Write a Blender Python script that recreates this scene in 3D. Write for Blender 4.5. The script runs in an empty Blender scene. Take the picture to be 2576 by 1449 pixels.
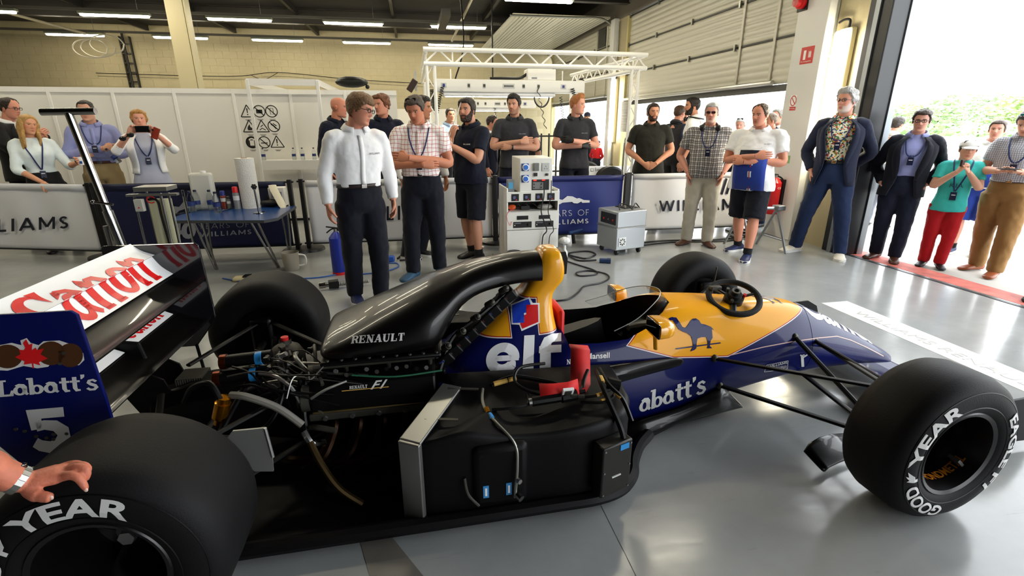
import bpy, bmesh, math, random
from math import sin, cos, pi, radians as RAD
from mathutils import Vector, Matrix, noise
from mathutils.bvhtree import BVHTree
from mathutils.geometry import tessellate_polygon
random.seed(7)
S = bpy.context.scene
COL = S.collection
# ---------------------------------------------------------------- camera, world, exposure
IMG_W, IMG_H, FPX = 2576, 1449, 1244.92
YAW, PITCH, ROLL = 0.19, 0.3195, -0.0011
CAM_LOC = Vector((0.9328, -2.2775, 1.5279))
_f = Vector((sin(YAW)*cos(PITCH), cos(YAW)*cos(PITCH), -sin(PITCH)))
_r0 = Vector((cos(YAW), -sin(YAW), 0)); _u0 = _r0.cross(_f)
CR = _r0*cos(ROLL) + _u0*sin(ROLL); CU = _u0*cos(ROLL) - _r0*sin(ROLL); CF = _f
cd = bpy.data.cameras.new('camera'); cam = bpy.data.objects.new('camera', cd); COL.objects.link(cam)
cd.sensor_width = 36.0; cd.lens = 36.0*FPX/IMG_W; cd.clip_start = 0.05; cd.clip_end = 500
cam.matrix_world = Matrix(((CR.x, CU.x, -CF.x, CAM_LOC.x), (CR.y, CU.y, -CF.y, CAM_LOC.y), (CR.z, CU.z, -CF.z, CAM_LOC.z), (0, 0, 0, 1)))
S.camera = cam
world = bpy.data.worlds.new('bright_overcast_sky'); S.world = world; world.use_nodes = True
bg = world.node_tree.nodes['Background']; bg.inputs[0].default_value = (0.93, 0.97, 1.0, 1); bg.inputs[1].default_value = 3.6
S.view_settings.view_transform = 'Standard'; S.view_settings.look = 'None'
S.view_settings.gamma = 1.0; S.view_settings.use_curve_mapping = False
S.view_settings.exposure = 0.9
LAMP_POWER = 32.0

# ---------------------------------------------------------------- helpers
def lin(h):
    if isinstance(h, str):
        h = h.lstrip('#'); c = [int(h[i:i+2], 16)/255 for i in (0, 2, 4)]
        return tuple((x/12.92 if x <= .04045 else ((x+.055)/1.055)**2.4) for x in c)
    return tuple(h)
MATS = {}
def mat(name, col='808080', rough=.5, metal=0., spec=.5, coat=0., emit=None, es=1., bump=0., bscale=60., var=0., vscale=8., alpha=1., trans=0., ior=1.45, sheen=0., thin=False):
    if name in MATS: return MATS[name]
    m = bpy.data.materials.new(name); m.use_nodes = True; nt = m.node_tree; b = nt.nodes['Principled BSDF']
    I = b.inputs; c = lin(col)
    I['Base Color'].default_value = (*c, 1); I['Roughness'].default_value = rough; I['Metallic'].default_value = metal
    I['Specular IOR Level'].default_value = spec; I['Coat Weight'].default_value = coat; I['Coat Roughness'].default_value = .04
    I['IOR'].default_value = ior; I['Transmission Weight'].default_value = trans; I['Alpha'].default_value = alpha; I['Sheen Weight'].default_value = sheen
    if emit: I['Emission Color'].default_value = (*lin(emit), 1); I['Emission Strength'].default_value = es
    if bump or var:
        tc = nt.nodes.new('ShaderNodeTexCoord')
    if var:
        n = nt.nodes.new('ShaderNodeTexNoise'); n.inputs['Scale'].default_value = vscale; n.inputs['Detail'].default_value = 5
        nt.links.new(tc.outputs['Object'], n.inputs['Vector'])
        mr = nt.nodes.new('ShaderNodeMapRange'); mr.inputs[1].default_value = .3; mr.inputs[2].default_value = .7; mr.inputs[3].default_value = 1-var; mr.inputs[4].default_value = 1+var
        nt.links.new(n.outputs[0], mr.inputs[0])
        mx = nt.nodes.new('ShaderNodeVectorMath'); mx.operation = 'SCALE'; mx.inputs[0].default_value = c
        nt.links.new(mr.outputs[0], mx.inputs['Scale']); nt.links.new(mx.outputs[0], I['Base Color'])
    if bump:
        n2 = nt.nodes.new('ShaderNodeTexNoise'); n2.inputs['Scale'].default_value = bscale; n2.inputs['Detail'].default_value = 4
        nt.links.new(tc.outputs['Object'], n2.inputs['Vector'])
        bp = nt.nodes.new('ShaderNodeBump'); bp.inputs['Strength'].default_value = bump; bp.inputs['Distance'].default_value = .02
        nt.links.new(n2.outputs[0], bp.inputs['Height']); nt.links.new(bp.outputs[0], I['Normal'])
    MATS[name] = m; return m
def nodes_of(m): return m.node_tree.nodes, m.node_tree.links, m.node_tree.nodes['Principled BSDF']

def V(*a): return Vector(a)
def catmull(pts, n):
    P = [Vector(p) for p in pts]
    if len(P) < 3 or n < 2: return P
    out = []
    for i in range(len(P)-1):
        p0 = P[max(i-1, 0)]; p1 = P[i]; p2 = P[i+1]; p3 = P[min(i+2, len(P)-1)]
        for k in range(n):
            t = k/n
            out.append(.5*((2*p1)+(p2-p0)*t+(2*p0-5*p1+4*p2-p3)*t*t+(3*p1-p0-3*p2+p3)*t**3))
    out.append(P[-1]); return out
def lerp_tab(tab, x):
    if x <= tab[0][0]: return list(tab[0][1:])
    for a, b in zip(tab, tab[1:]):
        if x <= b[0]:
            t = (x-a[0])/(b[0]-a[0]); t = t*t*(3-2*t) if False else t
            return [p+(q-p)*t for p, q in zip(a[1:], b[1:])]
    return list(tab[-1][1:])
def smooth_tab(tab, x):
    """cubic (Catmull-Rom) interpolation of a table of rows (x, a, b, ...)"""
    n = len(tab)
    if x <= tab[0][0]: return list(tab[0][1:])
    if x >= tab[-1][0]: return list(tab[-1][1:])
    for i in range(n-1):
        if x <= tab[i+1][0]:
            p0 = tab[max(i-1, 0)]; p1 = tab[i]; p2 = tab[i+1]; p3 = tab[min(i+2, n-1)]
            h = p2[0]-p1[0]; t = (x-p1[0])/h; r = []
            for k in range(1, len(p1)):
                m1 = (p2[k]-p0[k])/max(p2[0]-p0[0], 1e-6)*h; m2 = (p3[k]-p1[k])/max(p3[0]-p1[0], 1e-6)*h
                r.append((2*t**3-3*t*t+1)*p1[k]+(t**3-2*t*t+t)*m1+(-2*t**3+3*t*t)*p2[k]+(t**3-t*t)*m2)
            return r
def frame(d):
    d = Vector(d).normalized(); a = Vector((0, 0, 1)) if abs(d.z) < .9 else Vector((1, 0, 0))
    x = a.cross(d).normalized(); return x, d.cross(x), d

class MB:
    def __init__(s): s.v = []; s.f = []; s.mi = []; s.col = None
    def add(s, vs, fs, mi=0):
        o = len(s.v); s.v += [tuple(v) for v in vs]; s.f += [tuple(i+o for i in f) for f in fs]; s.mi += [mi]*len(fs); return s
    def box(s, c, d, rot=None, mi=0):
        x, y, z = [q/2 for q in d]; c = Vector(c)
        vs = [Vector((a*x, b*y, e*z)) for a in (-1, 1) for b in (-1, 1) for e in (-1, 1)]
        if rot is not None: vs = [rot @ v for v in vs]
        return s.add([v+c for v in vs], [(0, 1, 3, 2), (4, 6, 7, 5), (0, 4, 5, 1), (2, 3, 7, 6), (0, 2, 6, 4), (1, 5, 7, 3)], mi)
    def b2(s, a, b, mi=0):
        return s.box([(p+q)/2 for p, q in zip(a, b)], [abs(q-p) for p, q in zip(a, b)], None, mi)
    def tube(s, pts, r, n=10, cap=True, flat=1., up=None, mi=0):
        P = [Vector(p) for p in pts]; k = len(P)
        R = r if isinstance(r, (list, tuple)) else [r]*k
        F = flat if isinstance(flat, (list, tuple)) else [flat]*k
        vs = []; x = None
        for i in range(k):
            d = (P[min(i+1, k-1)]-P[max(i-1, 0)])
            if d.length < 1e-9: d = Vector((0, 0, 1))
            d.normalize()
            if x is None:
                x = (Vector(up).cross(d) if up is not None else frame(d)[0])
                if x.length < 1e-6: x = frame(d)[0]
                x.normalize()
            else:
                x = (x-d*x.dot(d)); x = x.normalized() if x.length > 1e-6 else frame(d)[0]
            y = d.cross(x)
            for j in range(n):
                a = 2*pi*j/n; vs.append(P[i]+x*(R[i]*cos(a))+y*(R[i]*F[i]*sin(a)))
        fs = [(i*n+j, i*n+(j+1) % n, (i+1)*n+(j+1) % n, (i+1)*n+j) for i in range(k-1) for j in range(n)]
        if cap: fs += [tuple(range(n-1, -1, -1)), tuple(range((k-1)*n, k*n))]
        return s.add(vs, fs, mi)
    def cyl(s, a, b, r, r2=None, n=14, mi=0): return s.tube([a, b], [r, r if r2 is None else r2], n, mi=mi)
    def sphere(s, c, r, n=12, m=8, sc=(1, 1, 1), rot=None, mi=0):
        c = Vector(c); vs = []
        for i in range(m+1):
            t = pi*i/m
            for j in range(n):
                a = 2*pi*j/n; q = Vector((r*sc[0]*sin(t)*cos(a), r*sc[1]*sin(t)*sin(a), r*sc[2]*cos(t)))
                vs.append(c+(rot @ q if rot is not None else q))
        fs = [(i*n+j, i*n+(j+1) % n, (i+1)*n+(j+1) % n, (i+1)*n+j) for i in range(m) for j in range(n)]
        return s.add(vs, fs, mi)
    def loft(s, rings, closed=True, cap=True, mi=0):
        n = len(rings[0]); vs = [p for r in rings for p in r]; k = len(rings); m = n if closed else n-1
        fs = [(i*n+j, i*n+(j+1) % n, (i+1)*n+(j+1) % n, (i+1)*n+j) for i in range(k-1) for j in range(m)]
        if cap and closed: fs += [tuple(range(n-1, -1, -1)), tuple(range((k-1)*n, k*n))]
        return s.add(vs, fs, mi)
    def lathe(s, prof, c, ax, n=32, closed=False, cap=False, mi=0):
        x, y, d = frame(ax); c = Vector(c)
        rings = [[c+d*t+x*(r*cos(2*pi*j/n))+y*(r*sin(2*pi*j/n)) for j in range(n)] for t, r in prof]
        if closed: rings.append(rings[0])
        return s.loft(rings, True, cap, mi)
    def prism(s, poly, axis, a, b, mi=0):
        """2D polygon extruded along axis 'x','y' or 'z' between a and b"""
        ix = 'xyz'.index(axis)
        def P(p, t): l = list(p); l.insert(ix, t); return l
        n = len(poly); vs = [P(p, a) for p in poly]+[P(p, b) for p in poly]
        tri = tessellate_polygon([[Vector((p[0], p[1], 0)) for p in poly]])
        fs = [tuple(t) for t in tri]+[tuple(n+i for i in reversed(t)) for t in tri]+[(i, (i+1) % n, n+(i+1) % n, n+i) for i in range(n)]
        return s.add(vs, fs, mi)
    def merge(s, o, M=None, mi=None):
        vs = [M @ Vector(v) for v in o.v] if M is not None else o.v
        k = len(s.v); s.v += [tuple(v) for v in vs]; s.f += [tuple(i+k for i in f) for f in o.f]; s.mi += (o.mi if mi is None else [mi]*len(o.f)); return s
    def mesh(s, name, mats, smooth=.6, fix=True):
        me = bpy.data.meshes.new(name); me.from_pydata(s.v, [], s.f)
        if fix:
            bm = bmesh.new(); bm.from_mesh(me); bmesh.ops.recalc_face_normals(bm, faces=bm.faces); bm.to_mesh(me); bm.free()
        for m in (mats if isinstance(mats, (list, tuple)) else [mats]): me.materials.append(m)
        if any(s.mi) and len(me.polygons) == len(s.mi): me.polygons.foreach_set('material_index', s.mi)
        if smooth:
            me.polygons.foreach_set('use_smooth', [True]*len(me.polygons)); me.set_sharp_from_angle(angle=smooth)
        return me
    def build(s, name, mats, parent=None, smooth=.6, bevel=0., seg=2, solid=0., remesh=0., smit=0, subd=0, fix=True):
        o = bpy.data.objects.new(name, s.mesh(name, mats, smooth, fix)); COL.objects.link(o)
        if parent is not None: attach(o, parent)
        if remesh:
            q = o.modifiers.new('remesh', 'REMESH'); q.mode = 'VOXEL'; q.voxel_size = remesh; q.use_smooth_shade = True
        if smit:
            q = o.modifiers.new('smooth', 'SMOOTH'); q.iterations = smit; q.factor = .5
        if solid:
            q = o.modifiers.new('solid', 'SOLIDIFY'); q.thickness = solid; q.offset = 0
        if bevel:
            q = o.modifiers.new('bevel', 'BEVEL'); q.width = bevel; q.segments = seg; q.limit_method = 'ANGLE'; q.angle_limit = .7
        if subd:
            q = o.modifiers.new('subd', 'SUBSURF'); q.levels = subd; q.render_levels = subd
        return o
BASE = {}
def attach(o, p):
    o.parent = p
    if p.name in BASE: o.matrix_parent_inverse = BASE[p.name]
def tag(o, label, cat, group=None, kind=None):
    o['label'] = label
    if cat: o['category'] = cat
    if group: o['group'] = group
    if kind: o['kind'] = kind
    return o
def thing(name, label, cat, loc=(0, 0, 0), group=None, rot=None, world_parts=True):
    """An Empty at the thing's base. world_parts: children are built in world coordinates."""
    o = bpy.data.objects.new(name, None); COL.objects.link(o); o.location = loc; o.empty_display_size = .1
    if rot is not None: o.rotation_euler = (0, 0, rot)
    if world_parts: BASE[o.name] = (Matrix.Translation(Vector(loc))@Matrix.Rotation(rot or 0, 4, 'Z')).inverted()
    return tag(o, label, cat, group)
def struct(o, label=None):
    o['kind'] = 'structure'
    if label: o['label'] = label
    return o
def dup(o, loc=None, parent=None, M=None):
    c = o.copy(); COL.objects.link(c)
    if parent is not None: c.parent = parent
    if loc is not None: c.location = loc
    return c
def pix_ray(px, py): return (CF+CR*((px-IMG_W/2)/FPX)-CU*((py-IMG_H/2)/FPX)).normalized()
def at_y(px, py, Y):
    d = pix_ray(px, py); return CAM_LOC+d*((Y-CAM_LOC.y)/d.y)
def at_x(px, py, X):
    d = pix_ray(px, py); return CAM_LOC+d*((X-CAM_LOC.x)/d.x)
def at_z(px, py, Z):
    d = pix_ray(px, py); return CAM_LOC+d*((Z-CAM_LOC.z)/d.z)

# --- flat lettering: 2D triangle meshes in a unit frame, later mapped onto surfaces
_TXT = {}
def text2d(body, bold=0., shear=0., spacing=1.):
    key = (body, bold, shear, spacing)
    if key in _TXT: return _TXT[key]
    c = bpy.data.curves.new('txt', 'FONT'); c.body = body; c.size = 1; c.offset = bold; c.shear = shear; c.space_character = spacing; c.resolution_u = 4; c.fill_mode = 'FRONT'
    o = bpy.data.objects.new('txt', c); COL.objects.link(o)
    dg = bpy.context.evaluated_depsgraph_get(); me = bpy.data.meshes.new_from_object(o.evaluated_get(dg))
    vs = [(v.co.x, v.co.y) for v in me.vertices]; fs = [tuple(p.vertices) for p in me.polygons]
    bpy.data.objects.remove(o); bpy.data.curves.remove(c); bpy.data.meshes.remove(me)
    return _TXT.setdefault(key, norm2d(vs, fs))
def sans(word, w=.16, gap=.16):
    """geometric sans capitals from plain strokes"""
    o = ([], []); x = 0
    for ch in word:
        if ch == 'W': W = 1.15; P = [[(0, 1), (.28, 0)], [(.28, 0), (.575, .95)], [(.575, .95), (.87, 0)], [(.87, 0), (1.15, 1)]]
        elif ch == 'M': W = .95; P = [[(.05, 0), (.05, 1)], [(.05, 1), (.475, .2)], [(.475, .2), (.9, 1)], [(.9, 1), (.9, 0)]]
        elif ch == 'I': W = .16; P = [[(.08, 0), (.08, 1)]]
        elif ch == 'L': W = .5; P = [[(.08, 0), (.08, 1)], [(0, w/2), (.5, w/2)]]
        elif ch == 'A': W = .9; P = [[(.04, 0), (.45, 1)], [(.45, 1), (.86, 0)], [(.2, .3), (.7, .3)]]
        elif ch == 'S': W = .58; P = [arc(.29, .74, .2, .19, 30, 200, 10)+arc(.29, .26, .22, .2, 90, 90, 1)[:1]+arc(.29, .26, .22, .19, 80, -150, 12)]
        elif ch == 'Y': W = .8; P = [[(0, 1), (.4, .45)], [(.8, 1), (.4, .45)], [(.4, .48), (.4, 0)]]
        elif ch == 'E': W = .52; P = [[(.08, 0), (.08, 1)], [(0, 1-w/2), (.5, 1-w/2)], [(0, .5), (.45, .5)], [(0, w/2), (.5, w/2)]]
        elif ch == 'F': W = .5; P = [[(.08, 0), (.08, 1)], [(0, 1-w/2), (.5, 1-w/2)], [(0, .5), (.43, .5)]]
        elif ch == 'R': W = .6; P = [[(.08, 0), (.08, 1)], [(0, 1-w/2), (.3, 1-w/2)]+arc(.3, .74, .22, .26-w/2, 80, -80, 8)+[(0, .48+w/2)], [(.3, .5), (.56, 0)]]
        elif ch == 'O': W = .98; P = [arc(.49, .5, .49-w/2, .5-w/2, 0, 360, 26)]
        elif ch == 'D': W = .75; P = [[(.08, 0), (.08, 1)], [(0, 1-w/2)]+arc(.28, .5, .4, .5-w/2, 90, -90, 14)+[(0, w/2)]]
        elif ch == 'G': W = .95; P = [arc(.49, .5, .49-w/2, .5-w/2, 45, 330, 20)+[(.86, .45)], [(.5, .42), (.94, .42)]]
        elif ch == 'C': W = .85; P = [arc(.49, .5, .49-w/2, .5-w/2, 45, 315, 18)]
        elif ch == 'N': W = .8; P = [[(.07, 0), (.07, 1)], [(.07, .98), (.73, .02)], [(.73, 0), (.73, 1)]]
        else: W = .4; P = []
        for p in P: stroke(o, [(x+a, b) for a, b in p], w)
        x += W+gap
    return norm2d(*o)
def norm2d(vs, fs):
    x0 = min(v[0] for v in vs); x1 = max(v[0] for v in vs); y0 = min(v[1] for v in vs); y1 = max(v[1] for v in vs)
    return [((v[0]-x0)/(x1-x0), (v[1]-y0)/(y1-y0)) for v in vs], fs, (x1-x0)/(y1-y0)
def densify(vs, fs, maxlen):
    bm = bmesh.new(); B = [bm.verts.new((v[0], v[1], 0)) for v in vs]
    for f in fs:
        try: bm.faces.new([B[i] for i in f])
        except ValueError: pass
    bmesh.ops.triangulate(bm, faces=bm.faces)
    for _ in range(5):
        E = [e for e in bm.edges if e.calc_length() > maxlen]
        if not E: break
        bmesh.ops.subdivide_edges(bm, edges=E, cuts=1); bmesh.ops.triangulate(bm, faces=[f for f in bm.faces if len(f.verts) > 3])
    bm.verts.ensure_lookup_table(); bm.verts.index_update()
    r = [(v.co.x, v.co.y) for v in bm.verts], [tuple(v.index for v in f.verts) for f in bm.faces]; bm.free(); return r
def stroke(out, pts, w):
    """ribbon of varying width appended to out=(verts, faces)"""
    W = w if isinstance(w, (list, tuple)) else [w]*len(pts); k = len(pts); o = len(out[0])
    if len(W) != k: W = [W[min(int(i*(len(W)-1)/(k-1)), len(W)-2)]*(1-((i*(len(W)-1)/(k-1))-min(int(i*(len(W)-1)/(k-1)), len(W)-2)))+W[min(int(i*(len(W)-1)/(k-1)), len(W)-2)+1]*((i*(len(W)-1)/(k-1))-min(int(i*(len(W)-1)/(k-1)), len(W)-2)) for i in range(k)]
    for i, p in enumerate(pts):
        a = pts[max(i-1, 0)]; b = pts[min(i+1, k-1)]; dx, dy = b[0]-a[0], b[1]-a[1]; l = math.hypot(dx, dy) or 1
        nx, ny = -dy/l*W[i]/2, dx/l*W[i]/2
        out[0].append((p[0]+nx, p[1]+ny)); out[0].append((p[0]-nx, p[1]-ny))
    for i in range(k-1): out[1].append((o+2*i, o+2*i+1, o+2*i+3, o+2*i+2))
def arc(cx, cy, rx, ry, a0, a1, n=18): return [(cx+rx*cos(RAD(a0+(a1-a0)*i/n)), cy+ry*sin(RAD(a0+(a1-a0)*i/n))) for i in range(n+1)]
def rect(out, x0, y0, x1, y1):
    o = len(out[0]); out[0].extend([(x0, y0), (x1, y0), (x1, y1), (x0, y1)]); out[1].append((o, o+1, o+2, o+3))
def poly2(out, pts):
    o = len(out[0]); out[0].extend(pts)
    for t in tessellate_polygon([[Vector((p[0], p[1], 0)) for p in pts]]): out[1].append(tuple(o+i for i in t))
def quad_map(q):
    """unit square -> pixel quad q = bottom-left, bottom-right, top-right, top-left (projective)"""
    (x0, y0), (x1, y1), (x2, y2), (x3, y3) = q
    dx1, dx2, sx = x1-x2, x3-x2, x0-x1+x2-x3; dy1, dy2, sy = y1-y2, y3-y2, y0-y1+y2-y3
    det = dx1*dy2-dx2*dy1; gg = (sx*dy2-dx2*sy)/det; hh = (dx1*sy-sx*dy1)/det
    a, b, c = x1-x0+gg*x1, x3-x0+hh*x3, x0; d, e, f = y1-y0+gg*y1, y3-y0+hh*y3, y0
    return lambda u, v: ((a*u+b*v+c)/(gg*u+hh*v+1), (d*u+e*v+f)/(gg*u+hh*v+1))
def flat_text(name, t2, origin, ux, uy, w, h, m, parent, off=None, kind=None):
    """lettering on a flat surface: origin + u*w*ux + v*h*uy"""
    vs, fs = t2[0], t2[1]; ux = Vector(ux).normalized(); uy = Vector(uy).normalized(); n = ux.cross(uy); O = Vector(origin)+n*(.003 if off is None else off)
    mb = MB(); mb.add([O+ux*(u*w)+uy*(v*h) for u, v in vs], fs)
    return mb.build(name, m, parent, smooth=0, fix=False)
def bvh_of(*mbs):
    vs = []; fs = []
    for m in mbs:
        o = len(vs); vs += [Vector(v) for v in m.v]; fs += [tuple(i+o for i in f) for f in m.f]
    return BVHTree.FromPolygons(vs, fs)
def decal(name, shape, bvh, m, parent, fmap=None, off=.0025, dense=None, fallback=None):
    """2D shape (verts, faces) given in photo pixels (or unit frame + fmap) dropped onto a real surface"""
    vs, fs = shape[0], shape[1]
    if dense: vs, fs = densify(vs, fs, dense)
    P = []; ok = []
    for u, v in vs:
        px, py = fmap(u, v) if fmap else (u, v)
        d = pix_ray(px, py); h = bvh.ray_cast(CAM_LOC, d)
        if h[0] is None: P.append((0, 0, 0)); ok.append(False); continue
        nn = h[1] if h[1].dot(d) < 0 else -h[1]
        P.append(tuple(h[0]+nn*off)); ok.append(True)
    mb = MB(); mb.add(P, [f for f in fs if all(ok[i] for i in f)])
    return mb.build(name, m, parent, smooth=0, fix=False)
# ================================================================= the room
M_floor = mat('epoxy_floor', 'a9aba9', rough=.2, spec=.5)
def floor_nodes():
    N, L, b = nodes_of(M_floor)
    tc = N.new('ShaderNodeTexCoord')
    n1 = N.new('ShaderNodeTexNoise'); n1.inputs['Scale'].default_value = 1.3; n1.inputs['Detail'].default_value = 8; n1.inputs['Roughness'].default_value = .65
    mp = N.new('ShaderNodeMapping'); mp.inputs['Scale'].default_value = (1.0, 7.0, 1); mp.inputs['Rotation'].default_value = (0, 0, .5)
    n2 = N.new('ShaderNodeTexNoise'); n2.inputs['Scale'].default_value = 3.0; n2.inputs['Detail'].default_value = 6; n2.inputs['Roughness'].default_value = .7
    L.new(tc.outputs['Object'], n1.inputs['Vector']); L.new(tc.outputs['Object'], mp.inputs['Vector']); L.new(mp.outputs[0], n2.inputs['Vector'])
    r1 = N.new('ShaderNodeMapRange'); r1.inputs[1].default_value = .3; r1.inputs[2].default_value = .75; r1.inputs[3].default_value = .27; r1.inputs[4].default_value = .37
    r2 = N.new('ShaderNodeMapRange'); r2.inputs[1].default_value = .62; r2.inputs[2].default_value = .78; r2.inputs[3].default_value = 1.0; r2.inputs[4].default_value = .74
    L.new(n1.outputs[0], r1.inputs[0]); L.new(n2.outputs[0], r2.inputs[0])
    mu = N.new('ShaderNodeMath'); mu.operation = 'MULTIPLY'; L.new(r1.outputs[0], mu.inputs[0]); L.new(r2.outputs[0], mu.inputs[1])
    sc = N.new('ShaderNodeVectorMath'); sc.operation = 'SCALE'; sc.inputs[0].default_value = (.97, 1.0, .99); L.new(mu.outputs[0], sc.inputs['Scale']); L.new(sc.outputs[0], b.inputs['Base Color'])
    r3 = N.new('ShaderNodeMapRange'); r3.inputs[1].default_value = .3; r3.inputs[2].default_value = .75; r3.inputs[3].default_value = .13; r3.inputs[4].default_value = .26
    L.new(n2.outputs[0], r3.inputs[0]); L.new(r3.outputs[0], b.inputs['Roughness'])
    bp = N.new('ShaderNodeBump'); bp.inputs['Strength'].default_value = .06; bp.inputs['Distance'].default_value = .01
    n3 = N.new('ShaderNodeTexNoise'); n3.inputs['Scale'].default_value = 9; L.new(tc.outputs['Object'], n3.inputs['Vector']); L.new(n3.outputs[0], bp.inputs['Height']); L.new(bp.outputs[0], b.inputs['Normal'])
floor_nodes()
M_cream = mat('cream_paint', 'aea382', rough=.6, var=.05, vscale=3, bump=.15, bscale=25)
M_mortar = mat('cream_mortar', 'a39878', rough=.7)
M_dark = mat('dark_roof_deck', '26231f', rough=.7, var=.2, vscale=2)
M_black = mat('black_paint', '0d0d0f', rough=.45)
M_steel_dk = mat('dark_steel', '33312d', rough=.5, metal=.5)
M_galv = mat('galvanised_steel', '8f9088', rough=.35, metal=.9)
M_whitepaint = mat('white_gloss_paint', 'e6e6e2', rough=.25)
M_shutter = mat('white_door_sheet', 'c9c6b6', rough=.35, spec=.5)
M_tube = mat('fluorescent_diffuser', 'ffffff', rough=.4, emit='fff4d8', es=LAMP_POWER)
M_conc = mat('pit_lane_concrete', 'b3b0a8', rough=.85, var=.08, vscale=2.5)
M_red = mat('red_line_paint', 'c9675a', rough=.7, var=.3, vscale=6)
DX = 6.1                       # door plane
XL, YN, YF, ZC = -15.0, -10.5, 17.3, 4.55
mb = MB(); mb.b2((XL, YN, -.1), (DX+.12, YF, 0)); fl = struct(mb.build('floor', M_floor, smooth=0), 'grey glossy epoxy garage floor')
# painted strip with faint lettering across the floor, threshold channel
mb = MB(); mb.b2((4.45, -2.6, 0), (4.72, 1.3, .0015)); mb.build('floor_strip', mat('white_floor_tape', 'e4e4e0', rough=.3), fl, smooth=0)
mb = MB(); mb.b2((DX-.02, -3.2, 0), (DX+.03, 2.75, .004)); mb.build('drain_channel', M_black, fl, smooth=0)
flat_text('floor_lettering', text2d('WILLIAMS RENAULT FW14B'), (4.53, 1.05, .0), (0, -1, 0), (1, 0, 0), 1.9, .085, mat('grey_tape_print', 'b4b4b0', rough=.4), fl)
for (x0, y0, x1, y1) in ((1.62, -9, 1.622, 1.5), (-2.0, -9, -1.998, 5)):
    mb = MB(); mb.b2((x0, y0, 0), (x1, y1, .0008)); mb.build('floor_joint', mat('floor_joint_dark', '6a6863', rough=.6), fl, smooth=0)
# darker repair patch on the near floor
mb = MB(); p = [at_z(a, b, 0) for a, b in ((905, 1360), (985, 1350), (1065, 1449), (930, 1449))]; mb.prism([(q.x, q.y) for q in p], 'z', 0, .0012)
mb.build('floor_patch', mat('floor_patch_grey', '6b6760', rough=.35, var=.1), fl, smooth=0)
mb = MB(); mb.b2((XL, YN, ZC), (DX+.3, YF+.2, ZC+.15)); ce = struct(mb.build('ceiling', M_dark, smooth=0), 'dark underside of the garage roof deck')
# roof purlins and beams
for i, y in enumerate((-7.5, -4.2, -.9, 2.4, 5.7, 9.95, 13.9)):
    mb = MB(); zz = ZC-.36
    mb.b2((XL, y-.09, ZC-.02), (DX, y+.09, ZC)); mb.b2((XL, y-.012, zz), (DX, y+.012, ZC)); mb.b2((XL, y-.09, zz-.02), (DX, y+.09, zz))
    mb.build('roof_beam', M_steel_dk, ce, smooth=0)
for x in (-7.2, -4.6, -2.0, .6, 3.2):
    mb = MB(); mb.b2((x-.04, YN, ZC-.16), (x+.04, YF, ZC-.005)); mb.build('purlin', M_steel_dk, ce, smooth=0)
# far block wall: a mortar sheet with separate blocks in front
mb = MB(); mb.b2((XL, YF, 0), (DX+.3, YF+.2, ZC+.1)); wf = struct(mb.build('wall_far', M_mortar, smooth=0), 'cream painted blockwork wall at the far end')
bw, bh = .45, .225
blk = MB(); blk.b2((0, -.008, 0), (bw-.008, 0, bh-.008)); bme = blk.mesh('block', M_cream, 0)
cells = []
for r in range(3, 20):
    for c in range(3, 48):
        x = XL+c*bw+(bw/2 if r % 2 else 0)
        if x < XL-.01 or x > 5.6: continue
        cells.append((abs(x+1.5)+abs(r-15)*.3, x, r*bh+.02))
cells.sort(); rest = MB()
for k, (_, x, z) in enumerate(cells):
    if k < 296:
        o = bpy.data.objects.new('block', bme); COL.objects.link(o); o.location = (x, YF, z); o.parent = wf
    else: rest.b2((x, YF-.008, z), (x+bw-.008, YF, z+bh-.008))
o = rest.build('block_courses', M_cream, wf, smooth=0); o['kind'] = 'stuff'
mb = MB(); mb.b2((XL-.2, YN, 0), (XL, YF, ZC)); struct(mb.build('wall_left', M_cream, smooth=0), 'cream garage wall on the paddock side')
mb = MB(); mb.b2((XL, YN-.2, 0), (DX, YN, ZC)); struct(mb.build('wall_near', mat('near_wall_dark', '2b2a28', rough=.9), smooth=0), 'unseen garage wall behind the camera, darkened to cut its bounce light')  # unseen wall; its dark colour is invented to hold back light on the car
# pit side wall: header beam and pillars
mb = MB(); mb.b2((DX-.05, YN, 3.95), (DX+.25, YF, ZC)); struct(mb.build('wall_pit', mat('header_panel', '6d675c', rough=.6), smooth=0), 'lintel wall above the pit lane doors')
PIL = [(-3.95, -3.15), (3.05, 4.12), (9.95, 10.75)]
for i, (y0, y1) in enumerate(PIL):
    mb = MB(); mb.b2((DX-.02, y0+.0, 0), (DX+.3, y1, 3.97)); w = struct(mb.build('wall_pillar', M_cream, smooth=0), 'cream pillar between the pit lane doors')
    mb = MB(); mb.b2((DX-.16, y0+.52, 0), (DX-.02, y1-.02, 3.97)); mb.build('column_casing', mat('white_column_paint', 'd9d9d6', rough=.3), w, bevel=.008)
    # cable conduit beside the casing
    mb = MB(); mb.cyl((DX-.06, y0+.48, .0), (DX-.06, y0+.48, 3.9), .013); mb.build('conduit', M_galv, w)
    for z in (.5, 1.4, 2.3, 3.2):
        mb = MB(); mb.b2((DX-.085, y0+.45, z), (DX-.02, y0+.51, z+.03)); mb.build('conduit_clip', M_galv, w, smooth=0)
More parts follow.
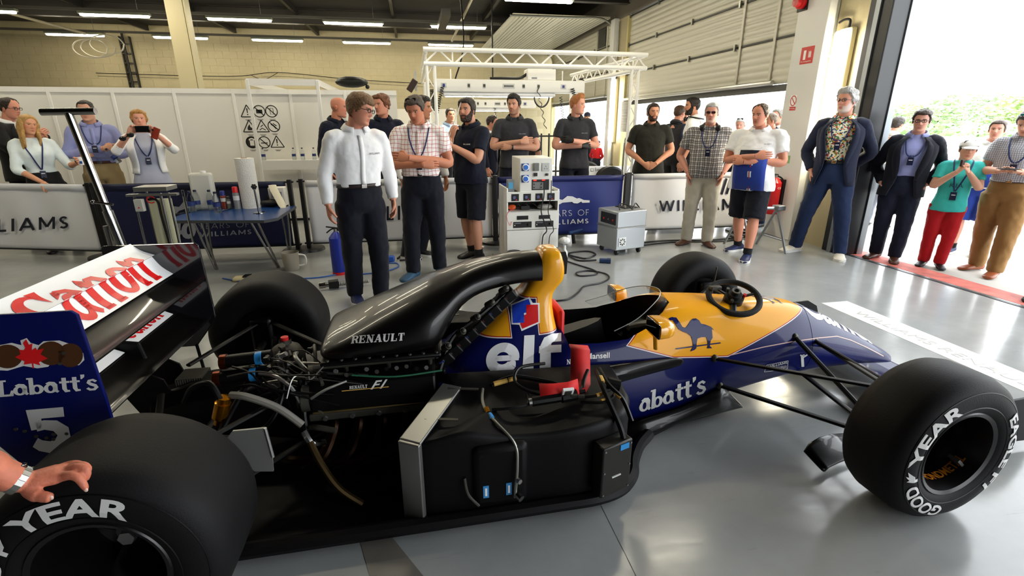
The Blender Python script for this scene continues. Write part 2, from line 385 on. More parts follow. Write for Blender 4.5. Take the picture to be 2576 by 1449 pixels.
# black door jamb of the open door beside the tall man
for y, s in ((2.75, 1), (-3.1, -1)):
    mb = MB(); mb.b2((DX-.1, y, 0), (DX+.12, y+s*.3, 3.97)); w = struct(mb.build('trim_1', mat('jamb_black', '1a1c20', rough=.35), smooth=0, bevel=.01), 'dark steel jamb of the open pit door')
    mb = MB(); mb.b2((DX+.12, y-s*.015, 0), (DX+.2, y+s*.05, 3.97)); mb.build('door_track', mat('jamb_grey', '8d9399', rough=.35, metal=.6), w, smooth=0)
    mb = MB(); mb.b2((DX-.12, y+s*.14, 0), (DX-.1, y+s*.2, 3.97)); mb.build('jamb_rib', mat('jamb_grey', '8d9399'), w, smooth=0)
# sectional doors: door_2 beside the pillar, door_3 beyond it, door_1 rolled up out of view
def rib_panel(y0, y1, z0, h, nrib=6):
    prof = []; n = nrib*6
    for i in range(n+1):
        t = i/n; z = z0+.012+(h-.024)*t; u = (t*nrib) % 1
        prof.append((DX+.02-.010*max(0, sin(u*pi))**.7, z))
    mb = MB(); rings = [[(x, y, z) for x, z in prof]+[(DX+.05, y, z0+h-.012), (DX+.05, y, z0+.012)] for y in (y0, y1)]
    return mb.loft(rings)
def sect_door(idx, y0, y1, zb, label):
    t = thing('door_%d' % idx, label, None, (DX, y0, zb)); t['kind'] = 'structure'
    ph = .62
    for k in range(3):
        rib_panel(y0, y1, zb+.03+k*ph, ph).build('door_panel', M_shutter, t, smooth=.8)
    for k in range(1, 4):
        mb = MB(); mb.b2((DX-.002, y0, zb+.03+k*ph-.012), (DX+.045, y1, zb+.03+k*ph+.012)); mb.build('rubber_seam', M_black, t, smooth=0)
        for j in range(5):
            y = y0+.05+(y1-y0-.1)*j/4
            mb = MB(); mb.b2((DX-.03, y-.02, zb+.03+k*ph-.05), (DX, y+.02, zb+.03+k*ph+.05)); mb.build('hinge', M_galv, t, smooth=0)
    mb = MB(); mb.b2((DX-.01, y0, zb-.06), (DX+.05, y1, zb+.03)); mb.build('bottom_seal', mat('door_seal_grey', '4d4e4c', rough=.5), t, smooth=0)
    mb = MB(); mb.tube([(DX-.05, y0+.4, zb+.06), (DX-.05, y1-.1, zb+.06)], .035, 10); mb.build('edge_rail', mat('aluminium_rail', 'b9b9b4', rough=.3, metal=.7), t)
    # wicket door outline
    w0, w1 = y0+.55, y0+1.35
    mb = MB()
    for y in (w0, w1): mb.b2((DX-.012, y-.025, zb+.05), (DX+.004, y+.025, zb+1.87))
    mb.build('wicket_stile', M_shutter, t, smooth=0)
    mb = MB(); mb.b2((DX-.006, w0, zb+.08), (DX+.004, w1, zb+.092)); mb.build('wicket_gap', M_black, t, smooth=0)
    mb = MB(); mb.b2((DX-.01, w0+.12, zb+1.3), (DX+.0, w1-.12, zb+1.75)); mb.build('wicket_window', mat('dark_glazing', '101316', rough=.1), t, smooth=0)
    mb = MB(); mb.b2((DX-.05, y0-.02, 0), (DX+.02, y0+.05, zb+1.9)); mb.b2((DX-.05, y1-.05, 0), (DX+.02, y1+.02, zb+1.9)); mb.build('guide_track', mat('track_cream', 'c4b880', rough=.5), t, smooth=0)
    return t
sect_door(2, 4.14, 9.93, 2.03, 'white ribbed sectional door half raised above the crowd')
t3 = sect_door(3, 10.77, 16.6, 2.19, 'far white ribbed sectional door half raised beyond the gantry')
# the far door's upper leaf lying level under the roof
for k in range(4):
    x = DX-.15-k*.62
    mb = MB(); mb.b2((x-.61, 10.8, 4.02), (x, 16.5, 4.06))
    for j in range(5): mb.b2((x-.1-j*.1, 10.8, 4.005), (x-.04-j*.1, 16.5, 4.02))
    mb.build('overhead_panel', M_shutter, t3, smooth=0)
for y in (10.75, 16.55):
    mb = MB(); mb.tube(catmull([(DX-.06, y, 3.2), (DX-.08, y, 3.75), (DX-.4, y, 4.0), (DX-1.2, y, 4.0), (DX-2.7, y, 4.0)], 6), .025, 6); mb.build('overhead_track', M_galv, t3)
# wall tube lamps on the pillars
def wall_lamp(y, label):
    t = thing('wall_light', label, 'light', (DX-.12, y, 1.1), 'upright tube lights on the door pillars')
    mb = MB(); mb.b2((DX-.1, y-.1, 1.08), (DX-.02, y+.1, 2.6)); mb.build('housing', mat('lamp_housing_cream', 'd9d2ae', rough=.4), t, bevel=.02)
    mb = MB(); mb.b2((DX-.17, y-.085, 1.11), (DX-.1, y+.085, 2.57)); mb.build('diffuser', M_tube, t, bevel=.03, seg=3)
    mb = MB(); mb.tube(catmull([(DX-.06, y, 2.6), (DX-.06, y, 2.68), (DX-.06, y+.08, 2.7), (DX-.06, y+.16, 2.68)], 5), .014, 8); mb.build('cable_gland', M_black, t)
wall_lamp(3.33, 'tall tube light on the pillar behind the grey-haired man in the blazer')
wall_lamp(10.4, 'distant upright tube light on the pillar beyond the gantry')
# ceiling battens
Lp = MB(); Lp.b2((-.72, -.055, -.05), (.72, .055, 0)); lampme = Lp.mesh('diffuser', M_tube, .6)
Hs = MB(); Hs.b2((-.75, -.07, -.005), (.75, .07, .05)); housme = Hs.mesh('housing', mat('lamp_housing_grey', '6c7060', rough=.5), 0)
Hg = MB(); Hg.cyl((.5, 0, .05), (.5, 0, .55), .006, n=6); hangme = Hg.mesh('hanger', M_galv, 0)
def batten(x, y, z, label):
    t = bpy.data.objects.new('ceiling_light', None); COL.objects.link(t); t.location = (x, y, z); t['label'] = label; t['category'] = 'ceiling light'; t['group'] = 'fluorescent battens hung under the roof'
    for nm, me in (('diffuser', lampme), ('housing', housme), ('hanger', hangme)):
        o = bpy.data.objects.new(nm, me); COL.objects.link(o); o.parent = t
        if nm == 'diffuser':
            q = o.modifiers.new('bevel', 'BEVEL'); q.width = .02; q.segments = 2
rowA = [(-8.55, 'cut off at the left edge'), (-5.8, 'second from the left edge'), (-3.07, 'right of the cream column'), (-.37, 'fourth along'), (2.32, 'nearest the gantry')]
for x, w in rowA: batten(x, 12.4, 4.0, 'lit fluorescent batten in the upper row, '+w)
for x, w in ((-8.4, 'left of the hanging ladder'), (-5.65, 'partly behind the cream column'), (-2.95, 'third along'), (-.3, 'fourth along'), (2.35, 'just above the gantry truss')): batten(x, 15.6, 4.0, 'lit fluorescent batten in the lower far row, '+w)
for y in (9.1, 5.8, 2.5):
    for x in (-7.2, -4.4, -1.7, 1.0, 3.7): batten(x, y, 4.0, 'lit fluorescent batten overhead, out of the frame')
for y in (12.4, 15.6):
    t = MB(); t.b2((XL, y-.02, 4.06), (4.5, y+.02, 4.12)); t.build('lighting_trunking', mat('trunking_grey', '4f4c45', rough=.5), ce, smooth=0)
# cream H column in the middle of the second bay
cx, cy = -3.55, 10.0
mb = MB(); mb.b2((cx-.16, cy-.16, 0), (cx+.16, cy-.135, ZC-.3)); mb.b2((cx-.16, cy+.135, 0), (cx+.16, cy+.16, ZC-.3)); mb.b2((cx-.02, cy-.14, 0), (cx+.02, cy+.14, ZC-.3))
cl = struct(mb.build('wall_column', mat('column_cream', 'b8ae8c', rough=.5), smooth=0), 'cream steel column standing behind the white hoarding')
mb = MB(); mb.b2((cx+.17, cy-.15, 0), (cx+.2, cy+.1, ZC-.4)); mb.build('column_side', mat('column_cream', 'b8ae8c'), cl, smooth=0)
# cable ladder on the far wall, slack cables, conduit, diagonal brace
t = thing('cable_ladder', 'steel cable ladder hanging on the far block wall', 'ladder', (-7.9, YF-.1, 2.0))
for dx in (0, .28):
    mb = MB(); mb.b2((-8.05+dx, YF-.12, 1.9), (-8.02+dx, YF-.004, 4.2)); mb.build('rail', M_steel_dk, t, smooth=0)
for k in range(8):
    mb = MB(); mb.b2((-8.03, YF-.11, 2.0+k*.28), (-7.74, YF-.08, 2.04+k*.28)); mb.build('rung', M_steel_dk, t, smooth=0)
mb = MB(); mb.tube([(-7.92, YF-.13, 1.9), (-7.92, YF-.13, 4.3)], .035, 8); mb.build('cable_bundle', M_black, t)
def cable(name, label, pts, r, m, cat='cable', sub=6, n=6, group=None):
    mb = MB(); mb.tube(catmull(pts, sub), r, n); return tag(mb.build(name, m, None), label, cat, group)
cable('slack_cable', 'thin black cable sagging along the far wall past the column', [(-8.9, YF-.15, 3.1), (-5, YF-.15, 3.06), (-3.4, YF-.2, 3.2), (-1, YF-.15, 3.02), (2, YF-.15, 2.9)], .012, M_black)
cable('slack_cable', 'slack looped wire below the main cable on the far wall', [(-4.3, YF-.15, 3.12), (-3.9, YF-.15, 2.98), (-3.4, YF-.2, 3.2)], .01, M_black)
random.seed(3)
for k, (x, z) in enumerate(((-8.05, 3.62), (-7.6, 3.7), (-7.85, 3.56))):
    pts = [(x+.45*cos(a*.8), YF-1.8, z+.25*sin(a*.8)+.04*k) for a in range(9)]
    cable('cable_coil', ['upper', 'middle', 'lowest'][k]+' loop of white cable coiled under the roof beside the ladder', pts, .018, mat('white_cable', 'b9b4a4', rough=.5))
cable('roof_brace', 'pale diagonal pipe running from the roof to a far lamp', [(2.6, 11.5, 4.5), (2.3, 14.5, 3.95)], .035, mat('pale_pipe', 'a59c84', rough=.5), 'pipe', 1, 8)
cable('roof_brace', 'pale pipe slanting down from the roof at the far left', [(-11.5+2.6, 12, 4.2), (-8.0, 15.3, 3.98)], .035, mat('pale_pipe', 'a59c84'), 'pipe', 1, 8)
cable('drop_pipe', 'black cable drop from the roof behind the gantry', [(3.0, 11, 4.5), (3.0, 11, 2.4)], .02, M_black, 'cable', 1, 6)
cable('drop_pipe', 'black supply cable hanging from the roof to the gantry light box', [(1.9, 8.2, 4.5), (1.95, 7.6, 3.0), (1.75, 7.3, 2.3)], .015, M_black)
mb = MB(); mb.b2((1.75, 10.3, 3.85), (1.95, 12.2, 4.0)); mb.build('cable_tray', M_steel_dk, ce, smooth=0)
# ---------------------------------------------------------------- outside
mb = MB(); mb.b2((DX+.12, -40, -.12), (60, 60, -.005)); g = struct(mb.build('ground_pit_lane', M_conc, smooth=0), 'bright concrete pit lane outside the open door')
mb = MB(); mb.b2((DX+.06, -6, -.004), (DX+.34, 3.0, .002)); mb.build('red_line', M_red, g, smooth=0)
mb = MB(); mb.b2((60, -60, -.3), (200, 140, -.05)); struct(mb.build('ground_grass', mat('pale_grass', '8fa86a', rough=.9, var=.1, vscale=.3), smooth=0), 'grass beyond the circuit')
t = thing('pit_wall', 'low pale pit wall across the lane', 'wall', (16.5, 10, 0))
for k in range(16):
    mb = MB(); mb.b2((16.3, -12+k*3, 0), (16.7, -9.03+k*3, .55)); mb.build('wall_section', mat('pit_wall_white', 'd8d8d4', rough=.7), t, smooth=0)
mb = MB(); mb.b2((16.28, -12, .42), (16.29, 36, .52)); mb.build('blue_band', mat('pit_wall_blue', '2b4d9c', rough=.5), t, smooth=0)
t = thing('catch_fence', 'grey wire catch fence along the circuit in front of the trees', 'fence', (46, 30, 0))
for k in range(26):
    mb = MB(); mb.cyl((46, -20+k*4, 0), (46, -20+k*4, 2.6), .04, n=6); mb.build('post', M_galv, t)
for z in (.5, 1.0, 1.5, 2.0, 2.5):
    mb = MB(); mb.cyl((46, -20, z), (46, 84, z), .02, n=5); mb.build('wire', M_galv, t)
def tree(x, y, h, w, seed, label, m):
    rnd = random.Random(seed); t = thing('tree', label, 'tree', (x, y, 0), 'trees beyond the circuit')
    mb = MB(); mb.tube([(x, y, -.1), (x, y, h*.5)], [.25, .12], 7); mb.build('trunk', mat('bark', '5a4a38', rough=.9), t)
    mb = MB(); vs = []; fs = []
    blobs = [(rnd.gauss(0, w*.28), rnd.gauss(0, w*.28), h*rnd.uniform(.35, .9), w*rnd.uniform(.22, .38)) for _ in range(9)]
    for k in range(2200):
        bx, by, bz, br = rnd.choice(blobs); d = Vector((rnd.gauss(0, 1), rnd.gauss(0, 1), rnd.gauss(0, 1))).normalized()
        p = Vector((x+bx, y+by, bz))+d*br*rnd.uniform(.75, 1.05); q = Vector((rnd.gauss(0, 1), rnd.gauss(0, 1), rnd.gauss(0, 1))).normalized(); a, b, _ = frame(q); s = rnd.uniform(.2, .42)
        o = len(vs); vs += [p-a*s, p-b*s*.6, p+a*s, p+b*s*.6]; fs.append((o, o+1, o+2, o+3))
    mb.add(vs, fs); o = mb.build('foliage', m, t, smooth=0, fix=False); o['kind'] = 'stuff'
LG = [mat('leaf_a', 'c0cf9c', rough=.7, var=.2, vscale=.6), mat('leaf_b', 'adc498', rough=.7, var=.2, vscale=.6), mat('leaf_c', 'b9cca8', rough=.7, var=.2, vscale=.6)]  # leaf colours bleached: overexposure and haze are put into them
ORD = ['first', 'second', 'third', 'fourth', 'fifth', 'sixth', 'seventh', 'eighth', 'ninth']
for i in range(9):
    tree(88, -14+i*12, 4.7+(i*37 % 11)*.07, 7.0, i, 'pale green tree in the front row beyond the circuit, '+ORD[i]+' from the right', LG[i % 3])
    tree(104, -8+i*12, 5.6+(i*23 % 7)*.1, 7.0, i+20, 'taller pale tree in the back row beyond the circuit, '+ORD[i]+' from the right', LG[(i+1) % 3])
mb = MB(); 
for k in range(1400):
    x = 70+random.random()*2; y = -15+random.random()*110; z = random.random()*1.5; q = Vector((random.gauss(0, 1), random.gauss(0, 1), random.gauss(0, 1))).normalized(); a, b, _ = frame(q); p = Vector((x, y, z)); s = .35
    mb.add([p-a*s, p-b*s, p+a*s, p+b*s], [(0, 1, 2, 3)])
tag(mb.build('hedge', LG[1], None, smooth=0, fix=False), 'low green hedge behind the catch fence', 'hedge', None, 'stuff')
# ================================================================= the racing car (X forward from the rear axle, Y away from the camera)
M_carbon = mat('gloss_carbon', '080706', rough=.3, spec=.3, coat=.25, var=.35, vscale=220)
M_matte = mat('matt_carbon', '050506', rough=.5, spec=.22, bump=.05, bscale=300)
M_under = mat('engine_black', '040404', rough=.42, spec=.3)
M_blue = mat('team_blue', '0a1250', rough=.3, spec=.12, coat=.22)
M_yellow = mat('team_yellow', 'f2a81a', rough=.25, coat=1.)
M_white = mat('decal_white', 'f2f2f2', rough=.35)
M_offw = mat('decal_offwhite', 'd8d8d6', rough=.4)
M_reddec = mat('decal_red', 'd8181c', rough=.3)
M_rubber = mat('tyre_rubber', '0f0f10', rough=.62, spec=.22, bump=.08, bscale=180, var=.12, vscale=12)
M_rubber2 = mat('tyre_sidewall', '131213', rough=.55, spec=.35)
M_alu = mat('brushed_alu', '9b9b98', rough=.38, metal=.9)
M_chrome = mat('chrome', '9a9a9a', rough=.12, metal=1.)
M_steel = mat('exhaust_steel', '22140a', rough=.35, metal=.9, var=.4, vscale=14)
M_gold = mat('gold_anodised', 'c88418', rough=.25, metal=.95)
M_redstrap = mat('red_webbing', 'cf1515', rough=.6)
M_magnes = mat('cast_magnesium', '4a4842', rough=.5, metal=.6, bump=.1, bscale=90)
CAR = thing('racing_car', 'blue and yellow open-wheel racing car with bare black engine bay', 'racing car', (1.4, 0, 0))
WB, TF, TR = 2.921, 1.803, 1.676
def canon_word():
    o = ([], [])
    # C
    stroke(o, arc(.40, .5, .30, .42, 55, 300, 22), [.05, .12, .2, .24, .2, .12, .06]); poly2(o, [(.5, .98), (.72, .96), (.64, .56)])
    x = .78   # a
    def A(x):
        stroke(o, arc(x+.24, .3, .18, .26, 20, 380, 20), [.12, .1, .16, .2, .16, .1, .12]); stroke(o, [(x+.06, .66), (x+.2, .74), (x+.36, .68), (x+.42, .5), (x+.44, .2), (x+.56, .02)], [.06, .14, .14, .18, .18, .12]); poly2(o, [(x-.02, .56), (x+.12, .8), (x+.26, .7)])
    def N(x):
        stroke(o, [(x+.12, .72), (x+.12, .0)], .2); poly2(o, [(x-.04, .55), (x+.1, .84), (x+.22, .72)]); stroke(o, [(x+.2, .56), (x+.32, .7), (x+.46, .68), (x+.52, .5), (x+.54, .0)], [.08, .14, .18, .2, .2]); rect(o, x+.02, -.02, x+.26, .05); rect(o, x+.42, -.02, x+.68, .05)
    A(x); N(1.44); stroke(o, arc(2.5, .36, .22, .3, 0, 360, 26), [.22, .12, .22, .12, .22]); N(2.86)
    return norm2d(*o)
def slab(word, w=.22, thin=.09):
    """slab-serif capitals from strokes"""
    o = ([], []); x = 0
    def ser(cx, y, ww=.34): rect(o, cx-ww/2, y-.05, cx+ww/2, y+.05)
    for ch in word:
        W = .8
        if ch in 'RE':
            stroke(o, [(x+.2, 0), (x+.2, 1)], w); ser(x+.2, .05); ser(x+.16, .95)
            if ch == 'R': stroke(o, [(x+.2, .94), (x+.45, .94), (x+.62, .86), (x+.64, .74), (x+.6, .6), (x+.45, .52), (x+.2, .5)], [.1, .12, .18, .2, .18, .12, .1]); stroke(o, [(x+.42, .5), (x+.58, .36), (x+.62, .1), (x+.76, .06)], [.14, .2, .2, .1])
            else: rect(o, x+.2, .9, x+.68, 1); rect(o, x+.2, .46, x+.52, .55); rect(o, x+.2, 0, x+.68, .1); rect(o, x+.6, .7, x+.68, 1); rect(o, x+.6, 0, x+.68, .3); rect(o, x+.46, .36, x+.53, .66)
            W = .8
        elif ch == 'N': stroke(o, [(x+.16, 0), (x+.16, 1)], .1); stroke(o, [(x+.14, 1), (x+.66, .0)], w); stroke(o, [(x+.66, 0), (x+.66, 1)], .1); ser(x+.16, .05); ser(x+.66, .95); ser(x+.12, .95, .24); W = .86
        elif ch == 'A': stroke(o, [(x+.12, 0), (x+.4, 1)], .1); stroke(o, [(x+.4, 1), (x+.66, 0)], w); rect(o, x+.2, .28, x+.58, .37); ser(x+.12, .05, .28); ser(x+.66, .05); W = .84
        elif ch == 'U': stroke(o, [(x+.2, 1), (x+.2, .32), (x+.28, .08), (x+.44, .03), (x+.6, .1), (x+.66, .32), (x+.66, 1)], [w, w, .18, .12, .1, .1, .1]); ser(x+.2, .95); ser(x+.66, .95, .28); W = .86
        elif ch == 'L': stroke(o, [(x+.2, 0), (x+.2, 1)], w); ser(x+.2, .95); rect(o, x+.06, 0, x+.68, .1); rect(o, x+.6, 0, x+.68, .34); W = .74
        elif ch == 'T': stroke(o, [(x+.38, 0), (x+.38, 1)], w); ser(x+.38, .05); rect(o, x+.06, .9, x+.7, 1); rect(o, x+.06, .66, x+.13, 1); rect(o, x+.63, .66, x+.7, 1); W = .78
        x += W
    return norm2d(*o)
def labatt(skipL=False):
    o = ([], []); x = 0; w = .17
    def bowl(cx): stroke(o, arc(cx, .3, .17, .24, 0, 360, 22), [w, .1, w, .1, w])
    if not skipL:
        stroke(o, [(.2, .06), (.2, .98)], .2); rect(o, .04, .9, .4, 1); rect(o, .04, 0, .62, .12); stroke(o, [(.56, .02), (.6, .34)], [.16, .08])
    x = .66 if not skipL else 0
    for ch in "abatt's":
        if ch == 'a': bowl(x+.22); stroke(o, [(x+.08, .58), (x+.2, .66), (x+.34, .62), (x+.4, .5), (x+.4, .14), (x+.5, .04)], [.12, .13, .15, w, w, .12]); x += .54
        elif ch == 'b': stroke(o, [(x+.1, 0), (x+.1, 1.02)], w); rect(o, x-.06, .94, x+.16, 1.04); bowl(x+.3); x += .58
        elif ch == 't': stroke(o, [(x+.2, .9), (x+.2, .2), (x+.26, .05), (x+.4, .06)], [w, w, w, .1]); rect(o, x+.02, .56, x+.4, .68); x += .4
        elif ch == "'": stroke(o, [(x+.12, 1.02), (x+.12, .88), (x+.06, .74)], [.16, .15, .05]); x += .2
        elif ch == 's': stroke(o, [(x+.42, .52), (x+.3, .64), (x+.16, .6), (x+.12, .48), (x+.22, .37), (x+.36, .28), (x+.42, .16), (x+.32, .03), (x+.16, .03), (x+.06, .14)], [.13, .13, .14, .15, .17, .17, .15, .14, .13, .13]); x += .5
    return norm2d(*o)
def elf_word():
    o = ([], []); stroke(o, arc(.48, .42, .33, .33, -4, 322, 34), .29); stroke(o, arc(.48, .42, .33, .33, 322, 345, 5), [.29, .1]); rect(o, .3, .335, .94, .5)
    rect(o, 1.06, 0, 1.36, 1.08)
    stroke(o, [(1.68, 0), (1.68, .72), (1.74, .88), (1.88, .95), (2.12, .95)], [.3, .3, .29, .27, .26]); rect(o, 1.5, .5, 2.12, .72)
    return norm2d(*o)

# ---- monocoque and nose
MONO = [(.98, .07, .44, .24, .29, .28, .22), (1.3, .06, .50, .25, .305, .28, .235), (1.6, .06, .562, .25, .31, .28, .235), (1.85, .06, .575, .24, .30, .29, .225), (2.0, .065, .60, .235, .292, .30, .205), (2.16, .08, .648, .22, .275, .32, .17), (2.35, .11, .645, .20, .255, .345, .155), (2.6, .15, .625, .175, .225, .37, .135), (2.93, .185, .588, .14, .185, .39, .105), (3.17, .185, .495, .11, .15, .34, .08), (3.3, .18, .428, .095, .13, .30, .07), (3.45, .17, .35, .075, .105, .255, .058), (3.61, .15, .258, .05, .075, .205, .042), (3.70, .14, .205, .03, .05, .172, .028), (3.735, .145, .18, .012, .02, .162, .012)]
def mono_ring(x, sub=4):
    zb, zt, wb, wm, zm, wt = smooth_tab(MONO, x)
    zs = zt-.035*min(1, (zt-zb)/.35)
    half = [(0, zb), (wb*.6, zb), (wb, zb+.02*min(1, wb/.1)), (wm*.985, zb+(zm-zb)*.55), (wm, zm), (wm*.6+wt*.4, zm+(zs-zm)*.55), (wt, zs), (wt*.55, zt-.005), (0, zt)]
    pts = [Vector((x, -y, z)) for y, z in half]+[Vector((x, y, z)) for y, z in reversed(half[1:-1])]
    n = len(pts); out = []
    for i in range(n):
        p0, p1, p2, p3 = pts[i-1], pts[i], pts[(i+1) % n], pts[(i+2) % n]
        for k in range(sub):
            t = k/sub; out.append(.5*((2*p1)+(p2-p0)*t+(2*p0-5*p1+4*p2-p3)*t*t+(3*p1-p0-3*p2+p3)*t**3))
    return out
def stations(a, b, st): 
    n = max(1, round((b-a)/st)); return [a+(b-a)*i/n for i in range(n+1)]
mono = MB(); mono.loft([mono_ring(x) for x in stations(.98, 3.0, .05)])
nose = MB(); nose.loft([mono_ring(x) for x in stations(3.004, 3.735, .035)])
def livery(m, polys):
    """yellow convex panels in side view (X,Z) with a white and red outline over blue paint"""
    N, L, b = nodes_of(m); tc = N.new('ShaderNodeTexCoord'); sp = N.new('ShaderNodeSeparateXYZ'); L.new(tc.outputs['Object'], sp.inputs[0])
    def math2(op, a, c):
        q = N.new('ShaderNodeMath'); q.operation = op
        for i, v in enumerate((a, c)):
            if isinstance(v, (int, float)): q.inputs[i].default_value = v
            else: L.new(v, q.inputs[i])
        return q.outputs[0]
    sd = None
    for poly in polys:
        cur = None; n = len(poly); cx = sum(p[0] for p in poly)/n; cz = sum(p[1] for p in poly)/n
        for i in range(n):
            (x0, z0), (x1, z1) = poly[i], poly[(i+1) % n]; nx, nz = -(z1-z0), x1-x0; l = math.hypot(nx, nz); nx /= l; nz /= l
            if nx*(cx-x0)+nz*(cz-z0) < 0: nx, nz = -nx, -nz
            d = math2('ADD', math2('ADD', math2('MULTIPLY', sp.outputs[0], nx), math2('MULTIPLY', sp.outputs[2], nz)), -(nx*x0+nz*z0))
            cur = d if cur is None else math2('MINIMUM', cur, d)
        sd = cur if sd is None else math2('MAXIMUM', sd, cur)
    cr = N.new('ShaderNodeValToRGB'); cr.color_ramp.interpolation = 'CONSTANT'
    mr = N.new('ShaderNodeMapRange'); mr.inputs[1].default_value = -.02; mr.inputs[2].default_value = .02; L.new(sd, mr.inputs[0]); L.new(mr.outputs[0], cr.inputs[0])
    e = cr.color_ramp.elements; e[0].position = 0; e[0].color = (*lin('0a1250'), 1); e[1].position = .5; e[1].color = (*lin('f2a81a'), 1)
    q = e.new(.30); q.color = (*lin('e8e4e0'), 1); q = e.new(.40); q.color = (*lin('b3201c'), 1)
    L.new(cr.outputs[0], b.inputs['Base Color'])
M_mono = mat('nose_livery', '16267c', rough=.3, spec=.12, coat=.22)
livery(M_mono, [[(2.20, .76), (1.90, .515), (2.14, .435), (2.45, .405), (2.98, .565), (3.0, .76)]])
# cockpit opening cut through the tub
cut = MB(); op = [(1.60, -.225), (1.74, -.232), (1.9, -.225), (2.02, -.19), (2.12, -.13), (2.19, -.06), (2.20, 0)]; op = op+[(x, -y) for x, y in reversed(op[:-1])]
cut.prism(op, 'z', .16, 1.2)
mo = mono.build('monocoque', [M_mono, M_under], CAR, smooth=.7)
co = cut.build('cutter', [M_under], None, smooth=0); co.data.materials.clear(); co.data.materials.append(M_mono); co.data.materials.append(M_under); co.data.polygons.foreach_set('material_index', [1]*len(co.data.polygons))
bo = mo.modifiers.new('cockpit', 'BOOLEAN'); bo.operation = 'DIFFERENCE'; bo.object = co; bo.solver = 'EXACT'
dg = bpy.context.evaluated_depsgraph_get(); me2 = bpy.data.meshes.new_from_object(mo.evaluated_get(dg)); mo.modifiers.clear(); mo.data = me2; bpy.data.objects.remove(co)
me2.polygons.foreach_set('use_smooth', [True]*len(me2.polygons)); me2.set_sharp_from_angle(angle=.7)
nc = nose.build('nose_cone', M_blue, CAR, smooth=.8)
BV_mono = bvh_of(mono, nose)
# seat, headrest, steering column, windscreen
mb = MB(); mb.tube(catmull([(1.66, 0, .52), (1.7, 0, .38), (1.78, 0, .22), (1.95, 0, .18)], 4), .19, 12, flat=.25, up=(0, 1, 0)); mb.build('seat', M_under, CAR)
mb = MB(); mb.b2((1.585, -.1, .5), (1.62, .1, .66)); mb.build('headrest', M_redstrap, CAR, bevel=.02)
mb = MB(); mb.tube([(2.16, 0, .52), (2.0, 0, .5)], .02, 8); mb.build('steering_column', M_alu, CAR)
M_glass = mat('clear_screen', 'dfe6e8', rough=.03, trans=1., ior=1.05, alpha=.35)
ws = MB(); lo = []; hi = []
for (x, y) in [(1.88, -.232), (2.0, -.205), (2.1, -.155), (2.17, -.09), (2.205, 0), (2.17, .09), (2.1, .155), (2.0, .205), (1.88, .232)]:
    zt = smooth_tab(MONO, x)[1]; k = max(0, (x-1.88)/.33); lo.append(Vector((x, y, zt-.03+.02*k))); hi.append(Vector((x-.05, y*.93, zt+.005+.05*k)))
ws.loft([catmull(lo, 4), catmull(hi, 4)], closed=False, cap=False); wso = ws.build('windscreen', M_glass, CAR, solid=.003)
mb = MB(); mb.tube(catmull(hi, 4), .0022, 6); mb.build('screen_edge', mat('screen_edge_grey', '8d9396', rough=.2), wso)
# ---- engine cover with roll hoop intake
COVER = [(.40, 1.0, 1.63, .27), (.465, 1.03, 1.605, .25), (.53, 1.12, 1.59, .205), (.60, 1.215, 1.575, .16), (.68, 1.32, 1.562, .122), (.745, 1.405, 1.565, .10), (.78, 1.43, 1.588, .098), (.815, 1.452, 1.616, .10), (.88, 1.475, 1.617, .105), (.925, 1.488, 1.606, .10), (.95, 1.5, 1.595, .082), (.963, 1.515, 1.58, .05), (.967, 1.53, 1.56, .015)]
def cover_ring(z, n=40):
    x0, x1, hw = smooth_tab(COVER, z); r = []
    ln = x1-x0; cxm = (x0+x1)/2
    for i in range(n):
        a = 2*pi*i/n; c, s = cos(a), sin(a)
        ex = .35 if c > 0 else .8
        x = cxm+ln/2*math.copysign(abs(c)**ex, c); 
        wtap = 1 if c > -.2 else .97
        y = hw*wtap*math.copysign(abs(s)**.6, s); r.append(Vector((x, y, z)))
    return r
cov = MB(); zs_ = [.40, .43, .465, .5, .53, .565, .6, .64, .68, .715, .745, .765, .78, .8, .815, .85, .88, .905, .925, .94, .95, .958, .963, .967]
cov.loft([cover_ring(z) for z in zs_])
M_cov = mat('cover_livery', '16267c', rough=.3, spec=.3, coat=.6)
livery(M_cov, [[(1.0, .575), (1.33, .578), (1.33, .74), (1.0, .75)], [(1.30, .742), (1.7, .742), (1.7, 1.1), (1.3, 1.1)], [(1.475, .583), (1.7, .585), (1.7, .9), (1.475, .9)]])
mcov = cov.build('engine_cover', M_cov, CAR, smooth=.8)
mb = MB(); mb.prism([(-.075, .84), (.075, .84), (.085, .92), (.05, .945), (-.05, .945), (-.085, .92)], 'x', 1.6, 1.625); mb.build('air_intake', M_black, mcov, smooth=0)
BV_cov = bvh_of(cov, mono)
# ---- black induction plenum with the snorkel
PLEN = [(.478, .585, .60, .17), (.487, .578, .618, .215), (.505, .572, .632, .245), (.58, .57, .665, .272), (.7, .568, .722, .28), (.8, .566, .765, .28), (.92, .565, .815, .272), (.985, .572, .842, .255), (1.02, .615, .853, .235), (1.06, .68, .866, .21), (1.10, .73, .88, .185), (1.18, .775, .905, .15), (1.3, .80, .927, .122), (1.42, .81, .94, .108), (1.52, .81, .944, .1)]
pl = MB(); rings = []
for x in stations(.478, .51, .008)+stations(.53, 1.5, .03):
    zb, zt, hw = smooth_tab(PLEN, x); r = []
    for i in range(36):
        a = 2*pi*i/36; c, s = cos(a), sin(a); y = hw*math.copysign(abs(c)**.75, c)
        h = (zt-zb); zz = zb+h*.28
        z = zz+(zt-zz)*abs(s)**.85 if s > 0 else zz-(zz-zb)*abs(s)**.35
        r.append(Vector((x, y, z)))
    rings.append(r)
pl.loft(rings); plo = pl.build('airbox', M_carbon, CAR, smooth=.9)
mb = MB(); mb.b2((.49, -.275, .548), (1.0, .275, .57)); mb.build('airbox_flange', M_under, plo, bevel=.008)
mb = MB()
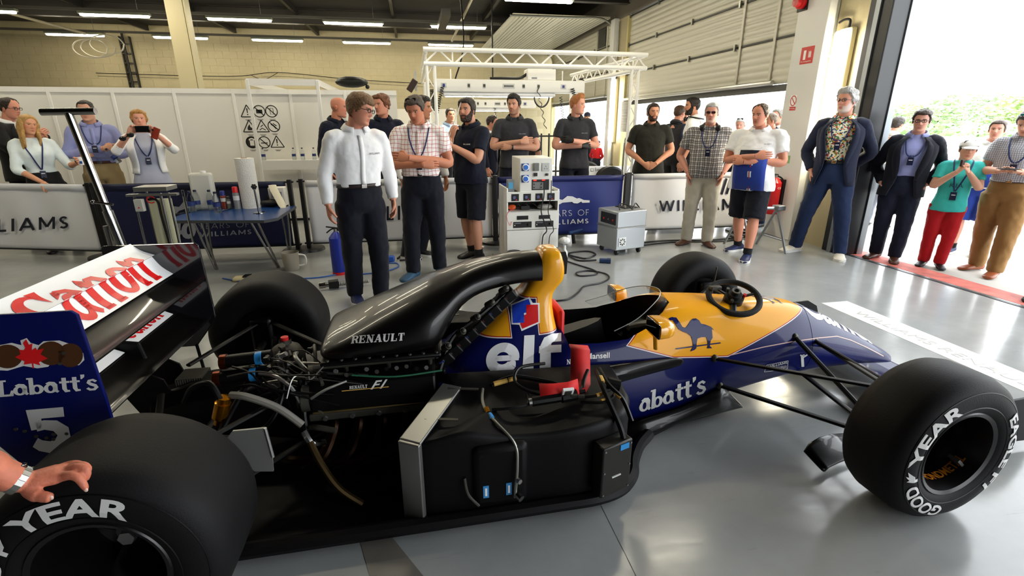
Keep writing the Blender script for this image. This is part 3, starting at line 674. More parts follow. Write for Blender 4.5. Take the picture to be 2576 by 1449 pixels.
for x in stations(.52, .98, .06): mb.cyl((x, -.262, .545), (x, -.262, .576), .008, n=6)
o = mb.build('flange_screws', M_magnes, plo, smooth=0); o['kind'] = 'stuff'
BV_pl = bvh_of(pl)
# ---- electronics strip in the gap between airbox and cover
E0, E1 = Vector((1.03, -.2, .47)), Vector((1.40, -.07, .76))
dv = (E1-E0)
for k in range(9):
    p = E0+dv*(.06+k*.105); mb = MB(); R_ = Matrix.Rotation(-math.atan2(dv.z, dv.x), 3, 'Y')
    mb.box(p+Vector((-.035, 0, .02)), (.085, .09, .05), R_); b_ = mb.build('engine_module', [M_under, M_matte][k % 2], CAR, bevel=.006)
    mb = MB(); mb.box(p+Vector((-.05, -.047, .02)), (.022, .004, .012), R_); mb.build('module_tag', [mat('tag_blue', '14286a', rough=.4), M_magnes, mat('tag_red', '4a1014', rough=.4)][k % 3], b_, smooth=0)
for k in range(5):
    p = E0+dv*(.15+k*.19)+Vector((-.07, -.03, .05)); mb = MB(); mb.cyl(p, p+Vector((.02, -.03, .025)), .016, n=10); mb.sphere(p+Vector((.02, -.03, .025)), .014); mb.build('connector', M_magnes, CAR)
mb = MB(); mb.tube(catmull([tuple(E0+Vector((-.04, -.05, 0))), tuple(E0+dv*.3+Vector((-.08, -.03, .05))), tuple(E0+dv*.6+Vector((-.06, -.04, .05))), tuple(E1+Vector((-.05, -.03, .03)))], 6), .009, 6); mb.build('wiring_loom', M_under, CAR)
# ---- engine: block, cam cover, injectors, exhausts
mb = MB(); mb.prism([(-.2, .08), (.2, .08), (.24, .3), (.22, .46), (-.22, .46), (-.24, .3)], 'x', .44, 1.02); mb.build('engine_block', M_under, CAR, smooth=0, bevel=.01)
for s in (-1, 1):
    cc = MB(); cc.prism([(s*.17, .42), (s*.33, .36), (s*.335, .42), (s*.30, .475), (s*.2, .53)], 'x', .44, .97); c_ = cc.build('cam_cover', M_under, CAR, smooth=0, bevel=.012)
    if s < 0: BV_cam = bvh_of(cc)
    mb = MB(); mb.b2((.435, s*.30, .335), (.975, s*.345, .368)); mb.build('cam_flange', M_magnes, c_, smooth=0, bevel=.005)
    mb = MB(); mb.b2((.45, s*.322, .366), (.965, s*.338, .374)); mb.build('cam_gasket', mat('warm_alu', 'a08a5a', rough=.3, metal=.9), c_, smooth=0)
    for k in range(5):
        mb = MB(); mb.cyl((.5+k*.11, s*.335, .35), (.5+k*.11, s*.352, .346), .011, n=8); mb.build('cam_bolt', M_alu, c_)
    mb = MB(); mb.tube([(.46, s*.262, .548), (.97, s*.262, .552)], .012, 8); mb.build('fuel_rail', M_magnes, CAR)
    for k in range(6):
        mb = MB(); mb.cyl((.5+k*.09, s*.255, .55), (.5+k*.09, s*.235, .50), .011, .008, n=8); mb.build('injector', [M_under, M_magnes][k % 2], CAR)
    for k in range(5):
        x = .52+k*.1; mb = MB()
        mb.tube(catmull([(x, s*.26, .34), (x+.01, s*.36, .30), (x-.03, s*.42, .22), (x-.1-.02*k, s*.42, .17), (.40, s*(.36+.012*k), .15+.012*k), (.30, s*.3, .14)], 6), .024, 10); mb.build('exhaust_pipe', M_steel, CAR)
mb = MB(); mb.lathe([(0, .0), (0, .055), (.03, .058), (.035, .04), (.05, .038)], (.44, -.29, .42), (-1, 0, 0), 20); mb.build('cam_end_cap', M_magnes, CAR)
mb = MB(); mb.lathe([(0, .0), (0, .045), (.03, .048), (.035, .03), (.04, .0)], (.46, -.22, .485), (-1, 0, 0), 20); mb.build('cam_end_cap', M_magnes, CAR)
mb = MB(); mb.tube(catmull([(.46, -.48, .33), (.5, -.52, .25), (.56, -.55, .15), (.64, -.55, .06)], 6), .014, 8); mb.build('floor_strut', mat('dull_gold', '35280f', rough=.5, metal=.8), CAR)
# gearbox and rear end
mb = MB(); rr = []
for x, hw, z0, z1 in ((.46, .2, .1, .46), (.3, .15, .11, .46), (.1, .12, .13, .44), (-.12, .11, .16, .42), (-.3, .08, .2, .36)):
    rr.append([(x, -hw, z0+.03), (x, -hw, z1-.06), (x, -hw*.55, z1), (x, hw*.55, z1), (x, hw, z1-.06), (x, hw, z0+.03), (x, hw*.6, z0), (x, -hw*.6, z0)])
mb.loft(rr); mb.build('gearbox', M_under, CAR, smooth=.3, bevel=.01)
mb = MB(); mb.lathe([(0, .0), (0, .075), (.05, .08), (.09, .06), (.11, .028), (.13, .026)], (.3, -.03, .46), (0, 0, 1), 18); mb.build('oil_tank', M_magnes, CAR)
mb = MB(); mb.cyl((.3, -.03, .585), (.3, -.03, .602), .017, n=12); mb.build('filler_cap', M_redstrap, CAR)
for k, (x, y, z) in enumerate(((.19, -.19, .575), (.17, -.23, .52))):
    mb = MB(); mb.tube([(x-.09, y, z), (x+.09, y+.01, z+.005)], .028, 14); q = mb.build('damper_canister', M_under, CAR)
    mb = MB(); mb.tube([(x+.03, y, z+.003), (x+.055, y, z+.004)], .0288, 14); mb.build('blue_band', mat('tag_cyan', '2a86c8', rough=.4), q)
    mb = MB(); mb.tube([(x-.11, y, z), (x-.085, y, z)], .032, 12); mb.build('end_cap', mat('copper_anodised', '6a3016', rough=.3, metal=.9), q)
mb = MB(); mb.lathe([(0, 0), (0, .018), (.03, .018), (.032, .03), (.1, .03), (.102, .024), (.125, .024), (.125, 0)], (.09, -.35, .375), (.35, 0, 1), 18); mb.build('gold_filter', M_gold, CAR)
random.seed(11)
hoses = [([(.12, -.36, .49), (.08, -.33, .55), (.0, -.3, .52), (-.05, -.28, .45)], .011, M_under), ([(.15, -.33, .49), (.22, -.36, .49), (.33, -.38, .44), (.42, -.4, .36)], .015, mat('grey_hose', '77746c', rough=.5)), ([(.4, -.16, .56), (.42, -.24, .5), (.41, -.3, .4), (.42, -.36, .28)], .012, M_under), ([(.36, -.1, .55), (.38, -.2, .57), (.44, -.26, .52)], .01, M_alu), ([(.44, -.36, .32), (.48, -.4, .34), (.55, -.42, .33)], .012, M_magnes), ([(.46, -.37, .46), (.52, -.36, .49), (.6, -.33, .505)], .006, M_alu), ([(.3, -.2, .55), (.34, -.3, .48), (.3, -.36, .38), (.2, -.36, .3)], .009, M_under), ([(.5, -.42, .28), (.46, -.45, .3), (.43, -.43, .35)], .016, M_chrome), ([(1.0, -.3, .5), (.8, -.32, .5), (.62, -.31, .52)], .004, mat('green_wire', '1d5a40', rough=.5))]
for p, r, m in hoses:
    mb = MB(); mb.tube(catmull(p, 6), r, 8); mb.build('hose', m, CAR)
for k in range(14):
    p = Vector((random.uniform(.26, .44), random.uniform(-.27, -.12), random.uniform(.44, .60))); mb = MB(); d = Vector((random.gauss(0, 1), random.gauss(0, 1), random.gauss(0, 1))).normalized()
    mb.cyl(p, p+d*.03, .011, n=8); mb.cyl(p+d*.03, p+d*.042, .016, n=6); mb.build('fitting', [M_alu, M_magnes, M_under, M_chrome][k % 4], CAR)
random.seed(21)
for k in range(30):
    a_ = Vector((random.uniform(.12, .46), random.uniform(-.3, -.1), random.uniform(.42, .6))); b_ = Vector((random.uniform(.3, .7), random.uniform(-.36, -.24), random.uniform(.36, .56))); m_ = (a_+b_)/2+Vector((random.gauss(0, .03), -abs(random.gauss(0, .03)), random.gauss(.03, .04)))
    mb = MB(); mb.tube(catmull([a_, a_.lerp(m_, .5)+Vector((0, 0, .02)), m_, b_], 5), random.choice((.003, .0045, .006, .008)), 6); mb.build('engine_line', [M_under, M_magnes, M_under, M_alu, M_matte][k % 5], CAR)
for k in range(12):
    p = Vector((.47+k*.042, -.285+random.uniform(-.01, .01), .515+random.uniform(-.01, .015))); mb = MB(); mb.cyl(p, p+V(0, -.02, .012), .009, n=8); mb.build('sensor', [M_magnes, M_under, M_alu][k % 3], CAR)
# rear suspension, drive shafts, brake duct
def arm(name, a, b, r=.013, flat=.6, m=None, n=8): 
    mb = MB(); mb.tube([a, b], r, n, flat=flat); return mb.build(name, m or M_matte, CAR)
for s in (-1, 1):
    arm('rear_wishbone', (.42, s*.2, .44), (.03, s*.66, .43), .014); arm('rear_wishbone', (-.2, s*.14, .42), (.0, s*.66, .43), .014)
    arm('rear_wishbone', (.46, s*.2, .2), (.04, s*.66, .2), .016); arm('rear_wishbone', (-.2, s*.12, .2), (-.02, s*.66, .2), .016)
    arm('drive_shaft', (.02, s*.14, .3), (0, s*.7, .315), .02, 1.); arm('push_rod', (.2, s*.16, .52), (.04, s*.62, .24), .012, 1.)
    mb = MB(); mb.b2((.0-.06, s*.6, .18), (.06, s*.66, .46)); mb.build('rear_upright', M_under, CAR, bevel=.02)
p = [at_y(a, b, -.6) for a, b in ((565, 1110), (585, 1085), (668, 1077), (685, 1150), (688, 1186), (640, 1186))]
mb = MB(); mb.prism([(q.x, q.z) for q in p], 'y', -.6, -.592); mb.build('heat_shield', mat('grey_plate', '8b8b88', rough=.4, metal=.6), CAR, smooth=0)
mb = MB(); q = at_y(667, 1077, -.6); q2 = at_y(687, 1150, -.6); mb.tube([q, q2], .006, 6); mb.build('shield_edge', M_alu, CAR)
# finned cooler and mounting plate ahead of the rear wing
mb = MB(); mb.prism([(-.42, .46), (-.3, .5), (-.22, .45), (-.2, .38), (.2, .36), (.22, .2), (-.3, .2)], 'y', -.06, -.05); mb.build('wing_mount_plate', M_matte, CAR, smooth=0)
mb = MB(); mb.prism([(-.42, .46), (-.3, .5), (-.22, .45), (-.2, .38), (.2, .36), (.22, .2), (-.3, .2)], 'y', .1, .11); mb.build('wing_mount_plate', M_matte, CAR, smooth=0)
mb = MB(); mb.b2((-.19, -.03, .36), (-.08, .08, .43)); fo = mb.build('oil_cooler', M_magnes, CAR, smooth=0)
for k in range(11):
    mb = MB(); mb.b2((-.188+k*.0098, -.034, .362), (-.184+k*.0098, -.029, .428)); mb.build('fin', M_alu, fo, smooth=0)
# ---- floor, sidepods, radiators
fp = [(-.45, -.2), (-.4, -.45), (.15, -.45), (.17, -.715), (.9, -.71), (1.4, -.705), (1.6, -.70), (1.72, -.665), (1.79, -.60), (1.83, -.52), (1.87, -.46), (1.92, -.40), (2.0, -.33), (2.2, -.24), (2.6, -.165), (2.5, -.1)]
mb = MB(); mb.prism(fp+[(x, -y) for x, y in reversed(fp)], 'z', .03, .05); fo_ = mb.build('undertray', M_matte, CAR, smooth=0, bevel=.006)
lip = MB(); lip.tube(catmull([(x, y, .06) for x, y in fp[3:13]], 4), .03, 8, flat=1.0); lip.build('undertray_lip', M_matte, fo_)
def pod(s):
    base = [(1.03, -.40), (.87, -.66), (.9, -.685), (1.1, -.692), (1.3, -.685), (1.5, -.692), (1.64, -.67), (1.74, -.61), (1.79, -.52), (1.80, -.29), (1.0, -.29)]
    pts = catmull([(x, y, 0) for x, y in base[2:9]], 4); base = base[:2]+[(p.x, p.y) for p in pts]+base[9:]
    def zt(x, y): return .405+.05*max(0, min(1, (-.45-y)/-.2))*0+(.03*math.exp(-((x-1.03)/.1)**2))-.02*math.exp(-((x-1.35)/.18)**2)+.05*max(0, min(1, (y+.62)/.3))
    mb = MB(); n = len(base)
    cxm, cym = 1.35, -.42
    def ins(p, k): return (p[0]+(cxm-p[0])*k, p[1]+(cym-p[1])*k)
    rings = [[(x, s*-y*-1, .05) for x, y in base], [(x, s*-y*-1, zt(x, y)-.035) for x, y in base]]
    for k, dz in ((.012, -.014), (.035, -.003), (.07, 0), (.5, .004)): rings.append([(ins(p, k)[0], s*-ins(p, k)[1]*-1, zt(*p)+dz) for p in base])
    rings = [[(x, y*-s*-1 if False else y, z) for x, y, z in r] for r in rings]
    mb.loft(rings); return mb
pn = pod(1); pno = pn.build('sidepod', M_matte, CAR, smooth=.8)
BV_pod = bvh_of(pn)
pf = MB(); pf.merge(pn, Matrix.Scale(-1, 4, (0, 1, 0))); pf.build('sidepod', M_matte, CAR, smooth=.8)
# coolant tank bulge on the pod flank, control box, radiator frames
mb = MB(); mb.b2((1.08, -.715, .1), (1.30, -.66, .375)); tk = mb.build('header_tank', M_matte, CAR, bevel=.03, seg=3)
for x in (1.13, 1.22):
    mb = MB(); mb.b2((x-.011, -.718, .15), (x+.011, -.715, .205)); q = mb.build('sight_label', mat('label_blue', '3f8fd0', rough=.4), tk, smooth=0)
    mb = MB(); mb.b2((x-.004, -.7195, .16), (x+.004, -.718, .195)); mb.build('sight_glass', M_white, q, smooth=0)
mb = MB(); mb.b2((1.57, -.735, .10), (1.72, -.67, .335)); eb = mb.build('control_box', mat('box_black', '17150f', rough=.45), CAR, bevel=.006)
eb.matrix_parent_inverse = eb.matrix_parent_inverse @ Matrix.Translation((1.645, -.7, 0)) @ Matrix.Rotation(.33, 4, 'Z') @ Matrix.Translation((-1.645, .7, 0))
mb = MB(); mb.b2((1.655, -.7375, .30), (1.70, -.735, .325)); mb.build('box_label', mat('tag_cyan', '2a86c8'), eb, smooth=0)
for x in (1.58, 1.71):
    for z in (.115, .22, .32):
        mb = MB(); mb.cyl((x, -.735, z), (x, -.739, z), .004, n=6); mb.build('box_screw', M_alu, eb)
mb = MB(); mb.b2((1.62, -.74, .185), (1.665, -.7352, .19)); mb.build('box_print', M_offw, eb, smooth=0)
for s in (-1, 1):
    a0, a1 = Vector((1.035, s*.39, 0)), Vector((.855, s*.675, 0)); d = (a1-a0).normalized(); nrm = Vector((d.y, -d.x, 0))*.045*(-s)
    def bar(p, q, z0, z1, nm, m, w=1.):
        mb = MB(); nn = nrm*w; vs = [p-nn+V(0, 0, z0[0]), p+nn+V(0, 0, z0[0]), q+nn+V(0, 0, z1[0]), q-nn+V(0, 0, z1[0]), p-nn+V(0, 0, z0[1]), p+nn+V(0, 0, z0[1]), q+nn+V(0, 0, z1[1]), q-nn+V(0, 0, z1[1])]
        mb.add(vs, [(0, 1, 2, 3), (4, 7, 6, 5), (0, 4, 5, 1), (1, 5, 6, 2), (2, 6, 7, 3), (3, 7, 4, 0)]); return mb.build(nm, m, CAR, smooth=0, bevel=.004)
    bar(a0, a1, (.462, .475), (.405, .418), 'radiator_top', M_alu)
    bar(a1-d*.012, a1+d*.012, (.05, .415), (.05, .412), 'radiator_end', M_alu)
    bar(a0, a1, (.05, .462), (.05, .405), 'radiator_core', mat('radiator_core', '1a1a1a', rough=.6), .8)
    for k in (.12, .68):
        p = a0+(a1-a0)*k; mb = MB(); z = .477-.06*k; mb.box(p+V(.065, 0, z), (.13, .014, .004), Matrix.Rotation(-.25*(-s), 3, 'Z')); mb.build('radiator_strap', M_magnes, CAR, smooth=0)
# lines, wiring and connectors on the pod top
W_ = [([(1.16, -.44, .47), (1.15, -.5, .45), (1.16, -.56, .43), (1.19, -.63, .42), (1.245, -.70, .37), (1.25, -.73, .29), (1.24, -.735, .15)], .006, mat('braided_line', '8a8a80', rough=.4, metal=.7)), ([(1.2, -.42, .47), (1.3, -.4, .49), (1.42, -.42, .47), (1.5, -.46, .46)], .01, M_under), ([(1.05, -.70, .24), (1.06, -.72, .18), (1.1, -.72, .12)], .006, M_magnes), ([(1.18, -.56, .44), (1.26, -.57, .445), (1.33, -.55, .44), (1.34, -.5, .46)], .007, M_under), ([(1.45, -.36, .52), (1.33, -.38, .52), (1.3, -.46, .49), (1.4, -.52, .46), (1.55, -.52, .46), (1.6, -.45, .47)], .007, M_under), ([(1.55, -.55, .45), (1.62, -.56, .455), (1.7, -.53, .46)], .007, M_under), ([(1.55, -.57, .44), (1.64, -.6, .445), (1.7, -.56, .45)], .007, M_under), ([(1.66, -.45, .51), (1.65, -.52, .50), (1.66, -.6, .45), (1.68, -.68, .38), (1.69, -.7, .335)], .011, M_under), ([(1.67, -.45, .52), (1.68, -.54, .49), (1.72, -.6, .45), (1.74, -.66, .38)], .009, M_under), ([(1.63, -.42, .5), (1.6, -.46, .48), (1.58, -.5, .46)], .008, M_under)]
for p, r, m in W_:
    mb = MB(); mb.tube(catmull(p, 7), r, 7); mb.build('cable_run', m, CAR)
M_yel_tag = mat('yellow_sleeve', 'c9a04a', rough=.5)
for a, b, r, m in (((1.21, -.42, .475), (1.27, -.41, .482), .011, M_yel_tag), ((1.275, -.409, .483), (1.31, -.406, .487), .011, M_yel_tag), ((1.62, -.56, .455), (1.645, -.556, .457), .009, M_yel_tag), ((1.63, -.592, .446), (1.65, -.588, .447), .009, M_yel_tag), ((1.655, -.5, .505), (1.655, -.53, .495), .013, M_yel_tag), ((1.7, -.57, .468), (1.715, -.595, .452), .01, M_yel_tag), ((1.16, -.54, .438), (1.165, -.565, .43), .01, M_gold), ((1.168, -.575, .43), (1.175, -.6, .426), .01, mat('tag_cyan', '2a86c8')), ((1.35, -.545, .448), (1.47, -.54, .452), .021, M_under), ((1.335, -.546, .447), (1.35, -.545, .448), .016, M_alu), ((1.475, -.54, .452), (1.54, -.535, .455), .026, M_matte), ((1.69, -.5, .475), (1.74, -.52, .465), .026, M_matte), ((1.25, -.735, .16), (1.262, -.755, .155), .014, M_chrome), ((1.25, -.735, .23), (1.258, -.75, .23), .01, M_alu)):
    mb = MB(); mb.cyl(a, b, r, n=10); mb.build('inline_connector', m, CAR)
for k in range(8):
    p = Vector((1.5+random.uniform(0, .06), -.53+random.uniform(-.05, .04), .462)); mb = MB(); mb.cyl(p, p+V(.025, random.uniform(-.01, .01), .004), .008, n=8); mb.build('pin_connector', [M_magnes, M_under][k % 2], CAR)
# black shoulder fairing between tub and pod, barge board
mb = MB(); rr = []
for x, y0, y1, z0, z1 in ((1.02, -.28, -.34, .42, .46), (1.3, -.30, -.37, .415, .455), (1.55, -.30, -.40, .41, .46), (1.75, -.285, -.37, .405, .462), (1.88, -.28, -.33, .41, .458), (2.0, -.272, -.30, .42, .452), (2.1, -.262, -.28, .428, .446), (2.2, -.255, -.262, .434, .437)):
    rr.append([(x, y0, z1), (x, (y0+y1)/2, z1-.008), (x, y1, z1-.04), (x, y1+.01, z0-.05), (x, y0, z0-.06)])
mb.loft(rr); mb.build('shoulder_fairing', M_carbon, CAR, smooth=.9, subd=1)
mb = MB(); rr = []
for x, yt, zt, yb in ((1.87, -.30, .10, -.46), (2.0, -.288, .125, -.33), (2.2, -.262, .145, -.24), (2.34, -.25, .19, -.205), (2.42, -.24, .225, -.198), (2.45, -.235, .222, -.195), (2.62, -.168, .062, -.16)):
    rr.append([(x, yt+(yb-yt)*(1-cos(t*pi/2))-.02*sin(t*pi), zt+(.05-zt)*sin(t*pi/2)**.8) for t in [i/6 for i in range(7)]])
mb.loft(rr, closed=False, cap=False); mb.build('barge_board', M_carbon, CAR, smooth=.9, solid=.008)
# ---- red harness strap hanging out of the cockpit
def strap(path, w, name, nrmup=(0, 0, 1)):
    P = [Vector(p) for p in path]; L_ = []; R_ = []
    for i, p in enumerate(P):
        d = (P[min(i+1, len(P)-1)]-P[max(i-1, 0)]).normalized(); s_ = w[i]; L_.append(p-s_*.5); R_.append(p+s_*.5)
    mb = MB(); mb.loft([L_, R_], closed=False, cap=False); return mb.build(name, M_redstrap, CAR, solid=.004)
X_ = V(.085, 0, .0)
p = [at_y(1455, 868, -.28), at_y(1460, 880, -.325), at_y(1460, 915, -.375), at_y(1460, 945, -.42), at_y(1460, 965, -.47), at_y(1448, 985, -.52)]
s1 = strap(p, [V(.085, -.02, -.006)]*6, 'harness_strap')
q = [at_y(1455, 972, -.525), at_y(1430, 980, -.535), at_y(1395, 984, -.535), at_y(1358, 984, -.535)]
s2 = strap(q, [V(.0, -.03, -.055)]*4, 'harness_strap')
cc = at_y(1428, 987, -.555); mb = MB(); mb.box(cc, (.045, .012, .05), Matrix.Rotation(.5, 3, 'X')); q_ = mb.build('buckle', M_white, s2, smooth=0); mb = MB(); mb.box(cc+V(0, -.006, .003), (.026, .012, .028), Matrix.Rotation(.5, 3, 'X')); mb.build('buckle_slot', M_magnes, s2, smooth=0)
# ---- mirrors
def mirror(px, py, Y, s, base):
    c = at_y(px, py, Y); mb = MB(); rr = []
    for x, k in ((-.035, 1.), (-.02, 1.), (.01, .96), (.035, .8), (.05, .5), (.056, .2)):
        rr.append([(c.x+x, c.y+.075*k*math.copysign(abs(cos(a))**.6, cos(a)), c.z+.042*k*math.copysign(abs(sin(a))**.6, sin(a))) for a in [2*pi*i/20 for i in range(20)]])
    mb.loft(rr); o = mb.build('mirror_shell', M_yellow, CAR, smooth=.9)
    mb = MB(); mb.b2((c.x-.039, c.y-.066, c.z-.034), (c.x-.034, c.y+.066, c.z+.034)); mb.build('mirror_glass', mat('mirror_glass', '8a8f94', rough=.02, metal=1.), o, bevel=.01)
    mb = MB(); mb.tube([(c.x, c.y-s*.05, c.z-.03), base], .011, 8, flat=.5); mb.build('mirror_stalk', M_yellow, o)
mirror(1553, 735, .42, 1, (2.0, .275, .50)); mirror(1662, 822, -.385, -1, (2.02, -.28, .50))
# ---- antenna, pitot
mb = MB(); mb.tube([(2.55, .12, .60), (2.56, .12, .77)], .004, 6); mb.build('aerial', M_black, CAR)
# ---- decals on the tub and nose
decal('cover_lettering', elf_word(), BV_cov, M_white, CAR, quad_map([(1219, 944), (1412, 934), (1412, 838), (1228, 850)]), dense=.06)
def px(o, *pts): poly2(o, list(pts)); return o
decal('logo_outline', px(([], []), (1285, 766), (1332, 747), (1340, 762), (1357, 762), (1358, 812), (1312, 833), (1306, 817), (1287, 816)), BV_cov, M_white, CAR, dense=9, off=.002)
decal('logo_blue', px(([], []), (1289, 769), (1330, 752), (1335, 766), (1324, 768), (1324, 786), (1318, 788), (1318, 812), (1290, 813)), BV_cov, mat('logo_bright_blue', '2446c4', rough=.3), CAR, dense=9, off=.0035)
decal('logo_red', px(([], []), (1324, 767), (1353, 766), (1354, 810), (1314, 827), (1308, 813), (1319, 812), (1319, 793), (1324, 791)), BV_cov, M_reddec, CAR, dense=9, off=.0035)
camel = [(1681, 802), (1690, 798), (1701, 799), (1710, 812), (1716, 822), (1724, 825), (1730, 818), (1736, 808), (1742, 802), (1750, 801), (1758, 806), (1763, 814), (1772, 816), (1780, 819), (1788, 822), (1796, 831), (1790, 828), (1791, 836), (1792, 850), (1787, 858), (1785, 870), (1791, 876), (1778, 876), (1781, 868), (1779, 856), (1776, 848), (1764, 848), (1754, 852), (1752, 862), (1751, 876), (1747, 880), (1736, 884), (1743, 872), (1742, 858), (1738, 846), (1728, 838), (1716, 834), (1706, 828), (1699, 816), (1692, 806), (1684, 806)]
decal('camel_figure', px(([], []), *camel), BV_mono, M_blue, CAR, dense=8)
decal('camel_ground_line', px(([], []), (1699, 876), (1812, 861), (1812, 864), (1699, 879)), BV_mono, M_blue, CAR, dense=8)
decal('script_lettering', labatt(True), BV_mono, M_offw, CAR, quad_map([(1606, 1040), (1776, 987), (1776, 938), (1610, 990)]), dense=.06)
decal('driver_name', slab('N', .2), BV_mono, M_white, CAR, quad_map([(1425, 917), (1436, 916), (1436, 903), (1425, 904)]), dense=.3)
decal('driver_name', text2d('Mansell', bold=.02), BV_mono, M_white, CAR, quad_map([(1474, 904), (1533, 900), (1533, 886), (1474, 889)]), dense=.2)
decal('team_badge', sans('WILLIAMS', .2), BV_mono, M_offw, CAR, quad_map([(1930, 926), (1980, 914), (1980, 908), (1932, 919)]), dense=.3)
decal('team_badge', text2d('ACTIVE SUSPENSION', shear=.2), BV_mono, M_offw, CAR, quad_map([(1944, 932), (1978, 925), (1978, 918), (1944, 924)]), dense=.3)
bd = ([], []); 
for a, b in (((1928, 918), (1982, 907)), ((1982, 907), (1980, 927)), ((1980, 927), (1922, 935)), ((1922, 935), (1928, 918))): stroke(bd, [a, b], 1.2)
decal('badge_frame', bd, BV_mono, M_offw, CAR, dense=12)
yo = ([], []); stroke(yo, [(2017, 893), (2019, 922)], 7); stroke(yo, [(2013, 892), (2018, 900), (2030, 892)], 3.5); stroke(yo, arc(2021, 895, 3, 3, 0, 360, 10), 2)
decal('figure_badge', yo, BV_mono, M_offw, CAR, dense=12)
def top_decal(name, shape, m, fmap, off=.002, dense=.05):
    vs, fs = densify(shape[0], shape[1], dense); P = []
    for u, v in vs:
        x, y = fmap(u, v); h = BV_mono.ray_cast(Vector((x, y, 2)), Vector((0, 0, -1))); P.append(h[0]+V(0, 0, off) if h[0] else V(x, y, .2))
    mb = MB(); mb.add(P, fs); mb.build(name, m, CAR, smooth=0, fix=False)
top_decal('nose_lettering', text2d('Camel', bold=.03, shear=.15), M_white, lambda u, v: (3.0+.56*u, (-.10+.17*v)*(1-.5*u)), dense=.08)
top_decal('nose_camel', (lambda o: o)(px(([], []), *[((x-1681)/115, (884-y)/86) for x, y in camel])), M_blue, lambda u, v: (2.72+.16*u, -.07+.13*v), dense=.1)
st_ = ([], []); stroke(st_, [(1838, 893), (1920, 873), (2000, 858), (2060, 850), (2105, 846), (2140, 856), (2180, 874), (2222, 896)], 2.2)
decal('pinstripe', st_, BV_mono, mat('pinstripe_pink', 'd9b0a6', rough=.4), CAR, dense=14, off=.0018)
decal('airbox_lettering', slab('RENAULT'), BV_pl, M_offw, CAR, quad_map([(882, 866), (1016, 857), (1018, 836), (886, 845)]), dense=.06)
decal('cam_lettering', slab('RENAULT'), BV_cam, M_offw, CAR, quad_map([(879, 980), (924, 976), (924, 967), (879, 971)]), dense=.2)
decal('cam_lettering', text2d('F1', bold=.02, shear=.35), BV_cam, M_offw, CAR, quad_map([(932, 980), (970, 976), (975, 955), (936, 959)]), dense=.2)
decal('cam_rule', px(([], []), (860, 983), (978, 972), (978, 974), (860, 985)), BV_cam, M_yel_tag, CAR, dense=20)
# ---- front suspension
for s in (-1, 1):
    UO, LO = (2.92, s*.72, .43), (2.93, s*.74, .19)
    arm('front_wishbone', (2.37, s*.245, .40), UO, .014); arm('front_wishbone', (3.08, s*.15, .37), UO, .014)
    arm('front_wishbone', (2.42, s*.24, .24), LO, .016); arm('front_wishbone', (3.0, s*.14, .2), LO, .016)
    arm('push_rod', (2.88, s*.175, .445), (2.93, s*.70, .22), .014, .8); arm('track_rod', (3.03, s*.155, .40), (3.0, s*.72, .40), .011, 1.)
    for p in ((2.37, s*.24, .40), (2.42, s*.24, .24), (2.88, s*.17, .445), (3.03, s*.15, .40)):
        mb = MB(); mb.sphere(p, .02, 10, 6); mb.build('rod_end', M_magnes, CAR)
    mb = MB(); mb.b2((2.86, s*.70, .15), (2.99, s*.78, .47)); mb.build('front_upright', M_under, CAR, bevel=.02)
# ---- front wing
for s in (-1, 1):
    ep = [(3.40, .05), (3.86, .04), (3.87, .12), (3.82, .24), (3.74, .285), (3.62, .28), (3.5, .2), (3.42, .12)]
    mb = MB(); mb.prism(ep, 'y', s*.70-.006, s*.70+.006); mb.build('front_endplate', M_matte, CAR, smooth=0)
foil = [(3.86, .085), (3.82, .098), (3.72, .095), (3.6, .105), (3.52, .125), (3.6, .09), (3.74, .072), (3.83, .072)]
mb = MB(); mb.prism(foil, 'y', -.70, .70); mb.build('front_wing', M_blue, CAR, smooth=0)
mb = MB(); mb.prism([(3.5, .13), (3.38, .19), (3.37, .185), (3.49, .115)], 'y', -.69, -.12); mb.prism([(3.5, .13), (3.38, .19), (3.37, .185), (3.49, .115)], 'y', .12, .69); o = mb.build('front_flap', M_matte, CAR, smooth=0); o['kind'] = 'stuff'
p0 = at_z(2045, 1172, .03); mb = MB(); rr = []
for k, (a, b) in enumerate(((2022, 1135), (2035, 1115), (2060, 1100), (2090, 1092), (2125, 1090))):
    c = at_y(a, b, p0.y+.03+.02*k); z0 = .03; r_ = []
    for i in range(9):
        t = i/8; r_.append((c.x+.055*t, c.y-.075*sin(t*pi/2), c.z*(1-t)**1.2+z0*(1-(1-t)**1.2)))
    rr.append(r_)
mb.loft(rr, closed=False, cap=False); mb.build('deflector_vane', M_carbon, CAR, solid=.008)
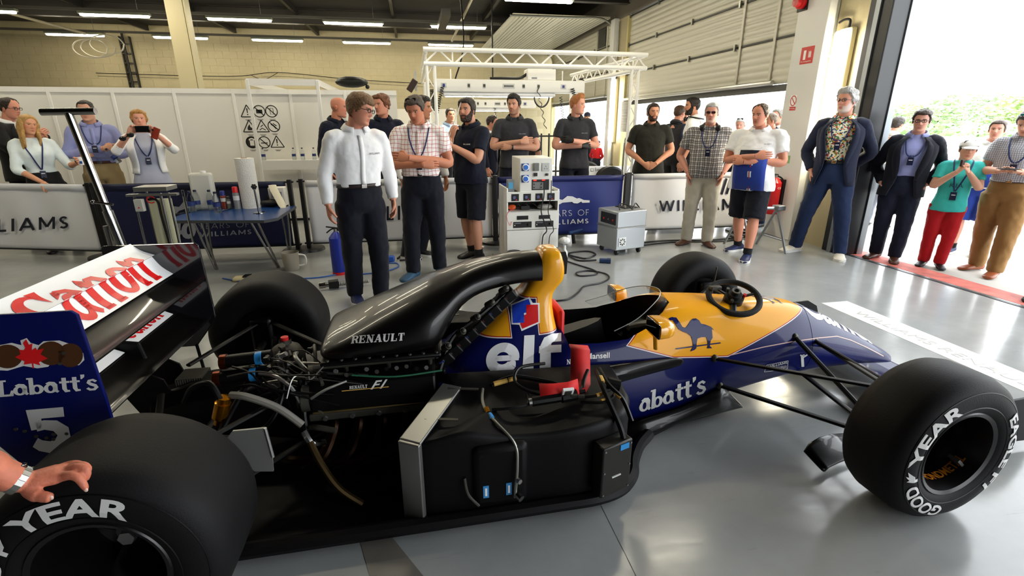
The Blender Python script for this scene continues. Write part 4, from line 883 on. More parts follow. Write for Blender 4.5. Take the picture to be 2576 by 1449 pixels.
# ---- wheels
def wheel(X, Y, D, w, s, steer, words):
    R = D/2; c = Vector((X, Y, R)); M = Matrix.Translation(c)@Matrix.Rotation(steer, 4, 'Z'); h = w/2; rim = .168
    prof = [(-h+.03, rim), (-h+.012, rim+.012), (-h-.002, .205), (-h-.006, .235), (-h+.0, R-.05), (-h+.012, R-.03), (-h+.03, R-.013), (-h+.055, R-.004), (-h*.5, R), (0, R+.001), (h*.5, R), (h-.055, R-.004), (h-.03, R-.013), (h-.012, R-.03), (h, R-.05), (h+.006, .235), (h+.002, .205), (h-.012, rim+.012), (h-.03, rim)]
    mb = MB(); mb.lathe(prof, (0, 0, 0), (0, 1, 0), 72, closed=True)
    T = MB(); T.merge(mb, M); ty = T.build('tyre', M_rubber, CAR, smooth=.9)
    def side_t(r):
        tab = sorted([(rr_, -t) for t, rr_ in prof[:8]]); return lerp_tab(tab, r)[0]
    out = s   # outward side sign
    # shoulder groove ring
    for r_, nm in ((R-.046, 'shoulder_groove'), (.212, 'bead_groove')):
        g_ = MB(); g_.lathe([(out*(side_t(r_)+.0005), r_-.0025), (out*(side_t(r_)+.002), r_), (out*(side_t(r_)+.0005), r_+.0025)], (0, 0, 0), (0, 1, 0), 72); g2 = MB(); g2.merge(g_, M); g2.build(nm, M_under, ty)
    for word, a0, a1, r0, r1, kind in words:
        t2 = text2d(word, bold=.03) if kind == 't' else kind; vs, fs = densify(t2[0], t2[1], .08); P = []
        for u, v in vs:
            a = RAD(a0+(a1-a0)*u); rr_ = r0+(r1-r0)*v; P.append(M @ Vector((rr_*sin(a), out*(side_t(rr_)+.0035), rr_*cos(a))))
        l_ = MB(); l_.add(P, fs); l_.build('tyre_lettering', M_offw, ty, smooth=0, fix=False)
    # rim: barrel, dish, hub
    dd = .5 if D < .637 else .62
    rm = MB(); rm.lathe([(out*(h-.012), rim+.018), (out*(h-.006), rim+.012), (out*(h-.012), rim-.002), (out*(h-.05), rim-.012), (out*(h-.02-w*dd), rim-.02), (out*(h-.03-w*dd), .06), (out*(h-.02-w*dd), .045), (out*(h-.06-w*.3), .04), (out*(h-.05-w*.3), 0)], (0, 0, 0), (0, 1, 0), 48); r2 = MB(); r2.merge(rm, M); ri = r2.build('rim', mat('rim_black', '0c0c0d', rough=.3, spec=.5), CAR, smooth=.7)
    b_ = MB(); b_.lathe([(-out*(h-.03), rim), (-out*(h-.04), rim-.01), (-out*(h-.06), .03), (-out*(h-.05), 0)], (0, 0, 0), (0, 1, 0), 32); b2_ = MB(); b2_.merge(b_, M); b2_.build('brake_drum', M_under, CAR)
    n_ = MB(); n_.lathe([(out*(h-.06-w*.3), .028), (out*(h-.03-w*.3), .024), (out*(h-.03-w*.3), 0)], (0, 0, 0), (0, 1, 0), 6); n2 = MB(); n2.merge(n_, M); n2.build('wheel_nut', M_alu, ri, smooth=0)
    for k in range(5):
        a = 2*pi*k/5+.4; s_ = MB(); y_ = out*(h-.05-w*.38); s_.tube([(.04*cos(a), y_, .04*sin(a)), (.15*cos(a), y_-out*.02, .15*sin(a))], [.016, .022], 6, flat=.5); s2_ = MB(); s2_.merge(s_, M); s2_.build('spoke', mat('rim_black', '0c0c0d'), ri)
    return M, ri, h, out
foot = ([], []); poly2(foot, [(0, .0), (.25, 0), (.3, .25), (.55, .3), (1, .9), (.6, .75), (.7, 1), (.35, .7), (.3, .9), (.1, .45)]); foot = norm2d(*foot)
R1, R2 = .218, .27
MR, ri, h_, o_ = wheel(WB, -TF/2, .634, .267, -1, .058, [('GOOD', 188, 248, R1, R2, 't'), ('x', 252, 266, R1, R2, foot), ('YEAR', 270, 338, R1, R2, 't'), ('EAGLE', 52, 112, R1+.004, R2-.004, 't'), ('F1', 118, 136, R1+.004, R2-.004, 't')])
for u0, word, m in ((206, 'FONDMETAL', mat('fond_orange', 'e08a1c', rough=.4)),):
    t2 = text2d(word, bold=.02); vs, fs = densify(t2[0], t2[1], .08); P = []
    for u, v in vs:
        a = RAD(200-80*u); P.append(MR @ Vector((.1475*sin(a), o_*(h_-.055-.035*v), .1475*cos(a))))
    l_ = MB(); l_.add(P, fs); l_.build('rim_lettering', m, ri, smooth=0, fix=False)
l_ = MB(); l_.lathe([(o_*(h_-.05), .1500), (o_*(h_-.1), .1492)], (0, 0, 0), (0, 1, 0), 40); 
k_ = MB(); k_.box((.10, o_*(h_-.07), -.09), (.05, .04, .012), Matrix.Rotation(.75, 3, 'Y')); k2 = MB(); k2.merge(k_, MR); k2.build('balance_weight', M_alu, ri, smooth=0)
wheel(WB, TF/2, .634, .267, 1, .058, [('GOODYEAR', 200, 340, R1, R2, 't')])
wheel(0, -TR/2, .655, .375, -1, 0, [('GOOD', -118, -62, R1, R2+.004, 't'), ('x', -56, -42, R1, R2+.004, foot), ('YEAR', -37, 32, R1, R2+.004, 't')])
wheel(0, TR/2, .655, .375, 1, 0, [('GOODYEAR', 200, 340, R1, R2, 't')])
# ---- rear wing
ep = [(-.64, .935), (-.63, .948), (-.21, .946), (-.192, .93), (-.18, .6), (-.18, .53), (-.245, .44), (-.30, .37), (-.47, .37), (-.5, .39), (-.63, .63)]
bz = []
for s in (-1, 1):
    e_ = MB(); e_.prism(ep, 'y', s*.5-.008, s*.5+.008); bz.append(e_); eo = e_.build('rear_endplate', [M_blue, M_blue][0] if s < 0 else mat('endplate_inner_dark', '17171c', rough=.12, coat=1.), CAR, smooth=0, bevel=.004)
    if s < 0: EPN = eo
BV_ep = bvh_of(bz[0])
def foil_wing(name, pts, th, m, y0=-.492, y1=.492):
    up = catmull([(p[0], 0, p[1]) for p in pts], 5); n = len(up); lo_ = []
    for i, p in enumerate(up):
        d = (up[min(i+1, n-1)]-up[max(i-1, 0)]).normalized(); nn = Vector((-d.z, 0, d.x)); nn = nn if nn.z < 0 else -nn
        lo_.append(p+nn*th*sin(pi*(i+.15)/(n-.7))**.7)
    poly = [(p.x, p.z) for p in up]+[(p.x, p.z) for p in reversed(lo_)]
    mb = MB(); mb.prism(poly, 'y', y0, y1); return mb, mb.build(name, m, CAR, smooth=.5)
w1, _ = foil_wing('rear_flap', [(-.502, .955), (-.46, .918), (-.404, .893)], .012, M_white)
w2, _ = foil_wing('rear_flap', [(-.418, .884), (-.385, .83), (-.338, .788)], .014, M_white)
w3, _ = foil_wing('rear_main_plane', [(-.365, .79), (-.3, .757), (-.235, .742), (-.195, .748)], .02, M_carbon)
w4, _ = foil_wing('rear_lower_plane', [(-.475, .635), (-.42, .603), (-.355, .575)], .014, M_carbon)
foil_wing('rear_beam', [(-.36, .575), (-.3, .545), (-.24, .53), (-.2, .535)], .02, M_carbon)
cw = canon_word()
BV_w = bvh_of(w1, w2); BV_w4 = bvh_of(w4)
def yz_decal(name, shape, m, x_of, y0, y1, bvh, dense=.03):
    """lettering across a wing: u runs along Y, v along the chord, cast straight back onto the plane from the front"""
    vs, fs = densify(shape[0], shape[1], dense); P = []; ok = []
    for u, v in vs:
        o = x_of(v); dn = Vector((-.75, 0, -.66)); h = bvh.ray_cast(Vector((o[0], y0+(y1-y0)*u, o[1]))-dn*.3, dn)
        ok.append(h[0] is not None and (h[0]-Vector((o[0], y0+(y1-y0)*u, o[1]))).length < .06); P.append(h[0]-dn*.0025 if h[0] else V(0, 0, 0))
    mb = MB(); mb.add(P, [f for f in fs if all(ok[i] for i in f)]); mb.build(name, m, CAR, smooth=0, fix=False)
def chord(v):
    tab = [(0., -.345, .795), (.5, -.412, .885), (1., -.485, .94)]; return lerp_tab(tab, v)
yz_decal('wing_lettering', cw, M_reddec, chord, -.40, .40, BV_w)
mb = MB(); mb.add([(-.475, .02, .642), (-.357, .02, .583), (-.357, .44, .583), (-.475, .44, .642)], [(0, 1, 2, 3)]); mb.build('lower_sticker', M_white, CAR, smooth=0, solid=.002)
mb = MB(); mb.add([(-.475, -.46, .642), (-.357, -.46, .583), (-.357, -.03, .583), (-.475, -.03, .642)], [(0, 1, 2, 3)]); mb.build('lower_sticker', M_white, CAR, smooth=0, solid=.002)
mb = MB(); mb.add([Vector((-.373-.085*v, .08+.31*u, .5945+.0425*v)) for u, v in cw[0]], cw[1]); mb.build('wing_lettering', M_reddec, CAR, smooth=0, fix=False)
mb = MB(); mb.prism([(-.46, .65), (-.3, .62), (-.28, .5), (-.4, .5)], 'y', -.02, .0); mb.build('wing_pillar', M_matte, CAR, smooth=0, bevel=.01)
arm('wing_stay', (-.3, .49, .38), (-.2, .3, .2), .008)
# near endplate artwork
decal('maple_leaf_backing', px(([], []), (-60, 905), (-20, 875), (0, 868), (30, 862), (55, 868), (52, 856), (68, 850), (78, 862), (98, 868), (110, 858), (150, 856), (180, 866), (210, 888), (213, 905), (200, 918), (170, 918), (130, 912), (122, 922), (95, 926), (60, 920), (20, 932), (-20, 930)), BV_ep, M_offw, EPN, dense=25, off=.0015)
for k, (cx_, cy_, rx_) in enumerate(((20, 896, 38), (130, 888, 36), (178, 893, 32))):
    decal('coin', px(([], []), *arc(cx_, cy_, rx_, 30, 0, 360, 24)[:-1]), BV_ep, mat('coin_brown', '4a2a14', rough=.4), EPN, dense=25, off=.0025)
leaf = [(68, 852), (75, 866), (84, 863), (82, 880), (92, 873), (95, 879), (112, 876), (104, 890), (122, 900), (100, 910), (104, 918), (86, 913), (88, 925), (84, 925), (82, 913), (62, 916), (64, 908), (40, 897), (54, 890), (50, 878), (62, 880), (66, 874), (70, 882), (60, 862)]
decal('maple_leaf', px(([], []), *leaf), BV_ep, M_reddec, EPN, dense=12, off=.004)
decal('script_lettering', labatt(), BV_ep, M_offw, EPN, quad_map([(-6, 1000), (250, 980), (245, 938), (-10, 956)]), dense=.08)
five = ([], []); poly2(five, [(66, 1031), (160, 1023), (163, 1047), (105, 1052), (106, 1063)]); poly2(five, [(66, 1031), (106, 1063), (108, 1077), (80, 1082)])
stroke(five, [(92, 1074), (112, 1068), (140, 1070), (160, 1084), (163, 1100), (150, 1118), (128, 1124), (104, 1120), (90, 1112)], [22, 24, 28, 34, 36, 34, 30, 28, 26])
decal('number_5', five, BV_ep, M_offw, EPN, dense=12)
for a, b in ((41, 1079), (63, 1084), (92, 1097), (118, 1101), (136, 1092), (136, 1104), (169, 1090), (161, 888), (152, 914)):
    d = pix_ray(a, b); h = BV_ep.ray_cast(CAM_LOC, d)
    if h[0]: mb = MB(); mb.cyl(h[0], h[0]-V(0, .004, 0), .006, n=8); mb.build('endplate_bolt', M_magnes, EPN)
# ---- loose steering wheel lying on the scuttle
c = Vector((2.555, -.07, .655)); nrm = Vector((-.12, -.42, .9)).normalized(); xx, yy, _ = frame(nrm)
SW = thing('steering_wheel', 'small black steering wheel lying loose on the yellow scuttle', 'steering wheel', (2.555, -.07, .63))
mb = MB(); mb.tube([c+xx*(.128*cos(a))+yy*(.122*sin(a)) for a in [2*pi*i/36 for i in range(37)]], .016, 10, cap=False); mb.build('rim', mat('suede_black', '0e0d0d', rough=.8), SW)
for a in (.3, 2.4, 4.5):
    mb = MB(); mb.tube([c-nrm*.01, c+xx*(.12*cos(a))+yy*(.115*sin(a))], .014, 6, flat=.4); mb.build('spoke', M_black, SW)
mb = MB(); mb.lathe([(-.03, .0), (-.03, .05), (.01, .05), (.012, .036), (.03, .034), (.03, .02), (.045, .018), (.045, 0)], c, nrm, 20); mb.build('boss', M_black, SW)
mb = MB(); mb.lathe([(.045, .012), (.05, .022), (.053, .022), (.053, .014)], c, nrm, 16); mb.build('quick_release_ring', M_alu, SW)
mb = MB(); mb.box(c+xx*-.09+yy*.05+nrm*.02, (.06, .03, .02)); mb.build('gear_paddle', M_magnes, SW, bevel=.004)
for k in range(3):
    mb = MB(); mb.cyl(c+xx*(.05*cos(k*2.1))+yy*(.05*sin(k*2.1))+nrm*.01, c+xx*(.05*cos(k*2.1))+yy*(.05*sin(k*2.1))+nrm*.025, .009, n=8); mb.build('button', [M_redstrap, M_alu, M_magnes][k], SW)
# ================================================================= people
def cloth(name, col, rough=.8, wr=.5, sc=7., sheen=.1):
    return mat(name, col, rough=rough, spec=.25, bump=wr, bscale=sc, var=.05, vscale=5, sheen=sheen)
def check_mat(name, base, lines, wr=.35):
    """woven check: lines = [(axis, period, width, colour, phase)] in the wearer's own X and Z"""
    if name in MATS: return MATS[name]
    m = cloth(name, base, wr=wr); N, L, b = nodes_of(m); tc = N.new('ShaderNodeTexCoord'); sp = N.new('ShaderNodeSeparateXYZ')
    nz = N.new('ShaderNodeTexNoise'); nz.inputs['Scale'].default_value = 5; L.new(tc.outputs['Object'], nz.inputs['Vector'])
    ad = N.new('ShaderNodeVectorMath'); ad.operation = 'MULTIPLY_ADD'; ad.inputs[1].default_value = (.05, .05, .05); L.new(nz.outputs['Color'], ad.inputs[0]); L.new(tc.outputs['Object'], ad.inputs[2]); L.new(ad.outputs[0], sp.inputs[0])
    cur = None; base_c = (*lin(base), 1)
    for ax, per, w, c, ph in lines:
        a = N.new('ShaderNodeMath'); a.operation = 'MULTIPLY_ADD'; L.new(sp.outputs[ax], a.inputs[0]); a.inputs[1].default_value = 1/per; a.inputs[2].default_value = ph+50
        f = N.new('ShaderNodeMath'); f.operation = 'FRACT'; L.new(a.outputs[0], f.inputs[0])
        g = N.new('ShaderNodeMath'); g.operation = 'LESS_THAN'; L.new(f.outputs[0], g.inputs[0]); g.inputs[1].default_value = w/per
        s = N.new('ShaderNodeMath'); s.operation = 'MULTIPLY'; L.new(g.outputs[0], s.inputs[0]); s.inputs[1].default_value = .75
        mx = N.new('ShaderNodeMix'); mx.data_type = 'RGBA'; L.new(s.outputs[0], mx.inputs[0])
        if cur is None: mx.inputs[6].default_value = base_c
        else: L.new(cur, mx.inputs[6])
        mx.inputs[7].default_value = (*lin(c), 1); cur = mx.outputs[2]
    L.new(cur, b.inputs['Base Color']); return m
M_skin = mat('skin', 'c98d6e', rough=.5, spec=.35)
def skin_nodes():
    N, L, b = nodes_of(M_skin); a = N.new('ShaderNodeAttribute'); a.attribute_name = 'tone'; L.new(a.outputs['Color'], b.inputs['Base Color'])
    b.inputs['Subsurface Weight'].default_value = 0.0
skin_nodes()
def hair_mat(col): return mat('hair_'+col, col, rough=.45, spec=.4, bump=.6, bscale=70, var=.25, vscale=25)
def G(x, s): return math.exp(-(x/s)**2)
def sst(a, b, x): t = max(0, min(1, (x-a)/(b-a))); return t*t*(3-2*t)
HEADT = [(-.5, .10, .30, -.02), (-.47, .165, .355, .03), (-.42, .215, .375, .08), (-.32, .252, .372, .17), (-.2, .278, .378, .30), (-.06, .298, .385, .40), (.08, .31, .388, .435), (.2, .312, .382, .44), (.32, .288, .34, .405), (.41, .225, .26, .32), (.465, .145, .17, .215), (.492, .065, .08, .1), (.5, .01, .01, .01)]
NU, NV = 48, 42
_HG = []
for i in range(NV+1):
    t = i/NV; z = -.5+t if .04 < t < .93 else (-.5+t)
    row = []
    for j in range(NU):
        u = -1+2*j/NU; az = pi*(.62*u+.38*u**3); row.append((az, z))
    _HG.append(row)
def head_pt(az, z, fem=0.):
    w, yf, yb = smooth_tab(HEADT, z)
    if fem: w *= 1-.05*fem*sst(.0, -.4, z)
    c, s = cos(az), sin(az); x = w*math.copysign(abs(s)**.85, s); y = -yf*abs(c)**.9 if c > 0 else yb*abs(c)**.9
    if c > 0:
        ax = abs(x); d = 0
        tri = sst(.13, -.1, z)*.9+.1 if z > -.11 else sst(-.185, -.125, z)
        if z < .13: d += .098*G(x, .042+.022*sst(.05, -.13, z))*tri
        d += .016*G(z-.105, .035)*sst(.24, .12, ax) - .036*G(ax-.125, .06)*G(z-.04, .04) + .012*G(ax-.17, .07)*G(z+.08, .08)
        d += .022*G(x, .085)*(G(z+.245, .02)+1.1*G(z+.295, .022)) - .016*G(x, .08)*G(z+.27, .009) + .022*G(x, .1)*G(z+.43, .05) - .014*G(x, .1)*G(z+.35, .02)
        y -= d
    return Vector((x, y, z))
def hairline(az, style):
    a = abs(math.degrees(az))
    tab = {'short': [(0, .30), (38, .31), (52, .24), (64, .16), (72, .0), (84, -.09), (92, -.02), (105, .0), (120, -.17), (180, -.24)],
           'receding': [(0, .42), (25, .47), (45, .36), (62, .2), (74, .0), (86, -.06), (95, .0), (120, -.16), (180, -.22)],
           'long': [(0, .36), (20, .33), (40, .24), (60, .05), (75, -.12), (90, -.3), (110, -.45), (180, -.5)],
           'crop': [(0, .34), (38, .36), (55, .24), (72, .08), (84, .0), (95, .02), (120, -.14), (180, -.2)],
           'cap': [(0, .17), (60, .17), (90, .13), (180, .05)], 'fringe': [(0, .2), (35, .22), (55, .16), (68, .0), (84, -.12), (95, -.05), (115, -.2), (180, -.32)]}[style]
    return lerp_tab(tab, a)[0]
def beardmask(az, z, x, full):
    a = abs(math.degrees(az))
    if a > 88: return 0
    top = lerp_tab([(0, -.36), (14, -.345), (20, -.21), (35, -.24), (55, -.16), (70, -.02), (88, .05)], a)[0]
    m = sst(top+.03, top-.02, z)
    if a < 22 and -.235 < z < -.195 and full: m = max(m, 1.)      # moustache
    return m
def make_head(sp, M, body, tone, parts):
    sk = lin(sp.get('skin', 'cf9273')); hc = lin(sp.get('hairc', '4a3424')); red = tuple(min(1, c*k) for c, k in zip(sk, (1.02, .72, .68)))
    lipc = tuple(c*k for c, k in zip(sk, (.78, .5, .5))); style = sp.get('hair', 'short'); bd = sp.get('beard', 0); bc = lin(sp.get('beardc', sp.get('hairc', '4a3424'))); fem = sp.get('fem', 0)
    o = len(body.v); vs = []; cl = []
    for i in range(NV+1):
        for j in range(NU):
            az, z = _HG[i][j]; p = head_pt(az, z, fem); vs.append(M @ p); c = sk; ax = abs(p.x)
            def mixc(c, d, k): return tuple(a+(b-a)*k for a, b in zip(c, d))
            if cos(az) > 0:
                c = mixc(c, red, .55*G(ax-.17, .08)*G(z+.1, .08)+.6*G(p.x, .05)*G(z+.13, .04))
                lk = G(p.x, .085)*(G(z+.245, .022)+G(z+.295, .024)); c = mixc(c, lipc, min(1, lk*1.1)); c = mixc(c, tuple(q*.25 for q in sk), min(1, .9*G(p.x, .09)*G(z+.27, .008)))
                bk = sst(.035, .06, ax)*sst(.225, .19, ax)*G(z-.108+.04*ax, .02); c = mixc(c, tuple(q*.7 for q in hc), min(1, bk*(1. if not fem else .8)))
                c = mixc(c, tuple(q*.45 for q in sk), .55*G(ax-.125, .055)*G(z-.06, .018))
            if bd: c = mixc(c, bc, (bd if bd < 1 else 1)*.85*beardmask(az, z, p.x, bd >= .5))
            if style in ('bald', 'buzz'):
                k = sst(.05, -.02, z)*sst(-.28, -.2, z)*sst(75, 95, abs(math.degrees(az))); k = max(k, (.6 if style == 'buzz' else .12)*sst(.28, .33, z)); c = mixc(c, hc, .55*k)
            cl.append(c)
    fs = [(i*NU+j, i*NU+(j+1) % NU, (i+1)*NU+(j+1) % NU, (i+1)*NU+j) for i in range(NV) for j in range(NU)]+[tuple(range(NU-1, -1, -1))]
    body.add(vs, fs); tone += cl
    for s in (-1, 1):   # eyes and ears
        e = MB(); e.sphere((0, 0, 0), .05, 20, 13, rot=Matrix.Rotation(pi/2, 3, 'X')); n0 = len(e.v); yaw = sp.get('gaze', 0)
        ev = []
        for v in e.v:
            v = Vector(v); f = -v.y/.05
            g = Matrix.Rotation(-yaw, 3, 'Z') @ v; f = -g.y/.05
            tone.append(tuple(q*.8 for q in sk) if v.z > .017 or v.z < -.019 else ((.02, .015, .012) if f > .94 or v.z > .010 else ((.09, .06, .045) if f > .8 else (.45, .41, .39)))); ev.append(M @ (v+Vector((s*.122, -.318, .035))))
        body.add(ev, e.f)
        r = MB(); r.sphere((0, 0, 0), .5, 12, 8, sc=(.075, .17, .25), rot=Matrix.Rotation(s*.35, 3, 'Z')@Matrix.Rotation(-.2, 3, 'X'))
        body.add([M @ (Vector(v)+Vector((s*.318, .045, -.02))) for v in r.v], r.f); tone += [tuple(a*.6+b*.4 for a, b in zip(sk, red))]*len(r.v)
        r = MB(); r.sphere((0, 0, 0), .5, 10, 6, sc=(.05, .09, .13), rot=Matrix.Rotation(s*.35, 3, 'Z')@Matrix.Rotation(-.2, 3, 'X'))
        body.add([M @ (Vector(v)+Vector((s*.338, .03, -.01))) for v in r.v], r.f); tone += [tuple(a*.55 for a in red)]*len(r.v)
    def shell(name, mask, off, m, rough=0., up=0., seed=0):
        sv = []
        for i in range(NV+1):
            for j in range(NU):
                az, z = _HG[i][j]; p = head_pt(az, z, fem); q = (p-Vector((0, .02, .1))); n = q.normalized(); k = mask(az, z, p)
                nz = noise.noise(p*7+Vector((seed, 0, 0)))*rough+noise.noise(Vector((p.x*26, p.y*26, p.z*9+seed)))*rough*.5
                o_ = -.03+(off+.03+nz)*k; r_ = p+n*o_
                if up: r_ += Vector((0, -.3*up, up))*k*sst(.25, .5, z)*sst(.25, -.2, p.y)
                sv.append(M @ r_)
        mb = MB(); mb.add(sv, fs); parts.append((name, mb, m, {}))
    hm = hair_mat(sp.get('hairc', '4a3424'))
    if style not in ('bald', 'buzz', 'none'):
        st = 'short' if style == 'cap' else style
        shell('hair', lambda az, z, p: sst(hairline(az, st)-.025, hairline(az, st)+.03, z), sp.get('hairoff', .045), hm, sp.get('hairrough', .03), sp.get('quiff', 0), sp.get('seed', 0))
    if sp.get('locks'):
        k = MB()
        for s_ in (-1, 1):
            for x_, y_, l_ in ((.30, -.12, 1.25), (.33, .05, 1.35), (.26, .22, 1.35)):
                k.tube(catmull([M @ Vector((s_*x_*.7, y_+.02, .32)), M @ Vector((s_*x_*1.12, y_, .05)), M @ Vector((s_*x_*1.1, y_, -.35)), M @ Vector((s_*x_*1.2, y_-.16, -.8)), M @ Vector((s_*x_*1.05, y_-.24, -l_))], 4), [q*.23 for q in (.10, .11, .13, .14, .14, .15, .15, .15, .15, .14, .13, .12, .11, .1, .085, .06, .02)], 8, flat=.7)
        parts.append(('hair_length', k, hm, {'remesh': .009, 'smit': 3}))
    if bd >= 1:
        shell('beard', lambda az, z, p: beardmask(az, z, p.x, True), .012+.05*(bd-1), hair_mat(sp.get('beardc', sp.get('hairc', '4a3424'))), .02)
    if style == 'cap':
        capm = cloth('cap_'+sp['capc'], sp['capc'], wr=.1)
        shell('cap', lambda az, z, p: sst(hairline(az, 'cap')-.012, hairline(az, 'cap')+.012, z), .065, capm)
        b = MB(); rr = []
        for k in range(5):
            t = k/4; rr.append([M @ Vector((.34*sin(a)*(1-.12*t), -.30*cos(a)-.12-.30*t*cos(a*.9), .19-.10*t-.05*(sin(a)**2)+.0*t)) for a in [-1.25+2.5*i/14 for i in range(15)]])
        b.loft(rr, closed=False, cap=False); parts.append(('cap_brim', b, capm if not sp.get('brimc') else cloth('cap_'+sp['brimc'], sp['brimc'], wr=.1), {'solid': .006}))
    if sp.get('glasses') or sp.get('shades_up') or sp.get('shades'):
        R_ = Matrix.Identity(4) if not sp.get('shades_up') else Matrix.Translation((0, .05, .18))@Matrix.Rotation(-.75, 4, 'X')
        fr = MB(); sun = sp.get('shades_up') or sp.get('shades')
        for s in (-1, 1):
            rim = [M@R_@Vector((s*.13+.088*math.copysign(abs(cos(a))**.7, cos(a)), -.425+.05*abs((s*.13+.085*cos(a)))**1.2, .03+.058*math.copysign(abs(sin(a))**.7, sin(a)))) for a in [2*pi*i/18 for i in range(19)]]
            fr.tube(rim, .003, 6, cap=False)
            fr.tube([M@R_@Vector((s*.215, -.41, .045)), M@R_@Vector((s*.305, -.28, .04)), M@R_@Vector((s*.325, .05, .03))], .002, 5)
            if sun:
                l = MB(); l.add(rim[:-1], [tuple(range(18))]); parts.append(('lens', l, mat('shade_lens_'+sp.get('lensc', '15161a'), sp.get('lensc', '15161a'), rough=.06, spec=.8), {}))
        fr.tube([M@R_@Vector((-.045, -.43, .045)), M@R_@Vector((.045, -.43, .045))], .002, 5)
        parts.append(('sunglasses_frame' if sun else 'glasses', fr, mat('frame_'+sp.get('framec', '141416'), sp.get('framec', '141416'), rough=.3), {}))
def make_hand(body, tone, W, d, n, s, h, curl, colr, k=1., glove=None):
    """palm, four fingers and a thumb. d = finger direction, n = back-of-hand normal, s = +1 thumb towards n x d"""
    d = Vector(d).normalized(); n = (Vector(n)-d*Vector(n).dot(d)).normalized(); a = n.cross(d)*s; U = h*k
    c0 = len(body.v)
    rings = []
    for t, w, th in ((-.006, .0165, .0135), (.012, .021, .0125), (.03, .0255, .012), (.046, .026, .0105), (.053, .022, .008)):
        rings.append([W+d*(t*U)+a*(w*U*cos(q))+n*(th*U*sin(q)*.8) for q in [2*pi*i/12 for i in range(12)]])
    body.loft(rings)
    for f, (off, ln, dr) in enumerate(((.019, .043, 0), (.0065, .048, .04), (-.006, .044, .1), (-.018, .034, .18))):
        p = W+d*(.048*U)+a*(off*U); pts = [p-d*(.008*U), p]; th = 0.
        for co_, sl in zip((.5, .9, .6), (.45, .32, .23)):
            th += curl*(1+dr)*co_; p = p+(d*cos(th)-n*sin(th))*(ln*sl*U); pts.append(p)
        body.tube(pts, [.0055*U, .0056*U, .0054*U, .005*U, .0038*U], 8)
    tb = W+d*(.012*U)+a*(.018*U); body.tube([tb-a*(.006*U), tb+a*(.008*U)+d*(.012*U)-n*(.004*U), tb+a*(.013*U)+d*(.03*U)-n*(.01*U*(1+curl)), tb+a*(.010*U)+d*(.043*U)-n*(.016*U*(1+curl))], [.0085*U, .0078*U, .0062*U, .0045*U], 8)
    tone += [colr]*(len(body.v)-c0)
def arm_preset(nm, s):
    if not isinstance(nm, str): return nm
    P = {'down': ((s*.150, .015, .645), (s*.155, -.025, .508), (0, -.12, -1), (s, 0, 0), .5),
         'over': ((s*.152, -.035, .652), (-s*.048, -.142, .688), (-s, .25, .12), (0, -1, .2), .25),
         'under': ((s*.156, -.03, .648), (-s*.03, -.118, .650), (-s, .3, .05), (0, -1, .2), .5),
         'pocket': ((s*.172, .045, .65), (s*.118, -.02, .535), (-s*.15, -.15, -1), (s, 0, .1), .3),
         'behind': ((s*.165, .07, .65), (s*.085, .125, .56), (-s, .1, -.3), (0, 1, 0), .4),
         'hip': ((s*.20, .03, .67), (s*.115, -.03, .59), (-s*.5, -.3, -.8), (s, 0, 0), .5),
         'clasp': ((s*.165, .0, .645), (s*.045, -.118, .545), (-s, -.1, -.5), (0, -1, 0), .7),
         'camera': ((s*.175, -.10, .72), (s*.075, -.215, .845), (-s*.5, -.2, .8), (s*.4, .6, .1), .8),
         'mouth': ((s*.135, -.05, .655), (s*.03, -.15, .775), (-s*.5, -.1, .9), (s, -.5, 0), .9),
         'text': ((s*.142, -.02, .645), (s*.045, -.165, .655), (-s*.6, -.7, .05), (0, -.2, -1), .5),
         'rail': ((s*.15, -.075, .645), (s*.13, -.17, .545), (0, -.8, -.5), (0, -.5, .9), .7),
         'cup': ((s*.15, -.05, .64), (s*.17, -.20, .66), (s*.2, -1, .15), (s, 0, .2), .8),
         'chin': ((s*.11, -.09, .66), (s*.01, -.14, .775), (-s*.3, .1, 1), (0, -1, 0), .8),
         'gesture': ((s*.15, -.07, .68), (s*.03, -.18, .75), (-s*.6, -.3, .5), (0, -.6, .6), .4)}
    return P[nm]
PEOPLE = {}
FOLD = bpy.data.textures.new('folds', 'CLOUDS'); FOLD.noise_scale = .085; FOLD.noise_depth = 2
